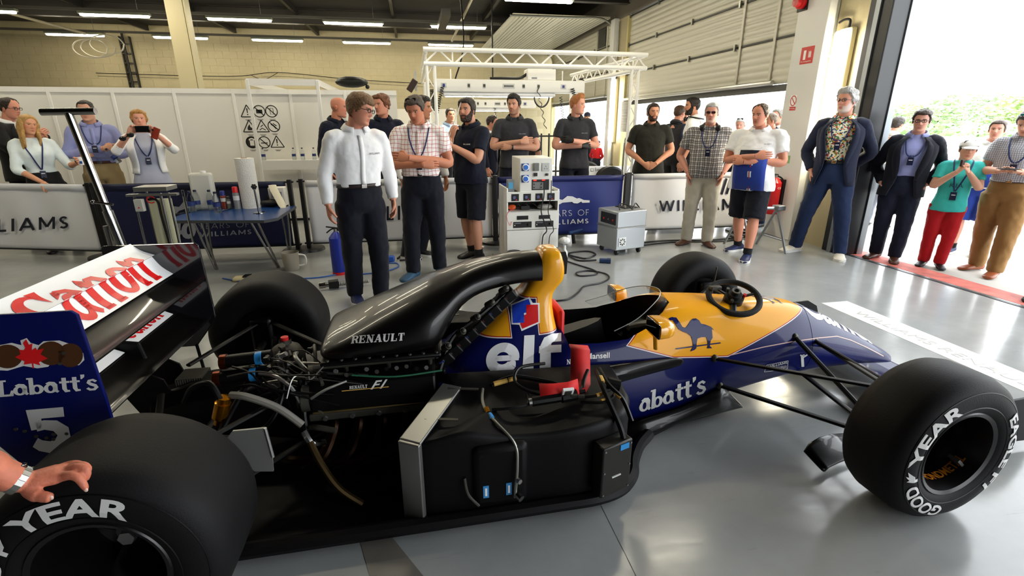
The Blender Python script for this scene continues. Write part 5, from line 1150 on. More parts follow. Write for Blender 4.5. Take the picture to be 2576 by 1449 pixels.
def person(key, label, loc, rot, h, **sp):
    """rot = turn away from facing the camera, positive towards the pit lane"""
    P = bpy.data.objects.new('person', None); COL.objects.link(P); P.location = (loc[0], loc[1], sp.get('z0', 0)); 
    dc = CAM_LOC-Vector((loc[0], loc[1], 0)); rz = RAD(rot)+(0 if sp.get('abs') else math.atan2(dc.x, -dc.y))
    P.rotation_euler = (0, 0, rz); P.empty_display_size = .1
    tag(P, label, 'person', sp.get('group')); PEOPLE[key] = P
    wf, bl, fem = sp.get('wide', 1.), sp.get('belly', 0.), sp.get('fem', 0); kid = sp.get('kid', 0); sk = lin(sp.get('skin', 'cf9273'))
    lx, ly = sp.get('lean', (0, 0)); hx = sp.get('hips', 0)
    def up(p):
        p = Vector(p); k = max(0, p.z-.47*h); return Vector((p.x+lx*k+hx*h*sst(.0, .47*h, p.z), p.y+ly*k, p.z-abs(ly)*k*.35))
    body = MB(); tone = []; parts = []
    def addtone(n0, c=None): tone.extend([c or sk]*(len(body.v)-n0))
    shw = .101*wf*(.93 if fem else 1)
    # ---- head
    hs = h*(.132 if not kid else .152); hy, hp, ht = sp.get('head', (0, 0, 0))
    Mh = Matrix.Translation(up((0, -.012*h+sp.get('neck', 0)*h, .885*h)))@Matrix.Rotation(RAD(hy), 4, 'Z')@Matrix.Rotation(RAD(hp), 4, 'X')@Matrix.Rotation(RAD(ht), 4, 'Y')@Matrix.Translation((0, -.06*hs, .39*hs))@Matrix.Scale(hs, 4)
    if kid: Mh = Matrix.Translation((0, 0, -.012*h))@Mh
    n0 = len(body.v); body.tube(catmull([up((0, .02*h, .80*h)), up((0, .014*h, .845*h)), Mh@Vector((0, .1, -.25))], 3), [.05*h, .046*h, .038*h, .0345*h, .034*h, .034*h, .034*h], 14); addtone(n0)
    make_head(sp, Mh, body, tone, parts)
    # ---- torso core and legs of the body (mostly under clothes)
    n0 = len(body.v); body.loft([[up((.07*h*cos(a)*wf, .045*h*sin(a), z*h)) for a in [2*pi*i/12 for i in range(12)]] for z in (.5, .6, .7, .8)]); addtone(n0)
    feet = sp.get('feet', ((-.07, .0, -12), (.07, .0, 12))); legc = sp.get('legs', 'trousers')
    KN = []
    for (fx, fy, fa), s in zip(feet, (-1, 1)):
        A = Vector((fx*h, fy*h+.012*h, .045*h)); H = up((s*.052*h, 0, .49*h)); K = (A+H)/2+Vector((s*.006*h, -.022*h-sp.get('bend', 0)*h, .01*h)); KN.append((H, K, A, fa, s))
        n0 = len(body.v); body.tube(catmull([H, (H+K)/2, K, K*.6+A*.4, A], 3), [.058*h]+[.056*h, .052*h, .05*h]+[.045*h, .04*h, .034*h]+[.036*h, .037*h, .036*h]+[.03*h, .025*h, .021*h], 12); addtone(n0)
    # ---- arms
    arms = sp.get('arms', ('down', 'down')); sleeve = sp.get('sleeve', 'short'); SL = MB(); SLS = []; gl = sp.get('gloves')
    for nm, s in zip(arms, (-1, 1)):
        E, Wr, hd, hn, cu = (arm_preset(nm, s) if isinstance(nm, str) else nm)
        sh = up((s*shw*h, .006*h, .808*h)); E = up(Vector((E[0]*(.6+.4*wf), E[1], E[2]))*h); Wr = up(Vector((Wr[0], Wr[1]-.035*bl, Wr[2]))*h)
        n0 = len(body.v); pa = [sh, sh.lerp(E, .5), E, E.lerp(Wr, .35), Wr]; t_ = 1.0 if not fem else .85
        body.tube(catmull(pa, 4), [q*h*t_ for q in (.034, .033, .032, .031, .0305, .029, .0275, .0265, .026, .0262, .0265, .0262, .025, .0228, .0205, .0182, .0165)], 12); addtone(n0)
        th = sp.get('thumb', 1); make_hand(body, tone, Wr, Vector(hd), Vector(hn), -s if nm not in ('text',) else s, h, cu, sk if not gl else (.012, .012, .013), 1.0)
        ins = up((s*.06*h, .008*h, .798*h)); r_ = .9 if fem else 1.
        SL0 = SL; SL = MB()
        if sleeve == 'short':
            e2 = sh.lerp(E, .66); SL.tube(catmull([ins, sh+Vector((0, 0, -.004*h)), sh.lerp(E, .35), e2], 3), [q*h*r_*(.55+.45*wf) for q in (.040, .041, .042, .042, .0415, .041, .0405, .040, .040, .040)], 14)
        elif sleeve in ('long', 'rolled', 'jacket'):
            e2 = Wr if sleeve != 'rolled' else E.lerp(Wr, .35); g_ = 1.08 if sleeve == 'jacket' else 1.
            path = [ins, sh+Vector((0, 0, -.004*h)), sh.lerp(E, .5), E, E.lerp(e2, .5), E.lerp(e2, .96)]
            SL.tube(catmull(path, 3), [q*h*r_*g_*(.6+.4*wf) for q in (.040, .041, .042, .0415, .040, .0385, .037, .036, .035, .0345, .034, .033, .031, .029, .027, .026)], 14)
        SLS.append(SL); SL0.merge(SL); SL = SL0
    # ---- shirt / top
    hem = sp.get('hem', .585); T = [(.44, .106, .074, 0), (.50, .104, .074, 0), (.56, .098, .07+.022*bl, -.014*bl), (.62, .097, .068+.03*bl, -.02*bl), (.68, .102, .07+.02*bl, -.012*bl), (.74, .108, .072+.004*bl, 0), (.785, .108, .064, .004), (.812, .090, .052, .008), (.832, .066, .044, .012), (.85, .047, .041, .012)]
    if fem: T = [(.44, .11, .078, 0), (.50, .106, .075, 0), (.56, .09, .064, 0), (.62, .082, .058, 0), (.68, .09, .07, -.008), (.735, .098, .082, -.014), (.775, .1, .066, -.002), (.81, .085, .05, .006), (.832, .058, .042, .01), (.846, .042, .038, .01)]
    def tring(z, k=1., add=0.):
        w_, d_, y_ = smooth_tab(T, z); w_ = w_*wf*k+add; d_ = d_*(.5+.5*wf)*k+add
        return [up((w_*h*math.copysign(abs(cos(a))**.8, cos(a)), y_*h+d_*h*math.copysign(abs(sin(a))**.85, sin(a)), z*h)) for a in [2*pi*i/28 for i in range(28)]]
    if hem < .55: T = [(z, a*(1+.09*sst(.62, .5, z)), b*(1+.11*sst(.62, .5, z)), c) for z, a, b, c in T]
    zs = [hem+(.85-hem)*i/14 for i in range(15)]
    TB = MB(); TB.loft([tring(z) for z in zs])
    topm = sp['top']
    vox = .0125 if h > 1 else .011
    if sp.get('jacket'):
        # shirt front under an open blazer
        parts.append(('shirt', TB, topm, {'remesh': .014, 'smit': 4}))
        J = MB(); rr = []; op_ = sp.get('open', .5)
        for z in [.455+(.835-.455)*i/14 for i in range(15)]:
            w_, d_, y_ = smooth_tab(T, z); w_ = w_*wf*1.07+.008; d_ = d_*(.5+.5*wf)*1.1+.01
            half = op_*lerp_tab([(.45, 1.0), (.55, .62), (.62, .55), (.74, .75), (.8, .8), (.835, .7)], z)[0]
            rr.append([up((w_*h*math.copysign(abs(sin(a))**.85, sin(a)), y_*h-d_*h*math.copysign(abs(cos(a))**.85, cos(a)), z*h)) for a in [half+(2*pi-2*half)*i/30 for i in range(31)]])
        J.loft(rr, closed=False, cap=False); parts.append(('jacket', J, sp['jacket'], {'solid': .012}))
        [parts.append(('jacket_sleeve', q_, sp['jacket'], {'remesh': .013, 'smit': 4})) for q_ in SLS]
        for e in (0, -1):   # lapels
            lp = MB(); a_ = []; b_ = []
            for k in range(4, 15):
                p_ = rr[k][e]; q_ = rr[k][e+(3 if e == 0 else -3)]; t = (k-4)/10; wd = .35+.9*sin(pi*min(1, t*1.02))**.8; off = Vector((0, -.012*h, 0)); a_.append(p_+off*.6); b_.append(p_.lerp(q_, wd*.7)+off)
            lp.loft([a_, b_], closed=False, cap=False); parts.append(('lapel', lp, sp['jacket'], {'solid': .006}))
    elif not sp.get('dress'):
        TB.merge(SL); parts.append(('shirt', TB, topm, {'remesh': vox, 'smit': 5}))
    else:
        D = MB(); T2 = [(.25, .15, .10), (.40, .14, .1), (.5, .125, .09), (.56, .105, .08)]
        rr = [[up((lerp_tab(T2, z)[0]*h*cos(a)*(1+.03*cos(7*a)), lerp_tab(T2, z)[1]*h*sin(a)*(1+.03*cos(9*a)), z*h)) for a in [2*pi*i/28 for i in range(28)]] for z in (.22, .3, .4, .5, .56)]+[tring(z) for z in zs if z > .6]
        D.loft(rr); parts.append(('dress', D, sp['dress'], {'smit': 2}))
        J = MB(); rr = []
        for z in [.555+(.83-.555)*i/10 for i in range(11)]:
            w_, d_, y_ = smooth_tab(T, z); w_ = w_*1.12+.01; d_ = d_*1.12+.012; half = .62-.15*(z-.55)/.28
            rr.append([up((w_*h*math.copysign(abs(sin(a))**.85, sin(a)), y_*h-d_*h*math.copysign(abs(cos(a))**.85, cos(a)), z*h)) for a in [half+(2*pi-2*half)*i/30 for i in range(31)]])
        J.loft(rr, closed=False, cap=False); parts.append(('cardigan', J, topm, {'solid': .012})); [parts.append(('cardigan_sleeve', q_, topm, {'remesh': .013, 'smit': 4})) for q_ in SLS]
    # collar and placket
    if sp.get('collar', 1):
        cm = sp.get('collarm', topm); C = MB(); rr = []
        for z, k, dy in ((.832, .062, .012), (.852, .052, .010), (.868, .047, .008), (.862, .054, .009), (.846, .066, .011)):
            rr.append([up((k*h*(.85+.15*wf)*sin(a), (dy-.9*k*cos(a))*h, (z-.016*cos(a))*h)) for a in [.42+(2*pi-.84)*i/22 for i in range(23)]])
        C.loft(rr, closed=False, cap=False); parts.append(('collar', C, cm, {'solid': .004}))
    bt = BVHTree.FromPolygons([Vector(v) for v in TB.v], TB.f)
    def on_chest(x, z, off=.006):
        q = bt.ray_cast(up((x*h, 0, z*h))+Vector((0, -1, 0)), Vector((0, 1, 0))); return (q[0]+Vector((0, -off, 0))) if q[0] else up((x*h, -.09*h, z*h))
    def chest_strip(name, pts, w, m, off=.007, solid=.002):
        nw = 2 if w < .03 else 9; R_ = [[] for _ in range(nw)]
        for i, (x, z) in enumerate(pts):
            x2, z2 = pts[min(i+1, len(pts)-1)]; x1, z1 = pts[max(i-1, 0)]; l = math.hypot(x2-x1, z2-z1) or 1; nx, nz = -(z2-z1)/l*w, (x2-x1)/l*w
            for j in range(nw): t_ = j/(nw-1)-.5; R_[j].append(on_chest(x+nx*t_, z+nz*t_, off))
        k = MB(); k.loft(R_, closed=False, cap=False); parts.append((name, k, m, {'solid': solid}))
    if sp.get('placket'):
        chest_strip('placket', [(0, .82-.02*i) for i in range(0, 2+int((.79-hem)/.02))], .02, sp['placket'] if not isinstance(sp['placket'], int) else topm, .006)
    if sp.get('chest_text'):
        t2 = sans(sp['chest_text'][0], .15) if sp['chest_text'][0] == 'WILLIAMS' else text2d(sp['chest_text'][0]); x0, z0, w_, h_ = sp['chest_text'][1:5]; k = MB(); k.add([on_chest(x0+w_*u, z0+h_*v, .012) for u, v in t2[0]], t2[1]); parts.append(('chest_lettering', k, sp['chest_text'][5], {'flat': 1}))
    if sp.get('panels'):
        for i_, (nm, pts, w_, m) in enumerate(sp['panels']): chest_strip(nm, pts, w_, m, .014+.003*i_)
    if sp.get('lanyard'):
        lc = mat('lanyard_navy', '1c2a5c', rough=.6); bz = sp['lanyard']
        for s in (-1, 1):
            pts = [(s*.045-.0*s, .845), (s*.052, .81), (s*.045, .77), (s*.03, .73), (s*.012, bz+.05), (0, bz+.03)]
            A_ = [on_chest(x, z, .012) for x, z in [(s*.052, .81), (s*.045, .775), (s*.033, .735), (s*.016, (bz+.735)/2), (s*.002, bz+.02)]]; A_ = [up((s*.048*h, .03*h, .856*h)), up((s*.056*h, -.01*h, .846*h))]+A_
            k = MB(); k.tube(catmull(A_, 3), .0065, 6, flat=.3); parts.append(('lanyard', k, lc, {}))
        k = MB(); c = on_chest(0, bz-.015, .014); k.box(c, (.055, .006, .085)); parts.append(('pass_card', k, mat('pass_navy', '161c3a', rough=.35), {'bevel': .003}))
        k = MB(); k.box(c+Vector((0, -.004, .012)), (.034, .001, .008)); parts.append(('pass_print', k, M_white, {}))
    if sp.get('phones_neck'):
        k = MB(); k.tube([up((.066*h*sin(a), (.018-.062*cos(a))*h*1.05, (.85+.012*cos(a))*h)) for a in [.7+(2*pi-1.4)*i/16 for i in range(17)]], .011, 8); 
        for s in (-1, 1): k.sphere(up((s*.052*h, -.055*h, .838*h)), .034, 12, 8, sc=(1, .7, 1.1))
        parts.append(('headphones', k, M_black, {}))
    # ---- trousers, skirt or shorts
    if legc != 'dress':
        Tm = sp['bottom']; L_ = MB(); wz = sp.get('waist', .60); loose = sp.get('loose', 1.)
        hr = [(wz, .094, .066+.012*bl, -.008*bl), (.57, .1, .072+.01*bl, -.005*bl), (.53, .104, .076, 0), (.49, .104, .074, 0), (.465, .096, .064, 0)]
        if hem < .55: hr = [(z, a*.93, b*.92, c) for z, a, b, c in hr]; loose *= .96
        L_.loft([[up((w_*h*wf*cos(a), (y_+d_*(.5+.5*wf)*sin(a))*h, z*h)) for a in [2*pi*i/24 for i in range(24)]] for z, w_, d_, y_ in hr])
        for H, K, A, fa, s in KN:
            if legc == 'shorts':
                e = K.lerp(A, .02)+Vector((0, 0, .0)); L_.tube(catmull([H+Vector((0, 0, .02*h)), H.lerp(K, .5), e], 4), [q*h*loose*(.5+.5*wf) for q in (.066, .066, .065, .064, .063, .062, .061, .060, .060)], 16)
            else:
                L_.tube(catmull([H+Vector((0, 0, .02*h)), H.lerp(K, .5), K, K.lerp(A, .55), A+Vector((0, .003*h, -.012*h))], 4), [q*h*loose*(.55+.45*wf) for q in (.066, .065, .063, .06, .057, .0545, .052, .0495, .048, .0465, .0455, .0445, .0435, .0425, .0418, .041, .0405)], 16)
        parts.append(('shorts' if legc == 'shorts' else 'trousers', L_, Tm, {'remesh': .014, 'smit': 4}))
        if sp.get('belt'):
            B = MB(); rr = [[up((.097*h*wf*1.03*cos(a), (-.008*bl+(.068+.014*bl)*(.5+.5*wf)*1.05*sin(a))*h, z*h)) for a in [2*pi*i/28 for i in range(28)]] for z in (.583, .602)]; B.loft(rr, cap=False); parts.append(('belt', B, mat('belt_'+sp['belt'], sp['belt'], rough=.45), {'solid': .006}))
            k = MB(); c = up((0, (-.008*bl-(.068+.014*bl)*(.5+.5*wf)*1.05)*h-.008, .5925*h)); k.box(c, (.045, .008, .035)); parts.append(('belt_buckle', k, M_chrome, {'bevel': .003}))
    # ---- shoes
    for H, K, A, fa, s in KN:
        k = MB(); R_ = Matrix.Rotation(RAD(fa), 3, 'Z'); rr = []; L0 = .155*h
        for t, w_, z1 in ((-.27, .018, .03), (-.24, .024, .052), (-.1, .027, .058), (.1, .027, .05), (.3, .0305, .036), (.5, .032, .028), (.64, .028, .022), (.71, .018, .016), (.73, .006, .01)):
            rr.append([Vector((A.x, A.y, 0))+R_@Vector((w_*h*cos(q), -t*L0, max(.002, (z1*.5+z1*.5*sin(q))*h))) for q in [2*pi*i/14 for i in range(14)]])
        k.loft(rr); parts.append(('shoe', k, sp['shoe'], {'smooth': 1.2}))
        if sp.get('sole'):
            k = MB(); k.loft([[Vector((A.x, A.y, 0))+R_@Vector((w_*h*1.06*cos(q), (-.23-.0)*L0*0-t*L0, 0 if b_ == 0 else .016*h)) for t, w_, q in [(-.27, .02, pi), (.1, .027, pi), (.45, .033, pi), (.66, .026, pi), (.74, .004, pi), (.66, .026, 0), (.45, .033, 0), (.1, .027, 0), (-.27, .02, 0)]] for b_ in (0, 1)]); parts.append(('shoe_sole', k, sp['sole'], {}))
        if sp.get('sock') and legc == 'shorts':
            k = MB(); k.tube([A+Vector((0, 0, .0)), A+(K-A)*.16], [.029*h, .029*h], 12); parts.append(('sock', k, sp['sock'], {}))
    if sp.get('watch'):
        E, Wr, *_ = arm_preset(arms[1] if sp['watch'] > 0 else arms[0], sp['watch']); Wv = up(Vector(Wr)*h); Ev = up(Vector(E)*h); d = (Wv-Ev).normalized(); k = MB(); k.tube([Wv-d*.03, Wv-d*.008], .0195*h, 14); parts.append(('watch', k, M_black, {}))
    # ---- link everything
    def put(name, mb, m, opt):
        o = bpy.data.objects.new(name, mb.mesh(name, m, opt.get('smooth', 1.0) if not opt.get('flat') else 0, fix=not opt.get('flat'))); COL.objects.link(o); o.parent = P
        if opt.get('remesh'): q = o.modifiers.new('r', 'REMESH'); q.mode = 'VOXEL'; q.voxel_size = opt['remesh']; q.use_smooth_shade = True
        if opt.get('smit'): q = o.modifiers.new('s', 'SMOOTH'); q.iterations = opt['smit']; q.factor = .5
        if opt.get('remesh'): q = o.modifiers.new('f', 'DISPLACE'); q.texture = FOLD; q.texture_coords = 'LOCAL'; q.strength = .017; q.mid_level = .5
        if opt.get('solid'): q = o.modifiers.new('t', 'SOLIDIFY'); q.thickness = opt['solid']; q.offset = 0
        if opt.get('bevel'): q = o.modifiers.new('b', 'BEVEL'); q.width = opt['bevel']; q.segments = 2
        return o
    bo_ = put('body', body, M_skin, {'smooth': 1.1})
    at = bo_.data.color_attributes.new('tone', 'FLOAT_COLOR', 'POINT')
    if len(tone) < len(body.v): tone += [sk]*(len(body.v)-len(tone))
    at.data.foreach_set('color', [q for c in tone[:len(body.v)] for q in (*c[:3], 1.)])
    for nm, mb, m, opt in parts: put(nm, mb, m, opt)
    P['_h'] = h; del P['_h']
    return P, up, Mh, put
C_white = cloth('white_cotton', 'eeeeee', wr=.45); C_navy = cloth('navy_jersey', '0c1124', wr=.3); C_grey = cloth('charcoal_jersey', '303034', wr=.4); C_black = cloth('black_cloth', '141416', wr=.3)
C_trn = cloth('navy_trouser', '0a0d1a', wr=.45); C_khaki = cloth('khaki_twill', '8e7a55', wr=.4); C_tan = cloth('tan_chino', '8a673c', wr=.6); C_stone = cloth('stone_chino', 'b9b3a4', wr=.45); C_denim = cloth('dark_denim', '172748', wr=.5); C_denimdk = cloth('ink_denim', '10172b', wr=.5)
C_blue = cloth('pale_blue_oxford', '8d93c4', wr=.45); C_blazer = cloth('navy_blazer', '131a30', wr=.35); C_blazerdk = cloth('dark_blazer', '0e121e', wr=.35); C_red = cloth('red_joggers', 'b3161f', wr=.5); C_teal = cloth('teal_jersey', '3fc0b8', wr=.3); C_dress = cloth('grey_silk', 'a9adc0', rough=.5, wr=.4); C_mint = cloth('pale_blouse', 'dfeaea', wr=.5); C_royal = cloth('royal_blue_jersey', '20388a', wr=.3)
S_dark = mat('shoe_black', '17171a', rough=.4); S_navy = mat('shoe_navy', '1b2550', rough=.6); S_brown = mat('shoe_brown', '4a2a1c', rough=.35); S_tan = mat('shoe_tan', '8c4a28', rough=.35); S_white = mat('shoe_cream', 'ddd6c4', rough=.5); S_sole = mat('sole_white', 'd8d8d4', rough=.6); S_teal = mat('shoe_teal', '274a66', rough=.6)
RC = check_mat('red_window_check', 'efe9e6', [(0, .036, .005, 'b5303a', 0), (2, .036, .005, 'b5303a', 0)])
BC = check_mat('black_tartan_check', 'cfc9c4', [(0, .026, .009, '6d6a6c', 0), (2, .026, .009, '6d6a6c', 0), (0, .052, .006, '17171a', .1), (2, .052, .006, '17171a', .1), (0, .052, .005, '17171a', .36), (2, .052, .005, '17171a', .36)])
GC = check_mat('grey_gingham', 'd2d3d8', [(0, .017, .008, '7c808c', 0), (2, .017, .008, '7c808c', 0)])
def floral():
    m = cloth('floral_print', 'd9d5b8', wr=.2); N, L, b = nodes_of(m); tc = N.new('ShaderNodeTexCoord'); v = N.new('ShaderNodeTexVoronoi'); v.inputs['Scale'].default_value = 62; L.new(tc.outputs['Object'], v.inputs['Vector'])
    cr = N.new('ShaderNodeValToRGB'); cr.color_ramp.interpolation = 'CONSTANT'; sp = N.new('ShaderNodeSeparateColor'); L.new(v.outputs['Color'], sp.inputs[0]); L.new(sp.outputs[0], cr.inputs[0])
    e = cr.color_ramp.elements; e[0].color = (*lin('e2dfc8'), 1); e[1].position = .3; e[1].color = (*lin('4f7a4a'), 1)
    for p, c in ((.45, 'c24a3c'), (.55, '2e5f86'), (.66, 'd8b04a'), (.75, '1f2a2a'), (.84, 'e8e4d4')): q = e.new(p); q.color = (*lin(c), 1)
    L.new(cr.outputs[0], b.inputs['Base Color']); return m
FL = floral()
wt = M_white; dt = mat('navy_print', '20243a', rough=.6)
# --- the two men talking behind the car
person('white', 'grey-brown haired man in glasses and white long-sleeved shirt beside the engine cover', (.46, 2.12), 16, 1.775, top=C_white, sleeve='long', arms=('down', 'down'), bottom=C_trn, belt='2a2020', shoe=S_navy, sole=S_sole, hairc='6e5034', hair='fringe', hairoff=.075, hairrough=.03, head=(42, 14, 6), glasses=1, skin='c98a70', placket=1, chest_text=('WILLIAMS', .03, .735, .055, .009, dt), lean=(.03, -.05), feet=((-.05, .05, -8), (.06, -.03, 14)), wide=1.04)
person('check', 'man in red window-check short-sleeved shirt with folded arms looking down at the car', (1.0, 2.86), -6, 1.79, top=RC, sleeve='short', arms=('under', 'over'), bottom=C_trn, belt='1a1a1c', shoe=S_teal, hairc='463c34', hair='short', hairoff=.06, head=(-12, 24, -4), skin='c07d60', shades_up=1, lanyard=.66, wide=1.08, belly=.4, feet=((-.075, -.05, -30), (.075, .02, 8)), placket=1)
person('behind', 'dark-haired man in white shirt with sunglasses on his head behind the red-check shirt man', (1.12, 3.75), 30, 1.82, top=C_white, sleeve='long', arms=('down', 'down'), bottom=C_trn, shoe=S_dark, sole=S_sole, hairc='241c18', hair='short', hairoff=.06, hairrough=.06, head=(45, 5, 0), shades_up=1, skin='c08464', feet=((-.2, .0, 20), (-.09, .02, 30)), hips=-.06)
person('beard', 'bearded man in navy polo and shorts holding a thin probe beside the equipment rack', (1.56, 3.45), -44, 1.79, top=C_navy, sleeve='short', arms=('chin', ((.12, -.07, .65), (.0, -.16, .735), (-.6, -.2, .6), (0, -.8, .4), .8)), bottom=C_trn, legs='shorts', shoe=S_dark, sock=C_black, hairc='2a221e', hair='short', hairoff=.06, beard=1.7, beardc='2a1712', head=(14, 2, 0), skin='c48d72', wide=1.06, belly=.3, hem=.5, watch=1, chest_text=('WILLIAMS', .02, .735, .05, .008, wt), feet=((-.05, .03, -10), (.07, -.03, 12)))
# --- spectators behind the left barrier
person('edge', 'dark-haired man in glasses at the left edge of the photo, hands raised', (-4.08, 5.45), 48, 1.845, top=C_white, jacket=C_black, sleeve='jacket', arms=('gesture', 'gesture'), bottom=C_trn, shoe=S_dark, hairc='2a211b', hair='receding', glasses=1, head=(0, 8, 0), skin='cf8e76')
person('blonde', 'long-haired blonde woman in a pale blouse holding a mug, hand on the barrier', (-3.52, 4.88), 2, 1.645, top=C_mint, sleeve='rolled', arms=(((-.13, -.06, .63), (-.02, -.2, .535), (0.1, -.8, -.5), (0, -.5, .9), .7), ((.16, -.05, .64), (.2, -.19, .665), (.3, -.9, .3), (1, 0, .2), .9)), bottom=C_black, shoe=S_dark, hairc='b98f52', hair='long', hairoff=.06, locks=1, head=(22, 4, 8), fem=1, skin='d79a78', lanyard=.60, hem=.57, collar=0, lean=(-.05, -.05))
person('bluem', 'man in a pale blue shirt and khaki trousers with folded arms behind the chrome T-handle', (-3.05, 5.2), -4, 1.81, top=C_blue, sleeve='long', arms=('over', 'under'), bottom=C_khaki, belt='4a2418', shoe=S_brown, hairc='1e1815', hair='crop', hairoff=.025, head=(-14, 6, 0), skin='cf9a80', lanyard=.70, placket=1, wide=1.04)
pc = person('cardi', 'short-haired woman in white cardigan and grey dress photographing with a phone', (-2.42, 5.05), 0, 1.69, top=C_white, dress=C_dress, sleeve='rolled', arms=('camera', 'camera'), legs='dress', bottom=C_dress, shoe=S_dark, hairc='a87a3e', hair='short', hairoff=.085, hairrough=.05, fem=1, skin='d69a82', head=(0, -6, 0), lanyard=.66, collar=0, wide=1.06)
# --- crew and guests along the middle
person('bald', 'bald man in a navy polo shirt behind the white-shirted man', (-.03, 4.95), 45, 1.86, top=C_navy, sleeve='long', arms=('down', 'down'), bottom=C_trn, shoe=S_dark, hair='bald', hairc='6a4a38', skin='d08a70', head=(25, 6, 0), wide=1.08)
person('brown', 'tousled brown-haired man in navy and grey polo with folded arms behind the white-shirted man', (.57, 4.85), 12, 1.89, top=C_navy, sleeve='short', arms=('under', 'over'), bottom=C_trn, shoe=S_dark, hairc='6b3f26', hair='short', hairoff=.075, hairrough=.08, head=(-55, 4, 0), skin='cf8f76')
person('farblue', 'dark-haired man in a light blue shirt far back under the gantry', (1.62, 7.3), 40, 1.8, top=cloth('sky_shirt', '9fb6d4'), sleeve='short', arms=('down', 'down'), bottom=C_trn, shoe=S_dark, hairc='1d1613', hair='short', skin='c98f74', head=(-20, 0, 0))
person('p12', 'man with sunglasses on his head in a navy and white top behind the bearded man', (2.2, 6.2), 70, 1.66, top=C_white, jacket=C_navy, sleeve='jacket', arms=('down', 'down'), bottom=C_trn, shoe=S_dark, hairc='332a24', hair='short', shades_up=1, skin='cf9076', head=(5, 4, 0))
person('polo', 'dark-haired man in charcoal polo, tattooed forearms folded, behind the equipment rack', (2.33, 4.78), 0, 1.90, top=C_grey, sleeve='short', arms=('over', 'under'), bottom=C_trn, shoe=S_dark, hairc='1b1513', hair='short', hairoff=.05, quiff=.08, beard=.55, beardc='3a2a22', head=(-22, 4, 0), skin='c99379', watch=1, wide=1.06, hem=.5, chest_text=('WILLIAMS', .03, .735, .05, .008, mat('grey_print', '8a8a8c', rough=.6)))
person('bend', 'crew member in charcoal polo bending over the white car', (2.95, 6.4), -30, 1.75, top=C_grey, sleeve='short', arms=('rail', 'rail'), bottom=C_trn, shoe=S_dark, hairc='18120f', hair='short', hairoff=.05, skin='d09a82', lean=(.25, -.75), head=(0, 30, 0), phones_neck=1)
person('ginger', 'ginger-haired young man in charcoal polo and black gloves with folded arms', (3.24, 4.88), 12, 1.905, top=C_grey, sleeve='short', arms=('under', 'over'), gloves=1, bottom=C_trn, shoe=S_dark, hairc='a86a38', hair='crop', hairoff=.05, quiff=.13, head=(48, 2, 0), skin='dda088', wide=1.02, hem=.48, chest_text=('WILLIAMS', .03, .735, .05, .008, mat('grey_print', '8a8a8c')))
person('capfar', 'far crew member in a dark cap beyond the white car', (5.69, 11.5), 15, 1.83, top=C_white, sleeve='short', arms=('down', 'down'), bottom=C_trn, shoe=S_dark, hairc='5a3a24', hair='cap', capc='1a2036', beard=1.2, beardc='7a4526', skin='d09a80')
person('child', 'child in a red hooded top and blue cap beside the white car', (5.80, 10.9), 150, 1.10, kid=1, top=C_red, sleeve='long', arms=('clasp', 'clasp'), bottom=C_trn, shoe=S_dark, hairc='6a4a30', hair='cap', capc='24386e', brimc='e6e6e6', skin='dca58c', collarm=cloth('grey_hood', 'c9c9cc'), head=(-60, 0, 0))
person('beardr', 'dark-bearded man in black polo standing right of the gantry leg, hands clasped', (4.37, 4.8), 4, 1.80, top=cloth('black_polo', '26261f', wr=.4), sleeve='short', arms=('clasp', 'clasp'), bottom=C_trn, shoe=S_dark, hairc='2a1a12', hair='short', hairoff=.06, beard=1.35, beardc='3a2114', head=(16, -2, 0), skin='cf9274', wide=1.12, belly=.4, hem=.46, watch=1)
# --- crowd in the half-raised doorway
person('p19', 'brown-haired man in black shirt seen from behind right of the bearded man', (5.40, 5.95), 140, 1.82, top=C_grey, sleeve='short', arms=('down', 'down'), bottom=C_black, shoe=S_dark, hairc='4a3526', hair='crop', skin='c98a70')
person('p20', 'face-on man in black shirt between the two team members under the door', (5.98, 6.8), 20, 1.79, top=C_black, sleeve='short', arms=('down', 'down'), bottom=C_black, shoe=S_dark, hairc='5a4432', hair='receding', skin='cc8a6e')
person('p21', 'dark-haired team member in white and blue shirt with neck headphones under the door', (5.28, 5.25), -100, 1.91, top=C_white, sleeve='short', arms=('down', 'down'), bottom=C_black, shoe=S_dark, hairc='1a1412', hair='short', hairoff=.06, beard=1.1, skin='c98e72', phones_neck=1, head=(30, 0, 0), panels=[('blue_yoke', [(-.08, .74), (0, .745), (.08, .74)], .12, C_royal)])
person('baldfar', 'bald pink-faced man far out in the pit lane beyond the half-raised door', (6.75, 8.4), -10, 1.70, top=C_white, sleeve='short', arms=('down', 'down'), bottom=C_stone, shoe=S_dark, hair='bald', skin='d89a8a')
person('tartan', 'grey-haired man in dark glasses, checked shirt and stone trousers, headphones round his neck', (4.57, 3.6), 2, 1.765, top=BC, sleeve='short', arms=('pocket', 'pocket'), bottom=C_stone, shoe=S_brown, hairc='b4b2ae', hair='short', hairoff=.05, shades=1, lensc='4a1f20', beard=.4, beardc='c9c4be', head=(-8, 0, 0), skin='d0917c', wide=1.15, belly=.7, hem=.50, phones_neck=1, lanyard=.69, feet=((-.075, -.01, -35), (.07, -.02, 25)), waist=.58, placket=1)
person('p23', 'older man with sunglasses on his head in dark jacket behind the crossed-arm team member', (6.38, 5.6), -15, 1.62, top=C_white, jacket=C_navy, sleeve='jacket', arms=('down', 'down'), bottom=C_trn, shoe=S_dark, hairc='c9c6c2', hair='short', shades_up=1, skin='d89884', head=(0, 10, 0))
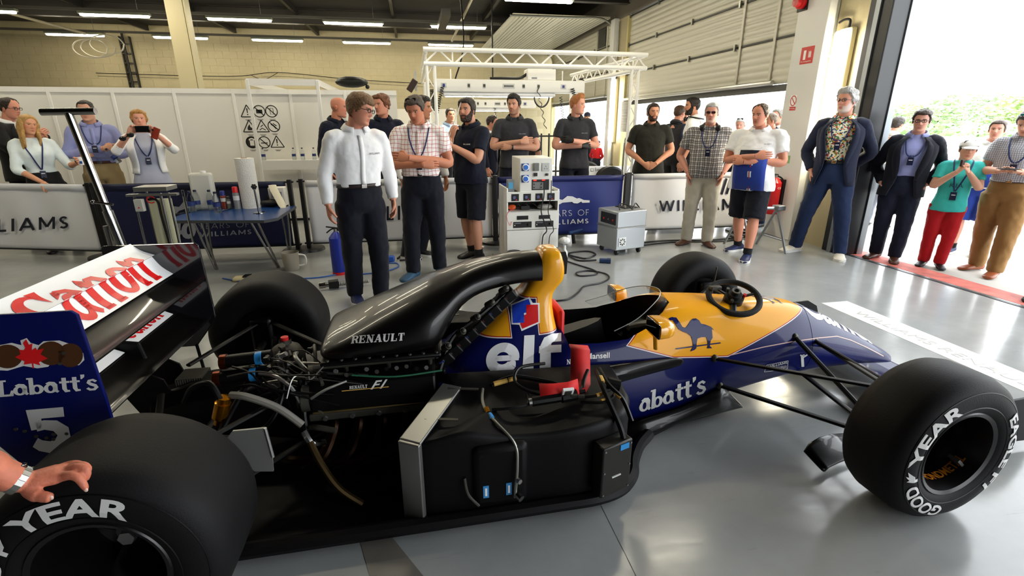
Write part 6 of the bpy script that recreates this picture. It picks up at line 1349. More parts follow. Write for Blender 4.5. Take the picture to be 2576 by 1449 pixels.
person('big', 'heavy-set team member in white and blue shirt and navy shorts, arms folded', (4.80, 2.97), -14, 1.735, top=C_white, sleeve='short', arms=('over', 'under'), bottom=C_trn, legs='shorts', shoe=S_navy, sole=S_sole, sock=C_black, hairc='4a382a', hair='receding', hairoff=.04, head=(-16, 6, 0), skin='d08d72', wide=1.28, belly=1.2, hem=.46, loose=1.05, feet=((-0.065, 0.12, -30), (0.065, -0.12, 5)), panels=[('blue_front', [(0, .675), (0, .6), (0, .54), (0, .465)], .2, C_royal), ('stripe', [(.015, .66), (.012, .58), (.01, .52), (.01, .465)], .022, mat('stripe_silver', 'b9c4cc', rough=.5)), ('stripe', [(.015, .66), (.012, .58), (.01, .52), (.01, .465)], .006, mat('stripe_red', '9c2a30', rough=.5)), ('navy_chest', [(-.07, .705), (0, .707), (.07, .705)], .03, C_navy)], chest_text=('HACKETT', .06, .755, .04, .008, dt))
person('p25', 'balding man in profile in navy polo beside the pillar', (6.2, 4.62), -60, 1.68, top=C_navy, sleeve='short', arms=('down', 'down'), bottom=C_denim, shoe=S_dark, hairc='7a6a5c', hair='receding', hairoff=.03, skin='d09078', lanyard=.68)
person('p26', 'grey-haired man mostly hidden behind the pillar edge', (6.85, 5.3), -50, 1.76, top=C_white, sleeve='short', arms=('down', 'down'), bottom=C_stone, shoe=S_dark, hairc='8a8680', hair='short', skin='d29a84')
# --- at the open door
person('tall', 'tall grey-haired man in navy blazer and floral shirt leaning by the pillar', (5.72, 2.80), -6, 1.885, top=FL, jacket=C_blazer, sleeve='jacket', open=.75, arms=('pocket', 'behind'), bottom=C_denim, belt='15151a', shoe=S_white, sole=S_sole, hairc='a9a7a4', hair='short', hairoff=.07, hairrough=.07, quiff=.08, beard=.8, beardc='c4bfba', glasses=1, head=(-24, -2, 0), skin='cf937c', lanyard=.70, feet=((-0.14, 0.02, -35), (0.12, -0.02, 10)), wide=.98, hips=.0)
person('p28', 'dark-haired man in white polo and grey jeans turned away outside', (7.95, 4.2), 150, 1.62, top=C_white, sleeve='short', arms=('hip', 'down'), bottom=cloth('grey_jeans', '8d93a0', wr=.4), shoe=S_dark, hairc='3a322c', hair='short', skin='cf9680')
person('blaz', 'bespectacled man in a dark blazer and jeans standing in the open doorway', (6.33, 2.46), 2, 1.665, top=C_blue, jacket=C_blazerdk, sleeve='jacket', open=.6, arms=('pocket', 'pocket'), bottom=C_denimdk, shoe=S_brown, hairc='3f342c', hair='short', hairoff=.065, hairrough=.06, glasses=1, head=(-4, 6, 0), skin='d09a86', lanyard=.70, wide=1.06, feet=((-0.055, 0.03, -30), (0.055, -0.03, 0)), lean=(.05, 0))
pb = person('boy', 'boy in teal football shirt, red trousers and white cap eating an ice cream', (6.58, 2.10), 6, 1.37, kid=1, top=C_teal, sleeve='short', arms=('mouth', 'mouth'), bottom=C_red, shoe=S_dark, hairc='2e2018', hair='cap', capc='e9e7e4', skin='dca88e', head=(4, 4, 0), lanyard=.60, hem=.46, loose=1.05, feet=((-.055, .02, -18), (.045, -.01, 8)), lean=(.06, 0), collar=0, chest_text=('KIA', -.04, .65, .08, .03, mat('dark_teal_print', '14504e', rough=.6)))
person('p31', 'team member in white shirt and blue shorts behind the boy', (7.5, 2.5), -6, 1.56, top=C_white, sleeve='short', arms=('down', 'down'), bottom=C_royal, legs='shorts', shoe=S_navy, sole=S_sole, sock=C_black, hairc='4a3a30', hair='short', skin='d29682', wide=1.15, hem=.52, panels=[('blue_front', [(0, .66), (0, .6), (0, .53)], .16, C_royal)])
pk = person('khaki', 'man in grey checked shirt and tan chinos looking at his phone, sunglasses on his head', (6.88, 1.78), -8, 1.66, top=GC, sleeve='short', arms=('text', 'text'), bottom=C_tan, belt='3a1f18', shoe=S_tan, hairc='4a4540', hair='short', hairoff=.05, shades_up=1, lensc='1f6f6a', framec='e8e8e8', head=(-6, 28, 0), skin='d09a80', lanyard=.68, wide=1.0, belly=.4, loose=1.1, feet=((-0.055, 0.06, -35), (0.055, -0.06, -5)))
person('edge2', 'person in dark shoes at the right edge, only a foot in view', (6.63, 1.04), -70, 1.75, top=C_navy, sleeve='long', arms=('behind', 'behind'), bottom=C_trn, shoe=S_dark, hairc='3a2a20', skin='cf9a80', feet=((-.02, -.13, 0), (.07, .05, 10)), abs=1)
# ================================================================= hoarding, booth, barriers, equipment
M_panel = mat('hoarding_white', 'dedbd2', rough=.22, spec=.5, var=.02, vscale=1.5)
M_postw = mat('post_white', 'e4e2dc', rough=.3)
M_print = mat('pictogram_black', '1b1b1b', rough=.6)
HO = thing('hoarding', 'white glossy partition wall of framed panels behind the spectators', 'partition', (-3, 6.5, 0))
HT = 2.045; xs = [-8.28+.82*i for i in range(11)]
for i, x in enumerate(xs):
    mb = MB(); mb.b2((x+.022, 6.5, .09), (x+.798, 6.52, HT-.07)); mb.build('panel', M_panel, HO, smooth=0)
    mb = MB(); mb.b2((x-.022, 6.485, 0), (x+.022, 6.53, HT)); mb.build('post', M_postw, HO, smooth=0, bevel=.004)
mb = MB(); mb.b2((xs[0], 6.487, HT-.07), (xs[-1]+.8, 6.528, HT)); mb.build('top_rail', M_postw, HO, smooth=0)
mb = MB(); mb.b2((xs[0], 6.487, .04), (xs[-1]+.8, 6.528, .09)); mb.build('bottom_rail', M_postw, HO, smooth=0)
mb = MB(); mb.b2((xs[0], 6.485, 0), (xs[-1]+.8, 6.53, .04)); mb.build('kick_strip', M_black, HO, smooth=0)
def sign(px_, py_, kind):
    c = at_y(px_, py_, 6.497); o = ([], []); R_ = .085
    if kind[0] == 't':
        P_ = [(0, .1), (.1, -.075), (-.1, -.075)]
        for a, b in zip(P_, P_[1:]+P_[:1]): stroke(o, [a, b], .014)
        if kind[1] == '!': stroke(o, [(0, .05), (0, -.02)], [.02, .012]); rect(o, -.009, -.05, .009, -.033)
        elif kind[1] == 'f': poly2(o, [(-.03, -.05), (.03, -.05), (.035, -.02), (.01, .0), (.005, .04), (-.02, .01), (-.035, -.02)])
        else: stroke(o, [(-.04, -.05), (.0, -.02), (.05, -.05)], .012); stroke(o, [(-.02, .0), (.02, .03)], .012)
    else:
        stroke(o, arc(0, 0, R_, R_, 0, 360, 28), .014)
        if kind[1] == 'm': poly2(o, arc(0, 0, R_, R_, 0, 360, 24)[:-1]); 
        else: stroke(o, [(-.06, .06), (.06, -.06)], .014)
        if kind[1] == 'c': rect(o, -.045, -.03, .045, .025)
        elif kind[1] == 'p': stroke(o, [(-.02, .045), (.025, .045), (.025, -.045), (-.02, -.045), (-.02, .045)], .008)
        elif kind[1] == 's': stroke(o, [(-.05, -.01), (.05, -.01)], .014)
        elif kind[1] == 'h': stroke(o, [(-.04, .03), (0, .0), (.03, -.04)], .02); stroke(o, [(-.01, .04), (.04, .0)], .014)
    rect(o, -.045, -.122, .045, -.116); rect(o, -.03, -.134, .03, -.128)
    mb = MB(); mb.add([Vector((c.x+u, 6.4965, c.z+v)) for u, v in o[0]], o[1]); mb.build('pictogram', M_print, HO, smooth=0, fix=False)
    if kind[1] == 'm':
        o = ([], []); rect(o, -.03, -.05, .03, .03); stroke(o, arc(0, .03, .035, .025, 0, 180, 8), .02); mb = MB(); mb.add([Vector((c.x+u, 6.4955, c.z+v)) for u, v in o[0]], o[1]); mb.build('pictogram_figure', M_panel, HO, smooth=0, fix=False)
for p in ((622, 281, 't!'), (652, 280, 'cc'), (683, 280, 'cp'), (628, 319, 'tf'), (659, 319, 'tx'), (689, 317, 'ch'), (634, 358, 'cm'), (665, 358, 'cs'), (697, 358, 't!')): sign(*p)
# shell-scheme booth frame in front of the hoarding
BT = thing('booth_frame', 'white aluminium booth frame with a shelf in front of the hoarding', 'booth', (-.9, 6.1, 0))
def bar(name, a, b, w, m, parent, bev=.003):
    a = Vector(a); b = Vector(b); x, y, d = frame(b-a); mb = MB(); vs = [p+x*(sx*w/2)+y*(sy*w/2) for p in (a, b) for sx, sy in ((-1, -1), (1, -1), (1, 1), (-1, 1))]
    mb.add(vs, [(0, 1, 2, 3), (4, 7, 6, 5), (0, 4, 5, 1), (1, 5, 6, 2), (2, 6, 7, 3), (3, 7, 4, 0)]); return mb.build(name, m, parent, smooth=0, bevel=bev)
for x in (-1.38, -.41): bar('upright', (x, 6.1, 0), (x, 6.1, 2.15), .045, M_postw, BT)
mb = MB(); mb.b2((-1.38, 6.085, 2.075), (-.41, 6.115, 2.165)); mb.build('fascia', M_postw, BT, smooth=0)
mb = MB(); mb.b2((-.425, 6.1, 2.075), (-.395, 8.6, 2.165)); mb.build('fascia', M_postw, BT, smooth=0)
mb = MB(); mb.b2((-1.395, 6.1, 2.075), (-1.365, 8.6, 2.165)); mb.build('fascia', M_postw, BT, smooth=0)
mb = MB(); mb.b2((-1.36, 6.12, .98), (-.43, 6.45, 1.0)); mb.build('shelf', M_postw, BT, smooth=0); mb = MB(); mb.b2((-1.36, 6.12, .86), (-.43, 6.135, .98)); mb.build('shelf_front', M_postw, BT, smooth=0)
# bottle prototypes
M_pet = mat('clear_plastic', 'e8eef0', rough=.05, trans=1., ior=1.15, alpha=.75); M_lab = mat('water_label', '23356e', rough=.5)
_bp = {}
def bottle(loc, label, group, rot=None, sc=1.):
    if 'b' not in _bp:
        mb = MB(); mb.lathe([(0, 0), (0, .031), (.006, .033), (.05, .0315), (.1, .033), (.13, .031), (.155, .024), (.175, .013), (.19, .0125)], (0, 0, 0), (0, 0, 1), 18); _bp['b'] = mb.mesh('bottle_body', M_pet, .8)
        mb = MB(); mb.lathe([(.06, .0335), (.1, .0338)], (0, 0, 0), (0, 0, 1), 18); _bp['l'] = mb.mesh('label', M_lab, .8)
        mb = MB(); mb.lathe([(.188, 0), (.186, .0145), (.205, .0145), (.206, 0)], (0, 0, 0), (0, 0, 1), 14); _bp['c'] = mb.mesh('cap', mat('cap_dark', '1a2038', rough=.4), .8)
        mb = MB(); mb.lathe([(.004, 0), (.004, .029), (.05, .0285), (.08, .03), (.081, 0)], (0, 0, 0), (0, 0, 1), 14); _bp['w'] = mb.mesh('water', mat('water', 'dfe8ea', rough=.02, trans=1., ior=1.33, alpha=.6), .8)
    t = bpy.data.objects.new('water_bottle', None); COL.objects.link(t); t.location = loc; tag(t, label, 'bottle', group); t.scale = (sc,)*3
    if rot: t.rotation_euler = rot
    for k, n in (('b', 'bottle_body'), ('l', 'label'), ('c', 'cap'), ('w', 'water')):
        o = bpy.data.objects.new(n, _bp[k]); COL.objects.link(o); o.parent = t
for i, (px_, w) in enumerate(((661, 'leftmost'), (738, 'left of the close pair'), (760, 'second from the right'), (789, 'rightmost'))):
    p = at_y(px_, 380, 6.25); bottle((p.x, 6.25, 1.0), 'small clear water bottle on the booth shelf, '+w, 'water bottles on the booth shelf', sc=.9)
# far white partition, black bag on top of the booth
mb = MB(); mb.b2((.35, 10.2, 0), (2.0, 10.24, 1.87)); tag(mb.build('screen_panel', M_panel, smooth=0), 'plain white screen panel far behind the men talking', 'screen')
mb = MB(); mb.sphere((-.12, 8.1, 2.28), .2, 14, 8, sc=(1.5, 1, .5)); BG = tag(mb.build('stage_bag', M_black), 'black soft bag lying on top of the booth frame', 'bag')
mb = MB(); mb.sphere((.16, 8.1, 2.2), .04, 8, 6); mb.build('strap_end', M_black, BG)
# ---------------------------------------------------------------- barriers
M_bw = mat('banner_white', 'dfe0e4', rough=.45, bump=.25, bscale=3.5, sheen=.1); M_bn = mat('banner_navy', '10173a', rough=.5, bump=.2, bscale=4); M_bnb = mat('banner_bright_navy', '1d2b72', rough=.5, bump=.2, bscale=4)
M_pw = mat('print_white', 'dcdcdc', rough=.5); M_pd = mat('print_dark', '16192a', rough=.5); M_pg = mat('print_grey', '8c8f98', rough=.5)
def barrier(P0, P1, m, label, prints, zt=.875, zb=.07, hem=None, left=True, right=True):
    P0 = Vector(P0); P1 = Vector(P1); d = (P1-P0).normalized(); n = Vector((d.y, -d.x, 0)); L_ = (P1-P0).length
    t = thing('crowd_barrier', label, 'barrier', (P0+P1)/2, 'banner barriers round the car')
    mb = MB(); rows = []
    for i in range(13):
        z = zb+(zt-zb)*i/12; rows.append([P0+d*(L_*j/30)+V(0, 0, z)+n*(.012*sin(j*.55+i*.12)*sin(pi*i/12)) for j in range(31)])
    mb.loft(rows, closed=False, cap=False); mb.build('banner', m, t, smooth=1, solid=.003)
    mb = MB(); rows = [[P0+d*(L_*j/8)+V(0, 0, z)+n*o for j in range(9)] for z, o in ((zt-.075, .012), (zt, .013))]; mb.loft(rows, closed=False, cap=False); mb.build('hem', hem or m, t, solid=.002)
    mb = MB(); mb.cyl(P0+V(0, 0, zt-.01), P1+V(0, 0, zt-.01), .012, n=8); mb.build('top_rail', M_black, t); mb = MB(); mb.cyl(P0+V(0, 0, zb+.01), P1+V(0, 0, zb+.01), .01, n=8); mb.build('bottom_rail', M_black, t)
    for p, on in ((P0-d*.05, left), (P1+d*.05, right)):
        if not on: continue
        mb = MB(); mb.b2((p.x-.025, p.y-.03, .03), (p.x+.025, p.y+.03, zt+.02)); mb.build('post', M_black, t, bevel=.005)
        mb = MB(); mb.lathe([(0, 0), (0, .19), (.028, .185), (.034, .0)], (p.x, p.y, 0), (0, 0, 1), 28); mb.build('base', mat('cast_base', '151516', rough=.45), t)
        for z in (zb+.02, zt-.01):
            mb = MB(); mb.box(p+V(0, 0, z), (.09, .05, .02)); mb.build('clip', M_black, t, smooth=0)
    def hit(px_, py_):
        r = pix_ray(px_, py_); k = (P0-CAM_LOC).dot(n)/r.dot(n); return CAM_LOC+r*k
    for t2, q, mm in prints:
        f = quad_map(q); mb = MB(); mb.add([hit(*f(u, v))+n*.022 for u, v in t2[0]], t2[1]); mb.build('banner_print', mm, t, smooth=0, fix=False)
    return t
wl = sans('WILLIAMS', .17, .3); yo_ = sans('YEARS OF', .07, .22); f40 = text2d('40', bold=.05)
carp = ([], []); poly2(carp, [(0, .1), (.05, .95), (.12, 1.), (.16, .6), (.3, .45), (.42, .85), (.55, .8), (.66, .55), (.72, .6), (.85, .35), (1, .3), (1, .05), (.8, .05), (.78, .2), (.68, .0), (.58, .05), (.54, .2), (.3, .15), (.24, .0), (.1, .0)]); carp = norm2d(*carp)
barrier((-4.35, 4.83, 0), (-2.83, 4.37, 0), M_bw, 'white banner barrier at the left edge in front of the blonde woman', [(wl, [(-135, 592), (176, 574), (176, 542), (-135, 555)], M_pd)], left=False)
barrier((-2.66, 4.34, 0), (-.62, 4.24, 0), M_bn, 'dark navy 40-years banner barrier behind the blue table', [(f40, [(420, 606), (496, 598), (494, 556), (424, 562)], M_pg), (yo_, [(500, 576), (628, 570), (628, 556), (500, 562)], M_pg), (wl, [(504, 596), (634, 588), (634, 576), (503, 583)], M_pg), (carp, [(415, 545), (505, 520), (505, 497), (415, 506)], M_pg)])
barrier((-.40, 4.30, 0), (1.92, 4.24, 0), M_bw, 'white banner barrier behind the two men talking', [(wl, [(868, 560), (1118, 548), (1118, 512), (868, 520)], M_pd)])
barrier((2.0, 4.22, 0), (3.72, 4.18, 0), M_bnb, 'bright navy banner barrier with a white car silhouette beside the equipment rack', [(carp, [(1382, 514), (1482, 510), (1482, 488), (1382, 490)], M_pw), (yo_, [(1358, 546), (1480, 541), (1480, 526), (1358, 529)], M_pw), (wl, [(1368, 566), (1479, 561), (1479, 549), (1368, 553)], M_pw), (f40, [(1280, 570), (1352, 567), (1352, 530), (1280, 532)], M_pw)], hem=mat('banner_hem_navy', '16205c', rough=.5))
emb = ([], []); stroke(emb, [(0, 0), (.3, 1)], .22); stroke(emb, [(.45, 0), (.8, 1)], .22); emb = norm2d(*emb)
barrier((3.90, 4.28, 0), (5.60, 4.26, 0), M_bw, 'white banner barrier behind the man in the checked shirt', [(wl, [(1656, 532), (1872, 527), (1872, 498), (1656, 503)], M_pd), (emb, [(1810, 490), (1838, 488), (1842, 446), (1815, 448)], M_pd)])
# ---------------------------------------------------------------- chrome quick-lift jack
JK = thing('quick_jack', 'chrome T-handled lifting jack behind the rear wing', 'jack', (-1.15, 1.6, 0))
a, b = Vector((-1.242, 1.6, 1.60)), Vector((-1.06, 1.6, .12))
mb = MB(); mb.cyl(a, a.lerp(b, .45), .024, n=18); mb.build('handle_tube', M_chrome, JK); mb = MB(); mb.cyl(a.lerp(b, .43), b, .032, n=18); mb.build('lower_tube', M_chrome, JK)
mb = MB(); mb.cyl((-1.395, 1.6, 1.605), (-1.086, 1.6, 1.612), .022, n=18); mb.build('crossbar', M_chrome, JK)
for dx in (-.02, .0, .02):
    pass
mb = MB(); p = a.lerp(b, .4); mb.cyl(p+V(-.06, -.02, .02), p+V(.06, -.02, 0), .008, n=8); mb.sphere(p+V(-.06, -.02, .02), .014, 8, 6); mb.build('lock_lever', M_chrome, JK)
mb = MB(); mb.cyl(a.lerp(b, .5)+V(-.05, 0, 0), (-1.2, 1.62, .05), .016, n=10); mb.build('strut', M_chrome, JK); mb = MB(); mb.cyl(a.lerp(b, .62)+V(.0, 0.02, 0), (-1.0, 1.75, .05), .014, n=10); mb.build('strut', M_chrome, JK)
mb = MB(); mb.b2((-1.25, 1.5, .03), (-.95, 1.72, .06)); mb.build('foot_frame', M_chrome, JK, bevel=.01)
for x in (-1.2, -1.0):
    mb = MB(); mb.lathe([(-.02, 0), (-.02, .05), (.02, .05), (.02, 0)], (x, 1.6, .05), (0, 1, 0), 18); mb.build('jack_wheel', M_black, JK)
# ---------------------------------------------------------------- lifting column with cylinders
LC = thing('air_lift_column', 'steel lifting column with two pale cylinders beside the table', 'lift', (-1.45, 2.95, 0))
for x, y in ((-1.62, 2.9), (-1.58, 3.05), (-1.33, 2.9), (-1.27, 3.05), (-1.38, 2.86)):
    mb = MB(); mb.cyl((x, y, .02), (x, y, .93), .011, n=10); mb.build('guide_rod', M_chrome, LC)
for x in (-1.5, -1.40):
    mb = MB(); mb.cyl((x, 2.98, .02), (x, 2.98, .86), .047, n=20); mb.build('cylinder', mat('cylinder_cream', 'cfcfae', rough=.35), LC)
mb = MB(); mb.b2((-1.6, 2.86, .945), (-1.32, 3.08, .985)); mb.build('head_plate', M_alu, LC, smooth=0, bevel=.004); mb = MB(); mb.b2((-1.66, 2.84, .905), (-1.24, 2.9, .925)); mb.build('cross_plate', M_alu, LC, smooth=0); mb = MB(); mb.b2((-1.66, 2.86, 0), (-1.24, 3.1, .02)); mb.build('base_plate', M_steel_dk, LC, smooth=0)
mb = MB(); mb.b2((-1.60, 2.82, .77), (-1.53, 2.87, .88)); cb_ = mb.build('control_box', mat('box_pale', 'b9b8ae', rough=.5), LC, bevel=.004); mb = MB(); mb.prism([(-1.575, .80), (-1.555, .80), (-1.565, .815)], 'y', 2.817, 2.82); mb.build('warning_mark', M_redstrap, cb_, smooth=0)
mb = MB(); mb.tube(catmull([(-1.5, 2.88, .87), (-1.42, 2.86, .86), (-1.43, 2.9, .7), (-1.42, 2.93, .3), (-1.4, 2.93, .05)], 6), .012, 8); mb.build('air_hose', M_black, LC)
mb = MB(); mb.tube([(-1.47+.035*cos(q), 2.86, .87+.03*sin(q)) for q in [i*.5 for i in range(12)]], .005, 6); mb.build('gauge_ring', M_redstrap, LC)
# ---------------------------------------------------------------- blue table and everything on it
TZ = .605
TBL = thing('folding_table', 'blue-topped table with chrome hairpin legs behind the rear tyre', 'table', (-1.05, 3.6, 0))
mb = MB(); mb.prism([(-1.58, 3.28), (-.60, 3.10), (-.50, 3.22), (-.48, 4.02), (-1.58, 4.05)], 'z', TZ-.03, TZ-.002); mb.build('edge_band', mat('table_edge_grey', '3f4144', rough=.5), TBL, smooth=0)
mb = MB(); mb.prism([(-1.575, 3.285), (-.603, 3.105), (-.505, 3.222), (-.485, 4.015), (-1.575, 4.045)], 'z', TZ-.002, TZ); mb.build('table_top', mat('table_blue', '1c3f7a', rough=.25), TBL, smooth=0)
for (x0, y0), (x1, y1) in (((-1.36, 3.45), (-1.29, 3.53)), ((-.78, 3.35), (-.63, 3.47)), ((-.58, 3.85), (-.62, 4.0)), ((-1.45, 3.9), (-1.5, 4.0))):
    for dx in (-.035, .035):
        mb = MB(); mb.cyl((x0+dx, y0, TZ-.03), (x1+dx*.25, y1, 0), .011, n=10); mb.build('leg', M_chrome, TBL)
def on_tab(px_, py_): p = at_z(px_, py_, TZ); return (p.x, p.y, TZ)
for (px_, py_), w in (((485, 533), 'front left'), ((499, 529), 'back left'), ((534, 529), 'back right'), ((549, 535), 'front right')): bottle(on_tab(px_, py_), 'clear water bottle with navy label on the blue table, '+w+' of the four', 'water bottles on the blue table', sc=1.12)
def can(px_, py_, r, h_, cb, cc, label, name='spray_can', cat='can'):
    x, y, z = on_tab(px_, py_); t = thing(name, label, cat, (x, y, z)); mb = MB(); mb.lathe([(0, 0), (0, r), (h_*.7, r), (h_*.74, r*.8), (h_*.75, 0)], (x, y, z), (0, 0, 1), 20); mb.build('can_body', mat('can_'+cb, cb, rough=.35), t)
    mb = MB(); mb.lathe([(h_*.74, r*.86), (h_*.97, r*.84), (h_, r*.7), (h_, 0)], (x, y, z), (0, 0, 1), 20); mb.build('can_cap', mat('can_'+cc, cc, rough=.35), t)
    mb = MB(); mb.lathe([(h_*.4, r*1.01), (h_*.6, r*1.01)], (x, y, z), (0, 0, 1), 20); mb.build('can_band', mat('can_band_light', 'd8d8d8', rough=.4), t)
can(599, 525, .034, .25, '77797c', 'cc1f22', 'tall grey spray can with red cap on the blue table')
can(566, 524, .03, .2, '7a2f1e', '2a3a8a', 'blue-capped can with orange lettering on the blue table')
can(522, 523, .034, .26, '4a2a1c', '3a1c14', 'dark brown trigger bottle on the blue table', 'trigger_bottle', 'bottle')
can(578, 524, .022, .14, '6b6f66', '3a3d3a', 'small dull glass jar beside the cans on the blue table', 'glass_jar', 'jar')
p = at_z(634, 522, TZ); PR = thing('paper_towel_roll', 'tall white embossed paper towel roll standing on the blue table', 'paper roll', (p.x, p.y, TZ)); mb = MB()
mb.lathe([(0, 0), (0, .1), (.56, .1), (.56, .03)], (p.x, p.y, TZ), (0, 0, 1), 32); mb.build('paper', mat('tissue_white', 'e6e4de', rough=.9, bump=.6, bscale=90), PR); mb = MB(); mb.lathe([(.54, .03), (.565, .033), (.565, .025), (.54, .025)], (p.x, p.y, TZ), (0, 0, 1), 18); mb.build('core', mat('cardboard', 'b89878', rough=.9), PR)
p = at_z(700, 519, TZ); WB_ = thing('wipes_tub', 'white printed wipes box with a tissue trailing over the table edge', 'box', (p.x, p.y, TZ)); mb = MB(); mb.b2((p.x-.09, p.y, TZ), (p.x+.09, p.y+.13, TZ+.22)); mb.build('carton', mat('carton_white', 'dedbd2', rough=.6), WB_, bevel=.01)
mb = MB(); mb.b2((p.x-.06, p.y-.002, TZ+.1), (p.x+.06, p.y, TZ+.17)); mb.build('print', M_pg, WB_, smooth=0); mb = MB(); mb.tube(catmull([(p.x-.03, p.y-.01, TZ+.25), (p.x+.0, p.y-.05, TZ+.18), (p.x+.06, p.y-.1, TZ+.06), (p.x+.09, p.y-.14, TZ-.01)], 5), [.045]*12+[.04, .035, .03, .02], 8, flat=.2); mb.build('tissue', mat('tissue_cream', 'e0d8bf', rough=.9), WB_)
p = at_z(652, 536, TZ); CS = thing('clamp_stand', 'chrome clamp stand with a black star knob on the blue table', 'stand', (p.x, p.y, TZ)); mb = MB(); mb.lathe([(0, 0), (0, .06), (.008, .058), (.012, 0)], (p.x, p.y, TZ), (0, 0, 1), 24); mb.build('base', M_chrome, CS); mb = MB(); mb.cyl((p.x, p.y, TZ), (p.x-.01, p.y, TZ+.27), .011, n=12); mb.build('rod', M_chrome, CS)
mb = MB(); 
for k in range(6): mb.sphere((p.x-.01+.02*cos(k*1.047), p.y, TZ+.285+.02*sin(k*1.047)), .012, 8, 6)
mb.sphere((p.x-.01, p.y, TZ+.285), .02, 10, 6); mb.build('star_knob', M_black, CS)
p = at_z(688, 520, TZ); mb = MB(); mb.sphere((p.x-.02, p.y+.02, TZ+.045), .12, 16, 10, sc=(1.1, .7, .38)); HB = tag(mb.build('leather_bag', mat('black_leather', '0f0f10', rough=.5, bump=.4, bscale=20)), 'crumpled black leather tool bag on the blue table', 'bag'); mb = MB(); mb.prism([(p.x-.12, TZ+.05), (p.x-.05, TZ+.14), (p.x-.02, TZ+.05)], 'y', p.y-.01, p.y+.03); mb.build('flap', mat('black_leather', '0f0f10'), HB)
p = at_y(513, 500, 3.93); mb = MB(); mb.b2((p.x-.12, p.y-.02, TZ), (p.x+.12, p.y+.08, TZ+.41)); JG = tag(mb.build('plastic_jug', mat('milky_plastic', 'e2e1d8', rough=.35, trans=.3), bevel=.03, seg=3), 'milky white plastic jerrycan at the back of the blue table', 'jug'); mb = MB(); mb.cyl((p.x+.03, p.y+.03, TZ+.41), (p.x+.03, p.y+.03, TZ+.43), .03, n=14); mb.build('cap', M_white, JG)
for (a_, b_), w in ((((430, 543), (478, 535)), 'left end'), (((552, 533), (588, 525)), 'centre')):
    q0, q1 = on_tab(*a_), on_tab(*b_); mb = MB(); mb.tube([V(*q0)+V(0, 0, .008), V(*q1)+V(0, 0, .008)], .007, 8); sp_ = tag(mb.build('spanner', M_chrome), 'chrome spanner lying at the '+w+' of the blue table', 'spanner'); mb = MB(); mb.lathe([(-.005, .009), (-.005, .018), (.005, .018), (.005, .009)], V(*q0)+V(0, 0, .008), (0, 0, 1), 10, closed=True); mb.build('ring_end', M_chrome, sp_)
# clear measuring jug on the floor, cloth
p = at_z(735, 678, 0); MJ = thing('measuring_jug', 'clear plastic measuring jug on the floor under the blue table', 'jug', (p.x, p.y, 0)); mb = MB(); mb.lathe([(0, 0), (0, .075), (.18, .09), (.2, .092), (.2, .088), (.01, .072)], (p.x, p.y, 0), (0, 0, 1), 22); mb.build('jug_body', mat('frosted_plastic', 'd8d2c4', rough=.3, trans=.6, ior=1.2), MJ); mb = MB(); mb.tube(catmull([(p.x+.08, p.y, .17), (p.x+.15, p.y, .15), (p.x+.15, p.y, .06), (p.x+.08, p.y, .04)], 5), .01, 8); mb.build('handle', M_white, MJ)
p = at_z(620, 705, 0); mb = MB(); mb.b2((p.x-.12, p.y-.06, 0), (p.x+.06, p.y+.05, .045)); gl_ = tag(mb.build('work_glove', mat('glove_cream', 'c9bd94', rough=.8), bevel=.02), 'cream and black work glove on the floor behind the rear tyre', 'glove'); mb = MB(); mb.b2((p.x-.02, p.y-.055, .045), (p.x+.05, p.y+.045, .055)); mb.build('cuff', M_black, gl_, smooth=0, bevel=.01)
# blue fire extinguisher, hose with coupling
def extinguisher(x, y, z, r, h_, m, label, base=None):
    t = thing('fire_extinguisher', label, 'extinguisher', (x, y, z)); mb = MB(); mb.lathe([(0, 0), (0, r*.96), (.01, r), (h_*.86, r), (h_*.95, r*.6), (h_, r*.3), (h_, 0)], (x, y, z), (0, 0, 1), 26); mb.build('cylinder', m, t)
    mb = MB(); mb.cyl((x, y, z+h_), (x, y, z+h_+.03), .018, n=12); mb.build('valve', M_alu, t)
    for dz, q in ((.03, .02), (.045, .07)):
        mb = MB(); mb.tube(catmull([(x+.03, y, z+h_+dz-.01), (x-.03, y, z+h_+dz), (x-.09, y, z+h_+dz+q-.06)], 4), .008, 6); mb.build('lever', M_black, t)
    mb = MB(); mb.tube(catmull([(x+.02, y, z+h_+.02), (x+r+.03, y, z+h_*.9), (x+r+.02, y, z+h_*.4), (x+r+.012, y, z+.06)], 5), .011, 8); mb.build('hose', M_black, t)
    if base: mb = MB(); mb.lathe([(0, r*.97), (0, r*1.01), (.03, r*1.01), (.03, r*.97)], (x, y, z), (0, 0, 1), 26); mb.build('foot_ring', base, t)
    return t
extinguisher(.08, 3.1, 0, .075, .46, mat('ext_blue', '1b2f96', rough=.35), 'blue fire extinguisher standing on the floor left of the white-shirted man', M_redstrap)
rx = extinguisher(5.82, 3.86, .33, .085, .5, mat('ext_red', 'c01418', rough=.25, coat=.5), 'red fire extinguisher mounted on the pillar')
mb = MB(); mb.b2((5.76, 3.78, .5), (5.765, 3.9, .62)); 
flat_text('instruction_print', text2d('CE'), (5.80, 3.772, .68), (1, 0, 0), (0, 0, 1), .05, .025, M_offw, rx); mb = MB(); mb.b2((5.9, 3.8, .4), (5.945, 3.92, .8)); mb.build('bracket', M_black, rx, smooth=0)
p = at_z(835, 715, .05); HC = thing('exhaust_hose', 'flexible steel hose with black coupling on the floor beside the blue extinguisher', 'hose', (p.x, p.y, 0)); mb = MB(); mb.lathe([(-.12, 0), (-.12, .028), (-.06, .03), (-.06, .022), (-.02, .022), (-.02, 0)], (p.x, p.y, .05), (1, .25, 0), 16); mb.build('nozzle', M_chrome, HC); mb = MB(); mb.lathe([(-.03, 0), (-.03, .045), (.06, .047), (.06, 0)], (p.x, p.y, .05), (1, .25, 0), 8); mb.build('coupling', M_black, HC)
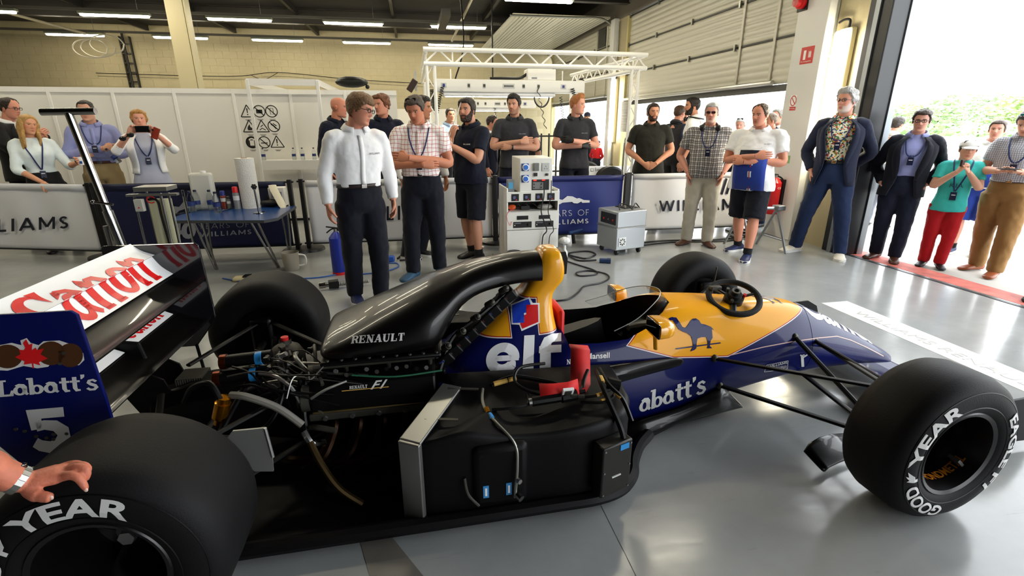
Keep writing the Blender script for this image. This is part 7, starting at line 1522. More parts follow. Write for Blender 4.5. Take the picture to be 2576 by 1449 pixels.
mb = MB(); pts = [Vector((p.x+.06+.28*t, p.y+.015+.05*t, .045)) for t in [i/40 for i in range(41)]]; mb.tube(pts, [.024 if i % 2 else .018 for i in range(41)], 10); mb.build('corrugated_hose', M_alu, HC)
def fcable(label, pix, r, m, z=None, name='floor_cable'):
    pts = [at_z(a, b, r+.002) for a, b in pix]; return cable(name, label, [tuple(q) for q in pts], r, m, sub=7)
M_bluec = mat('blue_cable', '2a5aa8', rough=.5)
fcable('blue air line on the floor running behind the rear tyre', [(560, 700), (640, 712), (740, 702), (800, 698), (850, 690), (905, 680)], .007, M_bluec)
fcable('loop of blue air line between the two men', [(905, 690), (960, 684), (1000, 672), (998, 662), (975, 662)], .007, M_bluec)
fcable('black cable snaking across the floor behind the cockpit', [(1395, 757), (1430, 752), (1455, 735), (1470, 720), (1510, 712), (1532, 700), (1522, 688), (1480, 681), (1450, 686), (1460, 694), (1500, 690), (1495, 680), (1450, 665), (1420, 655)], .008, M_black)
fcable('black cable running along the foot of the right-hand barrier', [(1600, 612), (1660, 606), (1720, 604), (1780, 604), (1860, 598), (1900, 592)], .012, M_black)
fcable('second black cable lying beside the barrier cable', [(1610, 618), (1680, 610), (1750, 608), (1830, 606), (1862, 600)], .01, M_black)
fcable('tangle of black cable under the cooling unit', [(1425, 640), (1450, 646), (1475, 650), (1498, 640), (1480, 632), (1445, 634), (1430, 640), (1455, 655), (1500, 654)], .01, M_black)
fcable('coiled black cable beside the equipment rack', [(1240, 640), (1250, 655), (1265, 650), (1255, 640), (1243, 648), (1260, 660)], .01, M_black)
fcable('black cable on the floor behind the check-shirt man', [(1000, 650), (1015, 640), (1040, 642), (1030, 652), (1005, 655)], .011, M_black)
p = at_z(982, 652, .03); mb = MB(); mb.b2((p.x-.05, p.y-.03, 0), (p.x+.05, p.y+.04, .07)); tag(mb.build('blue_socket', mat('plug_blue', '1f4aa0', rough=.4), bevel=.015), 'blue cable socket on the floor behind the white-shirted man', 'plug')
p = at_z(1508, 655, .03); PL = thing('blue_plug', 'dark blue industrial plug on the floor in front of the cooling unit', 'plug', tuple(p)); mb = MB(); mb.cyl(p, p+V(.08, -.03, 0), .028, n=14); mb.build('plug_body', mat('plug_dark', '1c3358', rough=.4), PL); mb = MB(); mb.cyl(p+V(.08, -.03, 0), p+V(.12, -.045, 0), .033, n=14); mb.build('plug_collar', mat('plug_dark', '1c3358'), PL)
# ---------------------------------------------------------------- equipment rack
RY = 3.12; rx0, rx1 = at_y(1275, 655, RY).x, at_y(1403, 655, RY).x; rzt = at_y(1340, 482, RY).z; RK = thing('equipment_rack', 'white instrument cabinet with meters and a cable shelf', 'cabinet', ((rx0+rx1)/2, RY+.25, 0))
M_rack = mat('rack_white', 'e3e2da', rough=.35); rd = .52
mb = MB(); mb.b2((rx0, RY+.012, .02), (rx0+.02, RY+rd, rzt+.04)); mb.build('side_panel', M_rack, RK, bevel=.006); mb = MB(); mb.b2((rx1-.02, RY+.012, .02), (rx1, RY+rd, rzt+.02)); mb.build('side_panel', M_rack, RK, bevel=.006)
mb = MB(); mb.b2((rx0, RY+rd-.02, .02), (rx1, RY+rd, rzt)); mb.build('back_panel', M_rack, RK, smooth=0); mb = MB(); mb.b2((rx0+.02, RY+.012, rzt-.03), (rx1-.02, RY+rd-.02, rzt-.012)); mb.build('top_tray', mat('tray_dark', '2a2c26', rough=.6), RK, smooth=0)
def rfz(py_): return at_y(1340, py_, RY).z
def rfx(px_, py_=560): return at_y(px_, py_, RY).x
def fp_(name, x0, x1, y0, y1, m, d0=0., d1=.02, parent=None, bev=.003):
    mb = MB(); mb.b2((x0, RY+d0, y0), (x1, RY+d1, y1)); return mb.build(name, m, parent or RK, smooth=0, bevel=bev)
z1, z2, z3, z4 = rfz(507), rfz(531), rfz(577), .03
f1 = fp_('meter_panel', rx0, rx1, z1, rzt, M_rack); f2 = fp_('supply_panel', rx0, rx1, z3, z2, M_rack); f3 = fp_('lower_door', rx0+.004, rx1-.004, z4, z3-.006, M_rack)
fp_('shelf', rx0+.02, rx1-.02, z2-.012, z2, M_rack, 0, .3); mb = MB(); mb.b2((rx0+.02, RY+.29, z2), (rx1-.02, RY+.3, z1)); mb.build('shelf_back', mat('shelf_dark', '3a3a36', rough=.7), RK, smooth=0)
for k in range(4):
    x = rx0+(rx1-rx0)*(.16+.225*k); w = .042; zc = (z1+rzt)/2-.005
    fp_('meter_window', x-w, x+w, zc-.038, zc+.038, M_black, -.003, .0, f1, 0); mb = MB(); mb.lathe([(0, 0), (0, .018), (.012, .016), (.012, 0)], (x-.012, RY-.003, zc), (0, -1, 0), 16); mb.build('meter_dial', mat('dial_indigo', '5a5f8c', rough=.3), f1); fp_('meter_mark', x+.006, x+.02, zc-.03, zc-.02, M_redstrap, -.0045, -.003, f1, 0)
for k in range(2):
    x = rx0+(rx1-rx0)*(.3+.42*k); zc = z3+(z2-z3)*.66; fp_('digital_display', x-.065, x+.065, zc-.022, zc+.022, M_black, -.003, 0, f2, 0); zc = z3+(z2-z3)*.28; d_ = fp_('power_module', x-.105, x+.105, zc-.034, zc+.034, mat('module_black', '1c1c1e', rough=.4), -.004, 0, f2, 0); fp_('module_knob', x+.06, x+.085, zc-.013, zc+.013, M_steel_dk, -.02, -.004, f2); fp_('module_text', x-.095, x-.02, zc+.014, zc+.02, M_pg, -.0055, -.004, f2, 0); fp_('module_led', x-.095, x-.085, zc-.01, zc-.0, M_white, -.0055, -.004, f2, 0)
zc = (z1+z2)/2
mb = MB(); mb.b2((rx0+.18, RY+.08, z2), (rx0+.28, RY+.14, z2+.05)); mb.build('adaptor', M_steel_dk, RK, bevel=.005)
mb = MB(); mb.sphere((rx0+.08, RY+.1, z2+.035), .04, 10, 6, sc=(1.2, 1, .8)); mb.build('orange_reel', mat('reel_orange', 'e0602a', rough=.4), RK)  # flattened ball in plain orange
mb = MB(); mb.sphere((rx1-.14, RY+.12, z2+.03), .08, 12, 6, sc=(1.2, 1, .4)); mb.build('plastic_wrap', mat('wrap_grey', 'b9b8ae', rough=.4), RK)
random.seed(5)
for k in range(5):
    x = rx0+.1+.09*k; mb = MB(); mb.tube(catmull([(x, RY+.12, z2+.01), (x+.03, RY+.1, zc+.02), (x+.08, RY+.1, zc-.01), (x+.12, RY+.15, z2+.01)], 5), .005, 6); mb.build('shelf_cable', M_black, RK)
for xo, r in ((.42, .007), (.5, .005)):
    mb = MB(); mb.tube(catmull([(rx0+xo, RY-.02, rzt+.12), (rx0+xo-.01, RY-.05, rzt-.05), (rx0+xo-.04, RY-.06, z2), (rx0+xo+.03, RY-.05, z3), (rx0+xo-.01, RY-.03, .3), (rx0+xo-.02, RY-.04, .01)], 6), r, 7); mb.build('hanging_cable', M_black, RK)
mb = MB(); mb.tube(catmull([(rx0+.1, RY+.05, zc), (rx0-.0, RY-.02, z2-.03), (rx0+.03, RY-.02, z3+.06), (rx0+.06, RY-.006, z3+.1)], 6), .0025, 5); mb.build('red_wire', M_redstrap, RK)
# upper supply box with sockets (sits on the cabinet)
UB = thing('power_box', 'white mains distribution box with blue sockets on top of the cabinet', 'power box', ((rx0+rx1)/2, RY+.2, rzt)); ux0, ux1 = at_y(1307, 470, RY+.01).x, at_y(1389, 470, RY+.01).x; uzt = at_y(1350, 397, RY+.01).z
mb = MB(); mb.b2((ux0, RY+.01, rzt-.012), (ux1, RY+.46, uzt)); mb.build('case', M_rack, UB, bevel=.008)
def ub(name, u0, u1, v0, v1, m, d=.01, parent=UB, bev=.002):
    x0 = ux0+(ux1-ux0)*u0; x1 = ux0+(ux1-ux0)*u1; h_ = uzt-rzt; mb = MB(); mb.b2((x0, RY+.01-d, rzt+h_*v0), (x1, RY+.01, rzt+h_*v1)); return mb.build(name, m, parent, smooth=0, bevel=bev)
M_ceeb = mat('cee_blue', '2a6cc8', rough=.35)
for v in (.72, .38):
    q = ub('blue_socket', .06, .27, v-.1, v+.12, mat('cee_dark', '1c4a96', rough=.35)); xc = ux0+(ux1-ux0)*.17; zc_ = rzt+(uzt-rzt)*(v+.01)
    mb = MB(); mb.lathe([(0, 0), (0, .036), (.02, .036), (.022, .03), (.022, 0)], (xc, RY, zc_), (0, -1, 0), 20); mb.build('socket_ring', M_white, q); mb = MB(); mb.lathe([(.022, 0), (.022, .027), (.028, .026), (.028, 0)], (xc, RY, zc_), (0, -1, 0), 20); mb.build('socket_cap', M_ceeb, q)
ub('breaker', .42, .57, .62, .85, mat('breaker_grey', '6f726e', rough=.5), .03); q = ub('wall_socket', .67, .90, .6, .85, mat('socket_steel', 'b9bab6', rough=.3), .008)
for u, v in ((.75, .68), (.82, .68), (.785, .75)): ub('socket_slot', u-.01, u+.01, v-.012, v+.012, M_black, .0085, q, 0)
ub('knob', .43, .53, .46, .56, M_black, .02); ub('terminal', .8, .86, .47, .54, M_magnes, .025)
q = ub('control_window', .37, .9, .04, .36, M_black, .003); 
for u in (.42, .68): ub('red_readout', u, u+.09, .32, .35, mat('led_red', 'ff2a20', emit='ff2010', es=1.5), .005, q, 0)
ub('slider_panel', .4, .72, .07, .28, mat('slider_grey', '7a7c7a', rough=.5), .005, q, 0)
for u, v in ((.44, .22), (.66, .22), (.44, .12), (.66, .12)): ub('slider_knob', u-.02, u+.02, v-.015, v+.015, M_steel_dk, .012, q)
mb = MB(); x = ux0-.09; mb.b2((x-.04, RY+.05, rzt-.012), (x+.04, RY+.12, rzt+.13)); mt = tag(mb.build('handheld_meter', mat('meter_grey', '7c7f7f', rough=.4), bevel=.006), 'grey handheld meter with a blue screen beside the power box', 'meter'); mb = MB(); mb.b2((x-.025, RY+.047, rzt+.03), (x+.025, RY+.05, rzt+.1)); mb.build('screen', mat('screen_cyan', '58a8d0', rough=.2), mt, smooth=0)
p = at_z(1290, 665, 0); mb = MB(); mb.lathe([(0, 0), (0, .075), (.17, .075), (.175, .06), (.175, 0)], (p.x, p.y-.09, 0), (0, 0, 1), 22); bn = tag(mb.build('black_tub', M_black), 'small black tub on the floor in front of the cabinet', 'tub'); mb = MB(); mb.lathe([(.165, .077), (.175, .079), (.178, .07)], (p.x, p.y-.09, 0), (0, 0, 1), 22); mb.build('rim', M_steel_dk, bn)
# spray bottle and airline between rack and cooler
p = at_z(1418, 668, 0); SB = thing('spray_bottle', 'white bottle with a crumpled white rag on top beside the cabinet', 'bottle', (p.x, p.y, 0)); mb = MB(); mb.lathe([(0, 0), (0, .04), (.16, .04), (.19, .02), (.24, .018)], (p.x, p.y, 0), (0, 0, 1), 18); mb.build('bottle_body', mat('bottle_white', 'dcdcd8', rough=.35), SB); mb = MB(); mb.sphere((p.x, p.y, .29), .06, 12, 8, sc=(1.1, 1, .7)); mb.build('rag', mat('rag_white', 'e4e4e2', rough=.9, bump=1., bscale=30), SB); mb = MB(); mb.lathe([(0, 0), (0, .041), (.05, .041)], (p.x, p.y, 0), (0, 0, 1), 18); mb.build('amber_fluid', mat('amber', '8a4a20', rough=.3), SB)
p = at_z(1440, 612, 0); mb = MB(); mb.cyl((p.x-.05, p.y, .14), (p.x+.14, p.y+.02, .17), .028, n=14); dr = tag(mb.build('air_gun', mat('tool_blue', '1d3f7c', rough=.4)), 'dark blue air tool lying beside the cabinet', 'tool'); mb = MB(); mb.cyl((p.x+.0, p.y, .14), (p.x+.02, p.y, .0), .025, n=12); mb.build('grip', M_black, dr)
# ---------------------------------------------------------------- silver cooling unit on castors
CO = thing('cooling_unit', 'silver metal cooling unit on castors in front of the navy banner', 'cooler', (3.42, 3.45, 0)); Rz = Matrix.Rotation(.26, 3, 'Z'); c0 = Vector((3.43, 3.47, 0)); M_sil = mat('hammered_silver', 'a4a8ab', rough=.35, metal=.55)
mb = MB(); mb.box(c0+V(0, 0, .2), (.44, .40, .27), Rz); mb.build('lower_case', M_sil, CO, bevel=.012); mb = MB(); mb.box(c0+V(0, 0, .44), (.44, .40, .2), Rz); mb.build('upper_case', M_sil, CO, bevel=.012); mb = MB(); mb.box(c0+V(0, 0, .338), (.452, .412, .012), Rz); mb.build('seam', M_alu, CO, smooth=0)
mb = MB(); mb.box(c0+Rz@V(-.222, -.02, .44), (.006, .3, .13), Rz); q = mb.build('control_panel', M_black, CO, smooth=0)
for k in range(3):
    mb = MB(); mb.box(c0+Rz@V(-.226, -.12+.09*k, .43), (.01, .02, .02), Rz); mb.build('panel_switch', [M_redstrap, M_alu, M_redstrap][k], q, smooth=0)
mb = MB(); mb.box(c0+Rz@V(-.13, -.203, .17), (.11, .008, .11), Rz); q = mb.build('fan_grille', mat('grille_pale', 'd4d6d4', rough=.4), CO, bevel=.006)
for k in range(8):
    a = k*pi/4; mb = MB(); mb.box(c0+Rz@V(-.13+.034*cos(a), -.208, .17+.034*sin(a)), (.02, .004, .013), Rz@Matrix.Rotation(-a, 3, 'Y')); mb.build('grille_slot', M_steel_dk, q, smooth=0)
mb = MB(); mb.box(c0+Rz@V(.1, .05, .545), (.2, .2, .01), Rz); mb.build('lid_mat', M_black, CO, smooth=0)
for sx, sy in ((-1, -1), (1, -1), (-1, 1), (1, 1)):
    q_ = c0+Rz@V(sx*.17, sy*.15, .033); mb = MB(); mb.lathe([(-.012, 0), (-.012, .033), (.012, .033), (.012, 0)], q_, (1, .3, 0), 16); mb.build('castor', M_black, CO)
mb = MB(); mb.tube(catmull([tuple(c0+Rz@V(x, y, z)) for x, y, z in ((-.12, -.1, .545), (-.06, -.02, .6), (.0, -.1, .59), (.04, -.14, .548), (.1, -.1, .59), (.16, -.05, .6), (.18, -.1, .55))], 6), .007, 7); mb.build('power_lead', M_black, CO)
# ---------------------------------------------------------------- gantry truss in the next bay
GT = thing('truss_gantry', 'white lattice truss gantry over the neighbouring pit bay', 'gantry', (3.05, 7.8, 0)); M_gw = mat('truss_white', 'eeeeea', rough=.3)
def truss(a, b, up_, hgt, name='truss', nseg=8, r=.036):
    a = Vector(a); b = Vector(b); u = Vector(up_)*hgt
    for o, n_ in ((V(0, 0, 0), 'chord'), (u, 'chord')):
        mb = MB(); mb.cyl(a+o, b+o, r, n=14); mb.build(n_, M_gw, GT)
    for k in range(nseg):
        p = a.lerp(b, k/nseg); m_ = a.lerp(b, (k+.5)/nseg); q = a.lerp(b, (k+1)/nseg)
        for s_, e_ in ((p, m_+u), (m_+u, q)): mb = MB(); mb.cyl(s_, e_, .014, n=8); mb.build('lattice_bar', M_gw, GT)
    for t in (.12, .88): mb = MB(); mb.cyl(a.lerp(b, t), a.lerp(b, t)+u, .014, n=8); mb.build('coupler', M_gw, GT)
truss((1.18, 6.3, 2.43), (4.92, 6.3, 2.43), (0, 0, 1), .21)
truss((4.88, 6.3, 2.43), (4.70, 9.9, 2.43), (0, 0, 1), .2); truss((1.22, 6.3, 2.43), (1.22, 9.9, 2.43), (0, 0, 1), .2)
for x in (1.28, 4.72):
    sx = .12
    for dx in (-.06, .06): mb = MB(); mb.cyl((x+dx, 6.3, 0), (x+dx, 6.3, 2.43), .028, n=14); mb.build('leg_chord', M_gw, GT)
    for k in range(12):
        s_ = 1 if k % 2 else -1; mb = MB(); mb.cyl((x-.06*s_, 6.3, .05+.2*k), (x+.06*s_, 6.3, .25+.2*k), .009, n=7); mb.build('leg_lattice', M_gw, GT)
    mb = MB(); mb.b2((x-.25, 6.1, 0), (x+.25, 6.5, .012)); mb.build('base_plate', M_gw, GT, smooth=0)
    mb = MB(); mb.cyl((x, 9.9, 0), (x, 9.9, 2.43), .04, n=12); mb.build('leg_chord', M_gw, GT)
def light_box(x0, x1, y, z0, z1, label):
    t = thing('service_boom', label, 'service boom', ((x0+x1)/2, y, z0), 'white overhead service booms'); mb = MB(); mb.b2((x0, y-.12, z0), (x1, y+.12, z1)); mb.build('housing', mat('boom_white', 'e4e4e0', rough=.35), t, bevel=.015)
    mb = MB(); mb.b2((x0+.15, y-.1, z0-.07), (x1-.55, y+.1, z0)); mb.build('light_tray', mat('boom_tray', 'd8dade', rough=.3), t, bevel=.02); mb = MB(); mb.b2((x0+.2, y-.07, z0-.075), (x1-.6, y+.07, z0-.07)); mb.build('lamp_strip', M_tube, t, smooth=0)
    L_ = x1-x0
    for k, u in enumerate((.06, .22, .32, .58, .68, .85)):
        x = x0+L_*u; mb = MB(); w = .05 if k in (0, 5) else .022; mb.b2((x-w, y-.124, (z0+z1)/2-.04), (x+w, y-.12, (z0+z1)/2+.04)); q = mb.build('outlet', mat('outlet_grey', 'bfc1c0', rough=.4), t, smooth=0); mb = MB(); mb.b2((x-.02, y-.135, (z0+z1)/2-.02), (x+.02, y-.124, (z0+z1)/2+.025)); mb.build('outlet_plug', mat('plug_navy', '1f2f78', rough=.4) if k in (0, 5) else M_magnes, q, smooth=0)
    mb = MB(); mb.b2((x0+L_*.44, y-.124, (z0+z1)/2-.04), (x0+L_*.52, y-.12, (z0+z1)/2+.04)); q = mb.build('fuse_panel', mat('outlet_grey', 'bfc1c0'), t, smooth=0)
    for k in range(8): mb = MB(); mb.b2((x0+L_*.45+k*L_*.008, y-.128, (z0+z1)/2-.015), (x0+L_*.455+k*L_*.008, y-.124, (z0+z1)/2+.015)); mb.build('fuse_switch', M_black, q, smooth=0)
    for x in (x0+.3, x1-.4): mb = MB(); mb.cyl((x, y, z1), (x, y, 2.45), .012, n=8); mb.build('hanger', M_gw, t)
    return t
light_box(1.36, 4.1, 7.2, 2.07, 2.28, 'long white overhead service boom with sockets hung from the gantry')
light_box(2.1, 3.9, 10.2, 1.9, 2.08, 'smaller far white service boom beyond the gantry')
mb = MB(); mb.b2((3.02, 7.1, 2.28), (3.55, 7.4, 2.47)); ac = tag(mb.build('control_case', M_gw, bevel=.015), 'white case standing on top of the service boom', 'case'); mb = MB(); mb.b2((3.1, 7.098, 2.3), (3.2, 7.1, 2.33)); mb.build('label', M_pg, ac, smooth=0)
mb = MB(); mb.tube(catmull([(2.35, 7.15, 2.3), (2.6, 7.15, 2.31), (2.9, 7.2, 2.32), (3.05, 7.2, 2.4)], 5), .025, 8); tag(mb.build('cable_bundle', M_black), 'black cable bundle on top of the service boom', 'cable')
def coil(label, top, bot, r=.03, turns=12, wr=.007):
    a = Vector(top); b = Vector(bot); n_ = turns*8; pts = []
    for i in range(n_+1):
        t = i/n_; p = a.lerp(b, t); q = 2*pi*turns*t; pts.append(p+V(r*cos(q), r*sin(q), 0))
    mb = MB(); mb.tube(pts, wr, 5); tag(mb.build('coiled_cable', M_black), label, 'cable', 'coiled black leads hanging from the service booms')
coil('coiled black lead at the left end of the service boom', (1.5, 7.05, 2.15), (1.38, 7.0, 1.72)); coil('coiled black lead hanging just right of the left gantry leg', (1.3, 7.0, 2.1), (1.33, 7.0, 1.75), .04, 14)
coil('loose wavy lead hanging above the dark-haired man in charcoal', (3.2, 7.05, 2.15), (3.35, 7.0, 1.45), .02, 5); coil('curly black lead above the ginger-haired man', (3.85, 7.05, 2.15), (3.95, 7.05, 1.85), .035, 8); coil('curly black lead left of the ginger-haired man', (3.62, 7.0, 2.0), (3.68, 7.0, 1.6), .025, 9, .006); coil('thick bundle of coiled lead at the right end of the gantry', (4.3, 7.9, 2.4), (4.32, 7.9, 1.9), .05, 9, .009)
mb = MB(); mb.tube(catmull([(3.3+.14*cos(a), 7.14, 2.03+.2*sin(a)) for a in [pi+pi*i/8 for i in range(9)]], 3), .018, 6); tag(mb.build('coiled_cable', M_black), 'looped coil of black lead hanging between the two charcoal polos', 'cable', 'coiled black leads hanging from the service booms')
coil('thin curly lead under the far boom', (2.9, 10.09, 1.92), (2.92, 10.05, 1.5), .02, 9, .006)
mb = MB(); mb.b2((1.02, 6.5, 2.05), (1.06, 6.9, 2.35)); sc_ = tag(mb.build('clear_bags', mat('clear_film', 'd9dbd8', rough=.15, trans=.5, ior=1.1), smooth=0, bevel=.01), 'clear plastic covers hanging at the left end of the gantry', 'plastic cover'); mb = MB(); mb.box((.98, 6.45, 2.12), (.1, .08, .2), Matrix.Rotation(.6, 3, 'Y')); tag(mb.build('monitor_bracket', mat('brown_device', '33231c', rough=.4), bevel=.01), 'small dark device clamped at the left end of the gantry', 'device')
# ---------------------------------------------------------------- white racing car in the next bay
C2 = thing('white_racing_car', 'white modern racing car in the neighbouring bay behind the crew', 'racing car', (3.9, 9.0, 0)); M_w2 = mat('car_white', 'eeeeee', rough=.25, coat=1.)
T2 = [(1.3, .1, .5, .25), (1.9, .1, .75, .32), (2.4, .1, .95, .35), (2.9, .08, .72, .42), (3.4, .08, .62, .42), (4.0, .12, .62, .32), (4.6, .2, .58, .22), (5.2, .25, .5, .17), (5.7, .28, .42, .12), (5.95, .3, .38, .06)]
mb = MB(); rr = []
for x in stations(1.3, 5.95, .12):
    zb, zt, hw = smooth_tab(T2, x); rr.append([(x, 9.0+hw*math.copysign(abs(cos(a))**.6, cos(a)), (zb+zt)/2+(zt-zb)/2*math.copysign(abs(sin(a))**.75, sin(a))) for a in [2*pi*i/24 for i in range(24)]])
mb.loft(rr); c2b = mb.build('bodywork', M_w2, C2, smooth=.8)
mb = MB(); mb.b2((1.6, 8.3, .08), (4.2, 9.7, .12)); mb.build('floor_plate', M_matte, C2, smooth=0); mb = MB(); mb.prism([(1.9, .12), (4.1, .12), (4.15, .42), (3.9, .55), (2.2, .5)], 'y', 8.32, 8.62); sp2 = mb.build('sidepod', M_w2, C2, smooth=0, bevel=.05, seg=3); mb = MB(); mb.prism([(1.9, .12), (4.1, .12), (4.15, .42), (3.9, .55), (2.2, .5)], 'y', 9.38, 9.68); mb.build('sidepod', M_w2, C2, smooth=0, bevel=.05, seg=3)
for x, w in ((1.5, .38), (5.15, .32)):
    for s in (-1, 1):
        mb = MB(); mb.lathe([(-w/2, .17), (-w/2, .29), (-w/2+.05, .33), (w/2-.05, .33), (w/2, .29), (w/2, .17)], (x, 9.0+s*.78, .33), (0, 1, 0), 32, closed=True); mb.build('tyre', M_rubber, C2); mb = MB(); mb.lathe([(s*(w/2-.02), .17), (s*.0, .15), (s*.05, 0)], (x, 9+s*.78, .33), (0, 1, 0), 20); mb.build('rim', M_under, C2)
mb = MB(); mb.prism([(5.6, .12), (6.0, .1), (6.0, .13), (5.6, .18)], 'y', 8.15, 9.85); mb.build('front_wing', M_w2, C2, smooth=0); mb = MB(); mb.prism([(.75, .8), (1.15, .86), (1.15, .9), (.75, .95)], 'y', 8.5, 9.5); mb.build('rear_wing', M_w2, C2, smooth=0)
for s in (-1, 1): mb = MB(); mb.b2((.7, 9+s*.5-.01, .4), (1.25, 9+s*.5+.01, .97)); mb.build('rear_endplate', M_w2, C2, smooth=0)
mb = MB(); mb.sphere((3.7, 8.62, .72), .09, 12, 8, sc=(.6, 1, .45)); mb.build('mirror_shell', M_black, C2)
def car2_text(word, q, m):
    t2 = text2d(word); f = quad_map(q); mb = MB(); mb.add([at_y(*f(u, v), 8.30) for u, v in t2[0]], t2[1]); mb.build('sponsor_print', m, C2, smooth=0, fix=False)
mb = MB(); P_ = [at_y(a, b, 8.33) for a, b in ((1474, 418), (1610, 418), (1640, 440), (1600, 470), (1470, 470))]; mb.prism([(p.x, p.z) for p in P_], 'y', 8.31, 8.36); mb.build('side_panel', M_w2, C2, smooth=0, bevel=.01)
car2_text('Experian', [(1497, 433), (1525, 433), (1525, 422), (1497, 422)], M_print)
o = ([], []); stroke(o, [(0, 0), (1, 0), (1, 1), (0, 1), (0, 0)], .16); mb = MB(); f = quad_map([(1486, 431), (1493, 431), (1493, 424), (1486, 424)]); mb.add([at_y(*f(u, v), 8.30) for u, v in o[0]], o[1]); mb.build('sponsor_mark', M_print, C2, smooth=0, fix=False)
mb = MB(); P_ = [at_y(a, b, 8.33) for a, b in ((1220, 400), (1245, 405), (1245, 450), (1218, 450))]; mb.prism([(p.x, p.z) for p in P_], 'y', 8.31, 8.36); mb.build('side_panel', M_w2, C2, smooth=0); car2_text('BA', [(1228, 438), (1243, 438), (1243, 430), (1228, 430)], M_print); car2_text('IA', [(1224, 413), (1244, 413), (1244, 404), (1224, 404)], M_print)
# trolley handle, notice board, tyre rack rail, exit board
mb = MB(); mb.tube(catmull([(5.0, 7.2, 0), (5.0, 7.2, 1.15), (5.1, 7.2, 1.25), (5.4, 7.2, 1.25), (5.5, 7.2, 1.15), (5.5, 7.2, 0)], 5), .018, 8); TR_ = tag(mb.build('trolley_handle', M_chrome), 'tall chrome trolley handle beside the child in red', 'trolley'); mb = MB(); mb.b2((4.98, 7.2, .1), (5.52, 7.8, .15)); mb.build('deck', M_alu, TR_, smooth=0)
mb = MB(); mb.b2((6.02, 9.5, 1.35), (6.05, 9.9, 2.05)); nb = tag(mb.build('notice_board', mat('notice_dark', '2c2c2c', rough=.4), smooth=0), 'dark printed notice on the far door pillar', 'notice'); mb = MB()
for k in range(9): mb.b2((6.018, 9.55, 1.42+k*.065), (6.02, 9.85, 1.435+k*.065))
o = mb.build('print_lines', M_pg, nb, smooth=0); o['kind'] = 'stuff'
for x in (3.75, 3.95, 4.15): pass
RKR = thing('tyre_rack', 'black metal rack standing behind the ginger-haired man', 'rack', (3.7, 7.6, 0))
for x in (3.5, 3.66, 3.82, 3.98): mb = MB(); mb.cyl((x, 7.9, 0), (x, 7.9, 1.35), .018, n=8); mb.build('upright', M_black, RKR)
for z in (.6, 1.3): mb = MB(); mb.cyl((3.45, 7.9, z), (4.03, 7.9, z), .016, n=8); mb.build('rail', M_black, RKR)
# ---------------------------------------------------------------- pillar signs, beacon, trestle, socket
def wall_sign(y0, y1, z0, z1, m, label, x=DX-.163):
    mb = MB(); mb.b2((x, y0, z0), (x+.003, y1, z1)); return tag(mb.build('wall_sign', m, smooth=0), label, 'sign')
s1_ = wall_sign(3.70, 3.92, 2.26, 2.46, mat('sign_red', 'c8221e', rough=.4), 'red fire extinguisher sign on the white column')
mb = MB(); mb.b2((DX-.165, 3.83, 2.31), (DX-.163, 3.87, 2.42)); mb.build('symbol_cylinder', M_white, s1_, smooth=0)
for k in range(3): mb = MB(); mb.prism([(3.74+k*.016, 2.33), (3.75+k*.016, 2.33), (3.752+k*.016, 2.41), (3.742+k*.016, 2.39)], 'x', DX-.165, DX-.163); mb.build('symbol_flame', M_white, s1_, smooth=0)
def wtxt(name, word, y0, w, z0, h_, m, parent, x=DX-.166): flat_text(name, text2d(word), (x, y0, z0), (0, -1, 0), (0, 0, 1), w, h_, m, parent, off=.0)
wtxt('sign_text', 'Fire extinguisher', 3.9, .18, 2.275, .022, M_white, s1_)
s2_ = wall_sign(3.86, 3.97, 1.70, 1.745, mat('sign_red', 'c8221e'), 'small red no-smoking plate on the white column'); wtxt('sign_text', 'No smoking', 3.965, .1, 1.712, .02, M_white, s2_)
o = ([], []); stroke(o, arc(0, 0, .05, .06, 0, 360, 24), .012); stroke(o, [(-.035, .04), (.035, -.04)], .012); mb = MB(); mb.add([Vector((DX-.166, 3.915-u, 1.82+v)) for u, v in o[0]], o[1]); mb.build('prohibition_ring', mat('sign_red', 'c8221e'), s2_, smooth=0, fix=False); mb = MB(); mb.b2((DX-.1645, 3.855, 1.75), (DX-.163, 3.975, 1.89)); mb.build('white_plate', M_white, s2_, smooth=0)
s3_ = wall_sign(3.80, 3.93, 1.02, 1.12, mat('sign_green', '7fae74', rough=.4), 'small red and green safety notice low on the white column'); mb = MB(); mb.b2((DX-.165, 3.88, 1.03), (DX-.163, 3.925, 1.11)); mb.build('red_half', mat('sign_red', 'c8221e'), s3_, smooth=0)
BC_ = thing('alarm_beacon', 'red alarm sounder high on the white column', 'alarm', (DX-.2, 4.05, 2.95)); mb = MB(); mb.lathe([(0, 0), (0, .075), (.06, .08), (.07, .06), (.12, .055), (.125, 0)], (DX-.16, 4.03, 3.0), (-1, 0, 0), 20); mb.build('sounder', mat('beacon_red', 'b8141a', rough=.3), BC_); mb = MB(); mb.b2((DX-.17, 3.94, 2.9), (DX-.15, 4.12, 3.1)); mb.build('back_plate', M_black, BC_, smooth=0)
mb = MB(); mb.b2((DX-.06, 3.30, .55), (DX-.02, 3.45, .7)); so = tag(mb.build('wall_socket', M_white, smooth=0, bevel=.004), 'white wall socket low on the cream pillar', 'socket'); mb = MB(); mb.b2((DX-.062, 3.33, .6), (DX-.06, 3.36, .64)); mb.build('slot', M_black, so, smooth=0)
TS = thing('trestle_stand', 'folding grey steel trestle stand behind the crossed-arm team member', 'trestle', (5.2, 3.3, 0)); M_tre = mat('trestle_grey', '8f9396', rough=.35, metal=.7)
mb = MB(); mb.cyl((4.95, 3.3, .52), (5.42, 3.2, .52), .02, n=10); mb.build('top_bar', M_tre, TS)
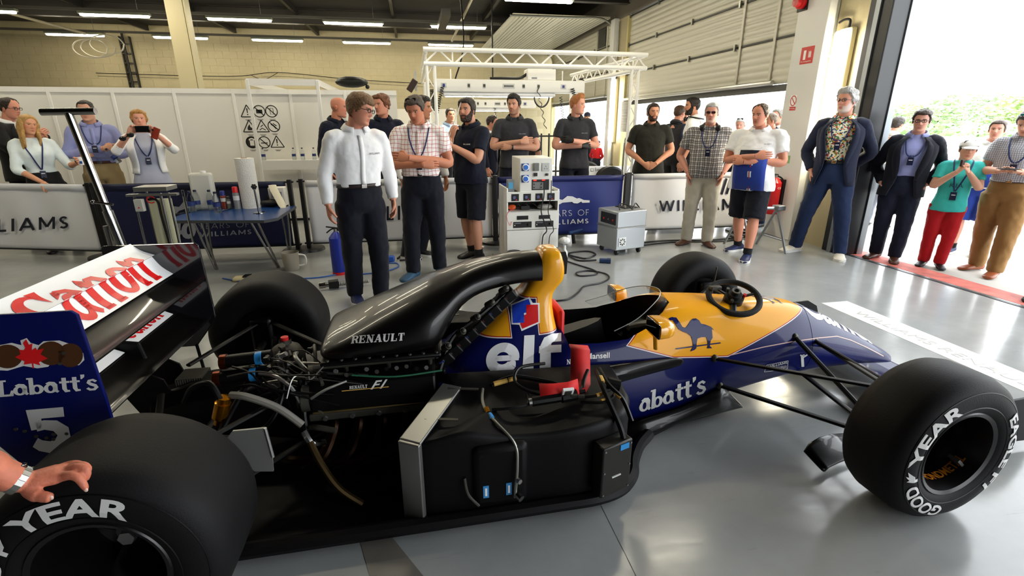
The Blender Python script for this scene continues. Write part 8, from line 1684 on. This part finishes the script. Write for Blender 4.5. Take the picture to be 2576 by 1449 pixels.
for x, y in ((4.97, 3.3), (5.38, 3.2)):
    for dy, dx in ((-.28, .0), (.28, 0)): mb = MB(); mb.cyl((x, y, .52), (x+dx, y+dy, .0), .015, n=10); mb.build('leg', M_tre, TS)
    mb = MB(); mb.cyl((x, y-.19, .15), (x, y+.19, .15), .01, n=8); mb.build('brace', M_tre, TS)
mb = MB(); mb.b2((5.35, 3.14, .5), (5.46, 3.26, .56)); mb.build('saddle', M_tre, TS, bevel=.01)
mb = MB(); mb.tube([(5.35+.16*cos(a), 3.75+.16*sin(a), .03+.006*a) for a in [i*.4 for i in range(40)]], .014, 6); tag(mb.build('cable_coil', M_black), 'coil of black cable on the floor beside the trestle', 'cable')
# ---------------------------------------------------------------- small things held by people
p = at_y(372, 314, 4.72)
def held(name, label, cat, mbm, m, bev=0): return tag(mbm.build(name, m, bevel=bev), label, cat)
def local(key, v):
    P_ = PEOPLE[key]; return Vector(P_.location)+Matrix.Rotation(P_.rotation_euler[2], 3, 'Z')@Vector(v)
h_ = 1.69; c = local('cardi', (0.01, -.27*h_, .875*h_)); mb = MB(); mb.box(c, (.15, .012, .075), Matrix.Rotation(.1, 3, 'Z')); ph = held('smartphone', 'black smartphone held up by the woman in the white cardigan', 'phone', mb, mat('phone_black', '0f1012', rough=.2), .006); mb = MB(); mb.box(c+V(-.05, -.008, .02), (.016, .004, .016)); mb.build('camera_lens', M_chrome, ph, smooth=0)
c = local('cardi', (.13, -.27*h_, .845*h_)); mb = MB(); mb.box(c, (.075, .014, .14), Matrix.Rotation(.45, 3, 'Y')); pc_ = held('phone_case', 'red-brown leather phone case in the woman\'s left hand', 'phone case', mb, mat('case_red', '8c2f1e', rough=.5), .006); mb = MB(); mb.box(c+V(-.02, -.008, .04), (.02, .003, .02), Matrix.Rotation(.45, 3, 'Y')); mb.build('camera_hole', M_black, pc_, smooth=0)
c = local('cardi', (-.12, -.25*h_, .835*h_)); mb = MB(); mb.sphere(c, .04, 12, 8, sc=(1, .5, .7)); mb.sphere(c+V(-.09, 0, -.04), .04, 12, 8, sc=(1, .5, .7)); mb.tube([c, c+V(-.09, 0, -.04)], .006, 6); held('sunglasses', 'folded black sunglasses in the photographing woman\'s right hand', 'sunglasses', mb, mat('shade_lens_15161a', '15161a', rough=.06))
h_ = 1.645; c = local('blonde', (.2*h_+.02, -.19*h_-.10, .665*h_+.02)); MG = thing('mug', 'white mug with a blue mark held by the blonde woman', 'mug', tuple(c)); mb = MB(); mb.lathe([(-.045, 0), (-.045, .036), (.045, .038), (.045, .034), (-.04, .032)], c, (0, 0, 1), 20); mb.build('cup', M_white, MG); mb = MB(); mb.tube([c+V(-.036-.028*sin(a), -.0, .028*cos(a)) for a in [pi*i/8 for i in range(9)]], .006, 6); mb.build('handle', M_black, MG); mb = MB(); mb.box(c+V(.012, -.034, -.015), (.025, .008, .03)); mb.build('blue_mark', M_bluec, MG, smooth=0)
p = at_y(296, 388, 4.95); bottle((p.x, 4.95, p.z-.1), 'empty water bottle held out at the side of the blue-shirted man', 'water bottles held by guests', (0, -.6, 0))
h_ = 1.36; c = local('boy', (.0, -.165*h_, .845*h_)); IC = thing('ice_cream', 'chocolate-coated ice cream bar held at the boy\'s mouth', 'ice cream', tuple(c)); mb = MB(); mb.box(c, (.045, .022, .07)); mb.build('chocolate_bar', mat('chocolate', '3a1d12', rough=.35), IC, bevel=.01, seg=3); mb = MB(); mb.box(c+V(0, 0, -.06), (.012, .004, .06)); mb.build('stick', mat('wood_stick', 'd0a870', rough=.7), IC, smooth=0)
h_ = 1.66; c = local('khaki', (.0, -.235*h_, .672*h_)); mb = MB(); mb.box(c, (.15, .075, .01), Matrix.Rotation(-.5, 3, 'Z')); p2_ = held('smartphone', 'dark smartphone in the hands of the man in tan chinos', 'phone', mb, mat('phone_black', '0f1012'), .004); mb = MB(); mb.box(c+V(0, 0, .006), (.13, .06, .002), Matrix.Rotation(-.5, 3, 'Z')); mb.build('phone_screen', mat('screen_dim', '3a4450', rough=.1), p2_, smooth=0)
h_ = 1.79; c = local('beard', (-.02, -.17*h_, .775*h_)); c2 = at_y(1012+130, 200, c.y); mb = MB(); mb.cyl(c+V(.03, -.02, -.06), c+V(-.0, 0, .0), .012, n=10); mb.cyl(c, c+V(.16, .1, .38), .005, n=6); held('probe_wand', 'thin pale probe held upright by the bearded man', 'probe', mb, mat('wand_pale', 'c9c9c6', rough=.4))
mb = MB(); c = local('polo', (-.06*1.9, -.13*1.9, .665*1.9))
p = at_y(2185, 455, 4.2); mb = MB(); mb.sphere(p, .13, 14, 8, sc=(1.1, .8, .9)); sb = tag(mb.build('shoulder_bag', mat('bag_black', '141416', rough=.7)), 'black shoulder bag carried by the man in white outside', 'bag'); mb = MB(); mb.tube(catmull([tuple(p+V(-.08, 0, .1)), tuple(p+V(.1, .0, .6)), tuple(p+V(.2, .0, .85))], 4), .012, 6, flat=.4); mb.build('strap', mat('bag_black', '141416'), sb)
# ---------------------------------------------------------------- hand on the rear tyre, its owner just out of frame
def hx(px_, py_, Y): return at_y(px_, py_, Y)
fo = [hx(-190, 1120, -1.10), hx(-90, 1150, -1.085), hx(0, 1188, -1.07), hx(40, 1205, -1.06), hx(62, 1212, -1.055)]
oh = 1.72; oloc = Vector((-.98, -1.36, 0)); ow = Matrix.Rotation(-pi/2, 3, 'Z')@(fo[0]-oloc)/oh; od = Matrix.Rotation(-pi/2, 3, 'Z')@(fo[2]-fo[0]).normalized()
OWN = person('owner', 'person at the bottom left resting a watch-wearing hand on the rear tyre', (oloc.x, oloc.y), 90, oh, top=cloth('dark_tee', '1c1f26'), sleeve='short', arms=('down', (((.115+ow.x)/2+.03, ow.y*.35+.04, .60), tuple(ow), tuple(od), (0, 0, 1), .05)), bottom=C_trn, shoe=S_dark, hairc='3a2a20', skin='c07a5c', abs=1)
P_own = PEOPLE['owner']
HB_ = MB()
HB_.tube(catmull(fo, 4), [.046]*4+[.044]*4+[.038]*4+[.031]*4+[.029], 16, flat=.85)
wr, kn = hx(62, 1212, -1.055), [hx(158, 1199, -1.045), hx(168, 1184, -1.02), hx(172, 1176, -.995), hx(170, 1172, -.972)]
kc = (kn[0]+kn[2])/2
HB_.tube([wr, wr.lerp(kc, .35), wr.lerp(kc, .75), kc], [.028, .034, .037, .03], 14, flat=.55, up=(0, 0, 1))
for k in kn: HB_.tube([wr.lerp(k, .25), k], [.014, .0125], 10)
fing = [[(158, 1199), (178, 1196), (196, 1202), (208, 1216), (218, 1233)], [(168, 1184), (190, 1176), (212, 1178), (219, 1192), (214, 1210)], [(172, 1176), (192, 1171), (210, 1171), (220, 1178), (221, 1192)], [(170, 1172), (186, 1168), (200, 1169), (208, 1175), (210, 1184)]]
for i, f in enumerate(fing):
    Y = (-1.045, -1.02, -.995, -.972)[i]; pts = [hx(a, b, Y-.004*j) for j, (a, b) in enumerate(f)]; HB_.tube(catmull(pts, 4), [.0125, .0122, .012, .0115, .0112, .011, .0108, .0106, .0104, .0102, .01, .0098, .0096, .009, .0082, .007, .004], 12)
th = [hx(72, 1225, -1.062), hx(82, 1240, -1.075), hx(100, 1248, -1.082), hx(118, 1251, -1.086), hx(130, 1254, -1.088)]
HB_.tube(catmull(th, 4), [.018]*4+[.0165]*4+[.0135]*4+[.0125]*3+[.010, .006], 12)
ho = bpy.data.objects.new('hand_on_tyre', HB_.mesh('hand_on_tyre', mat('hand_skin', 'c4735a', rough=.5, spec=.35, var=.14, vscale=28, bump=.12, bscale=160), 1.2)); COL.objects.link(ho)
ho.parent = P_own; ho.matrix_parent_inverse = (Matrix.Translation(P_own.location)@Matrix.Rotation(P_own.rotation_euler[2], 4, 'Z')).inverted()
q = ho.modifiers.new('r', 'REMESH'); q.mode = 'VOXEL'; q.voxel_size = .0032; q.use_smooth_shade = True
q = ho.modifiers.new('s', 'SMOOTH'); q.iterations = 4; q.factor = .5
def own_part(name, mb, m):
    o = bpy.data.objects.new(name, mb.mesh(name, m, .8)); COL.objects.link(o); o.parent = P_own; o.matrix_parent_inverse = ho.matrix_parent_inverse; return o
w0, w1 = hx(34, 1203, -1.061), hx(56, 1211, -1.056); dW = (w1-w0).normalized()
for k in range(16):
    x_, y_, _ = frame(dW); a = 2*pi*k/16; mb = MB(); pc0 = (w0+w1)/2+x_*(.033*cos(a))+y_*(.029*sin(a)); mb.box(pc0, (.012, .005, .017), Matrix((x_*-sin(a)+y_*cos(a), x_*cos(a)+y_*sin(a), dW)).transposed()); own_part('watch_link', mb, M_alu)
top_ = (w0+w1)/2+Vector((-.002, .01, .029)); mb = MB(); mb.lathe([(-.006, 0), (-.006, .02), (.004, .02), (.006, .016), (.006, 0)], top_, (0, .3, 1), 24); own_part('watch_case', mb, M_chrome); mb = MB(); mb.lathe([(.0062, .015), (.0064, 0)], top_, (0, .3, 1), 24); own_part('watch_face', mb, mat('watch_navy', '14182a', rough=.1))
for (a, b, Y) in ((218, 1234, -1.066), (131, 1254, -1.092)):
    c = hx(a-2, b-2, Y+.003); mb = MB(); mb.sphere(c, .0058, 10, 6, sc=(.9, .6, 1.1)); own_part('fingernail', mb, mat('nail', 'e0b8a8', rough=.3))
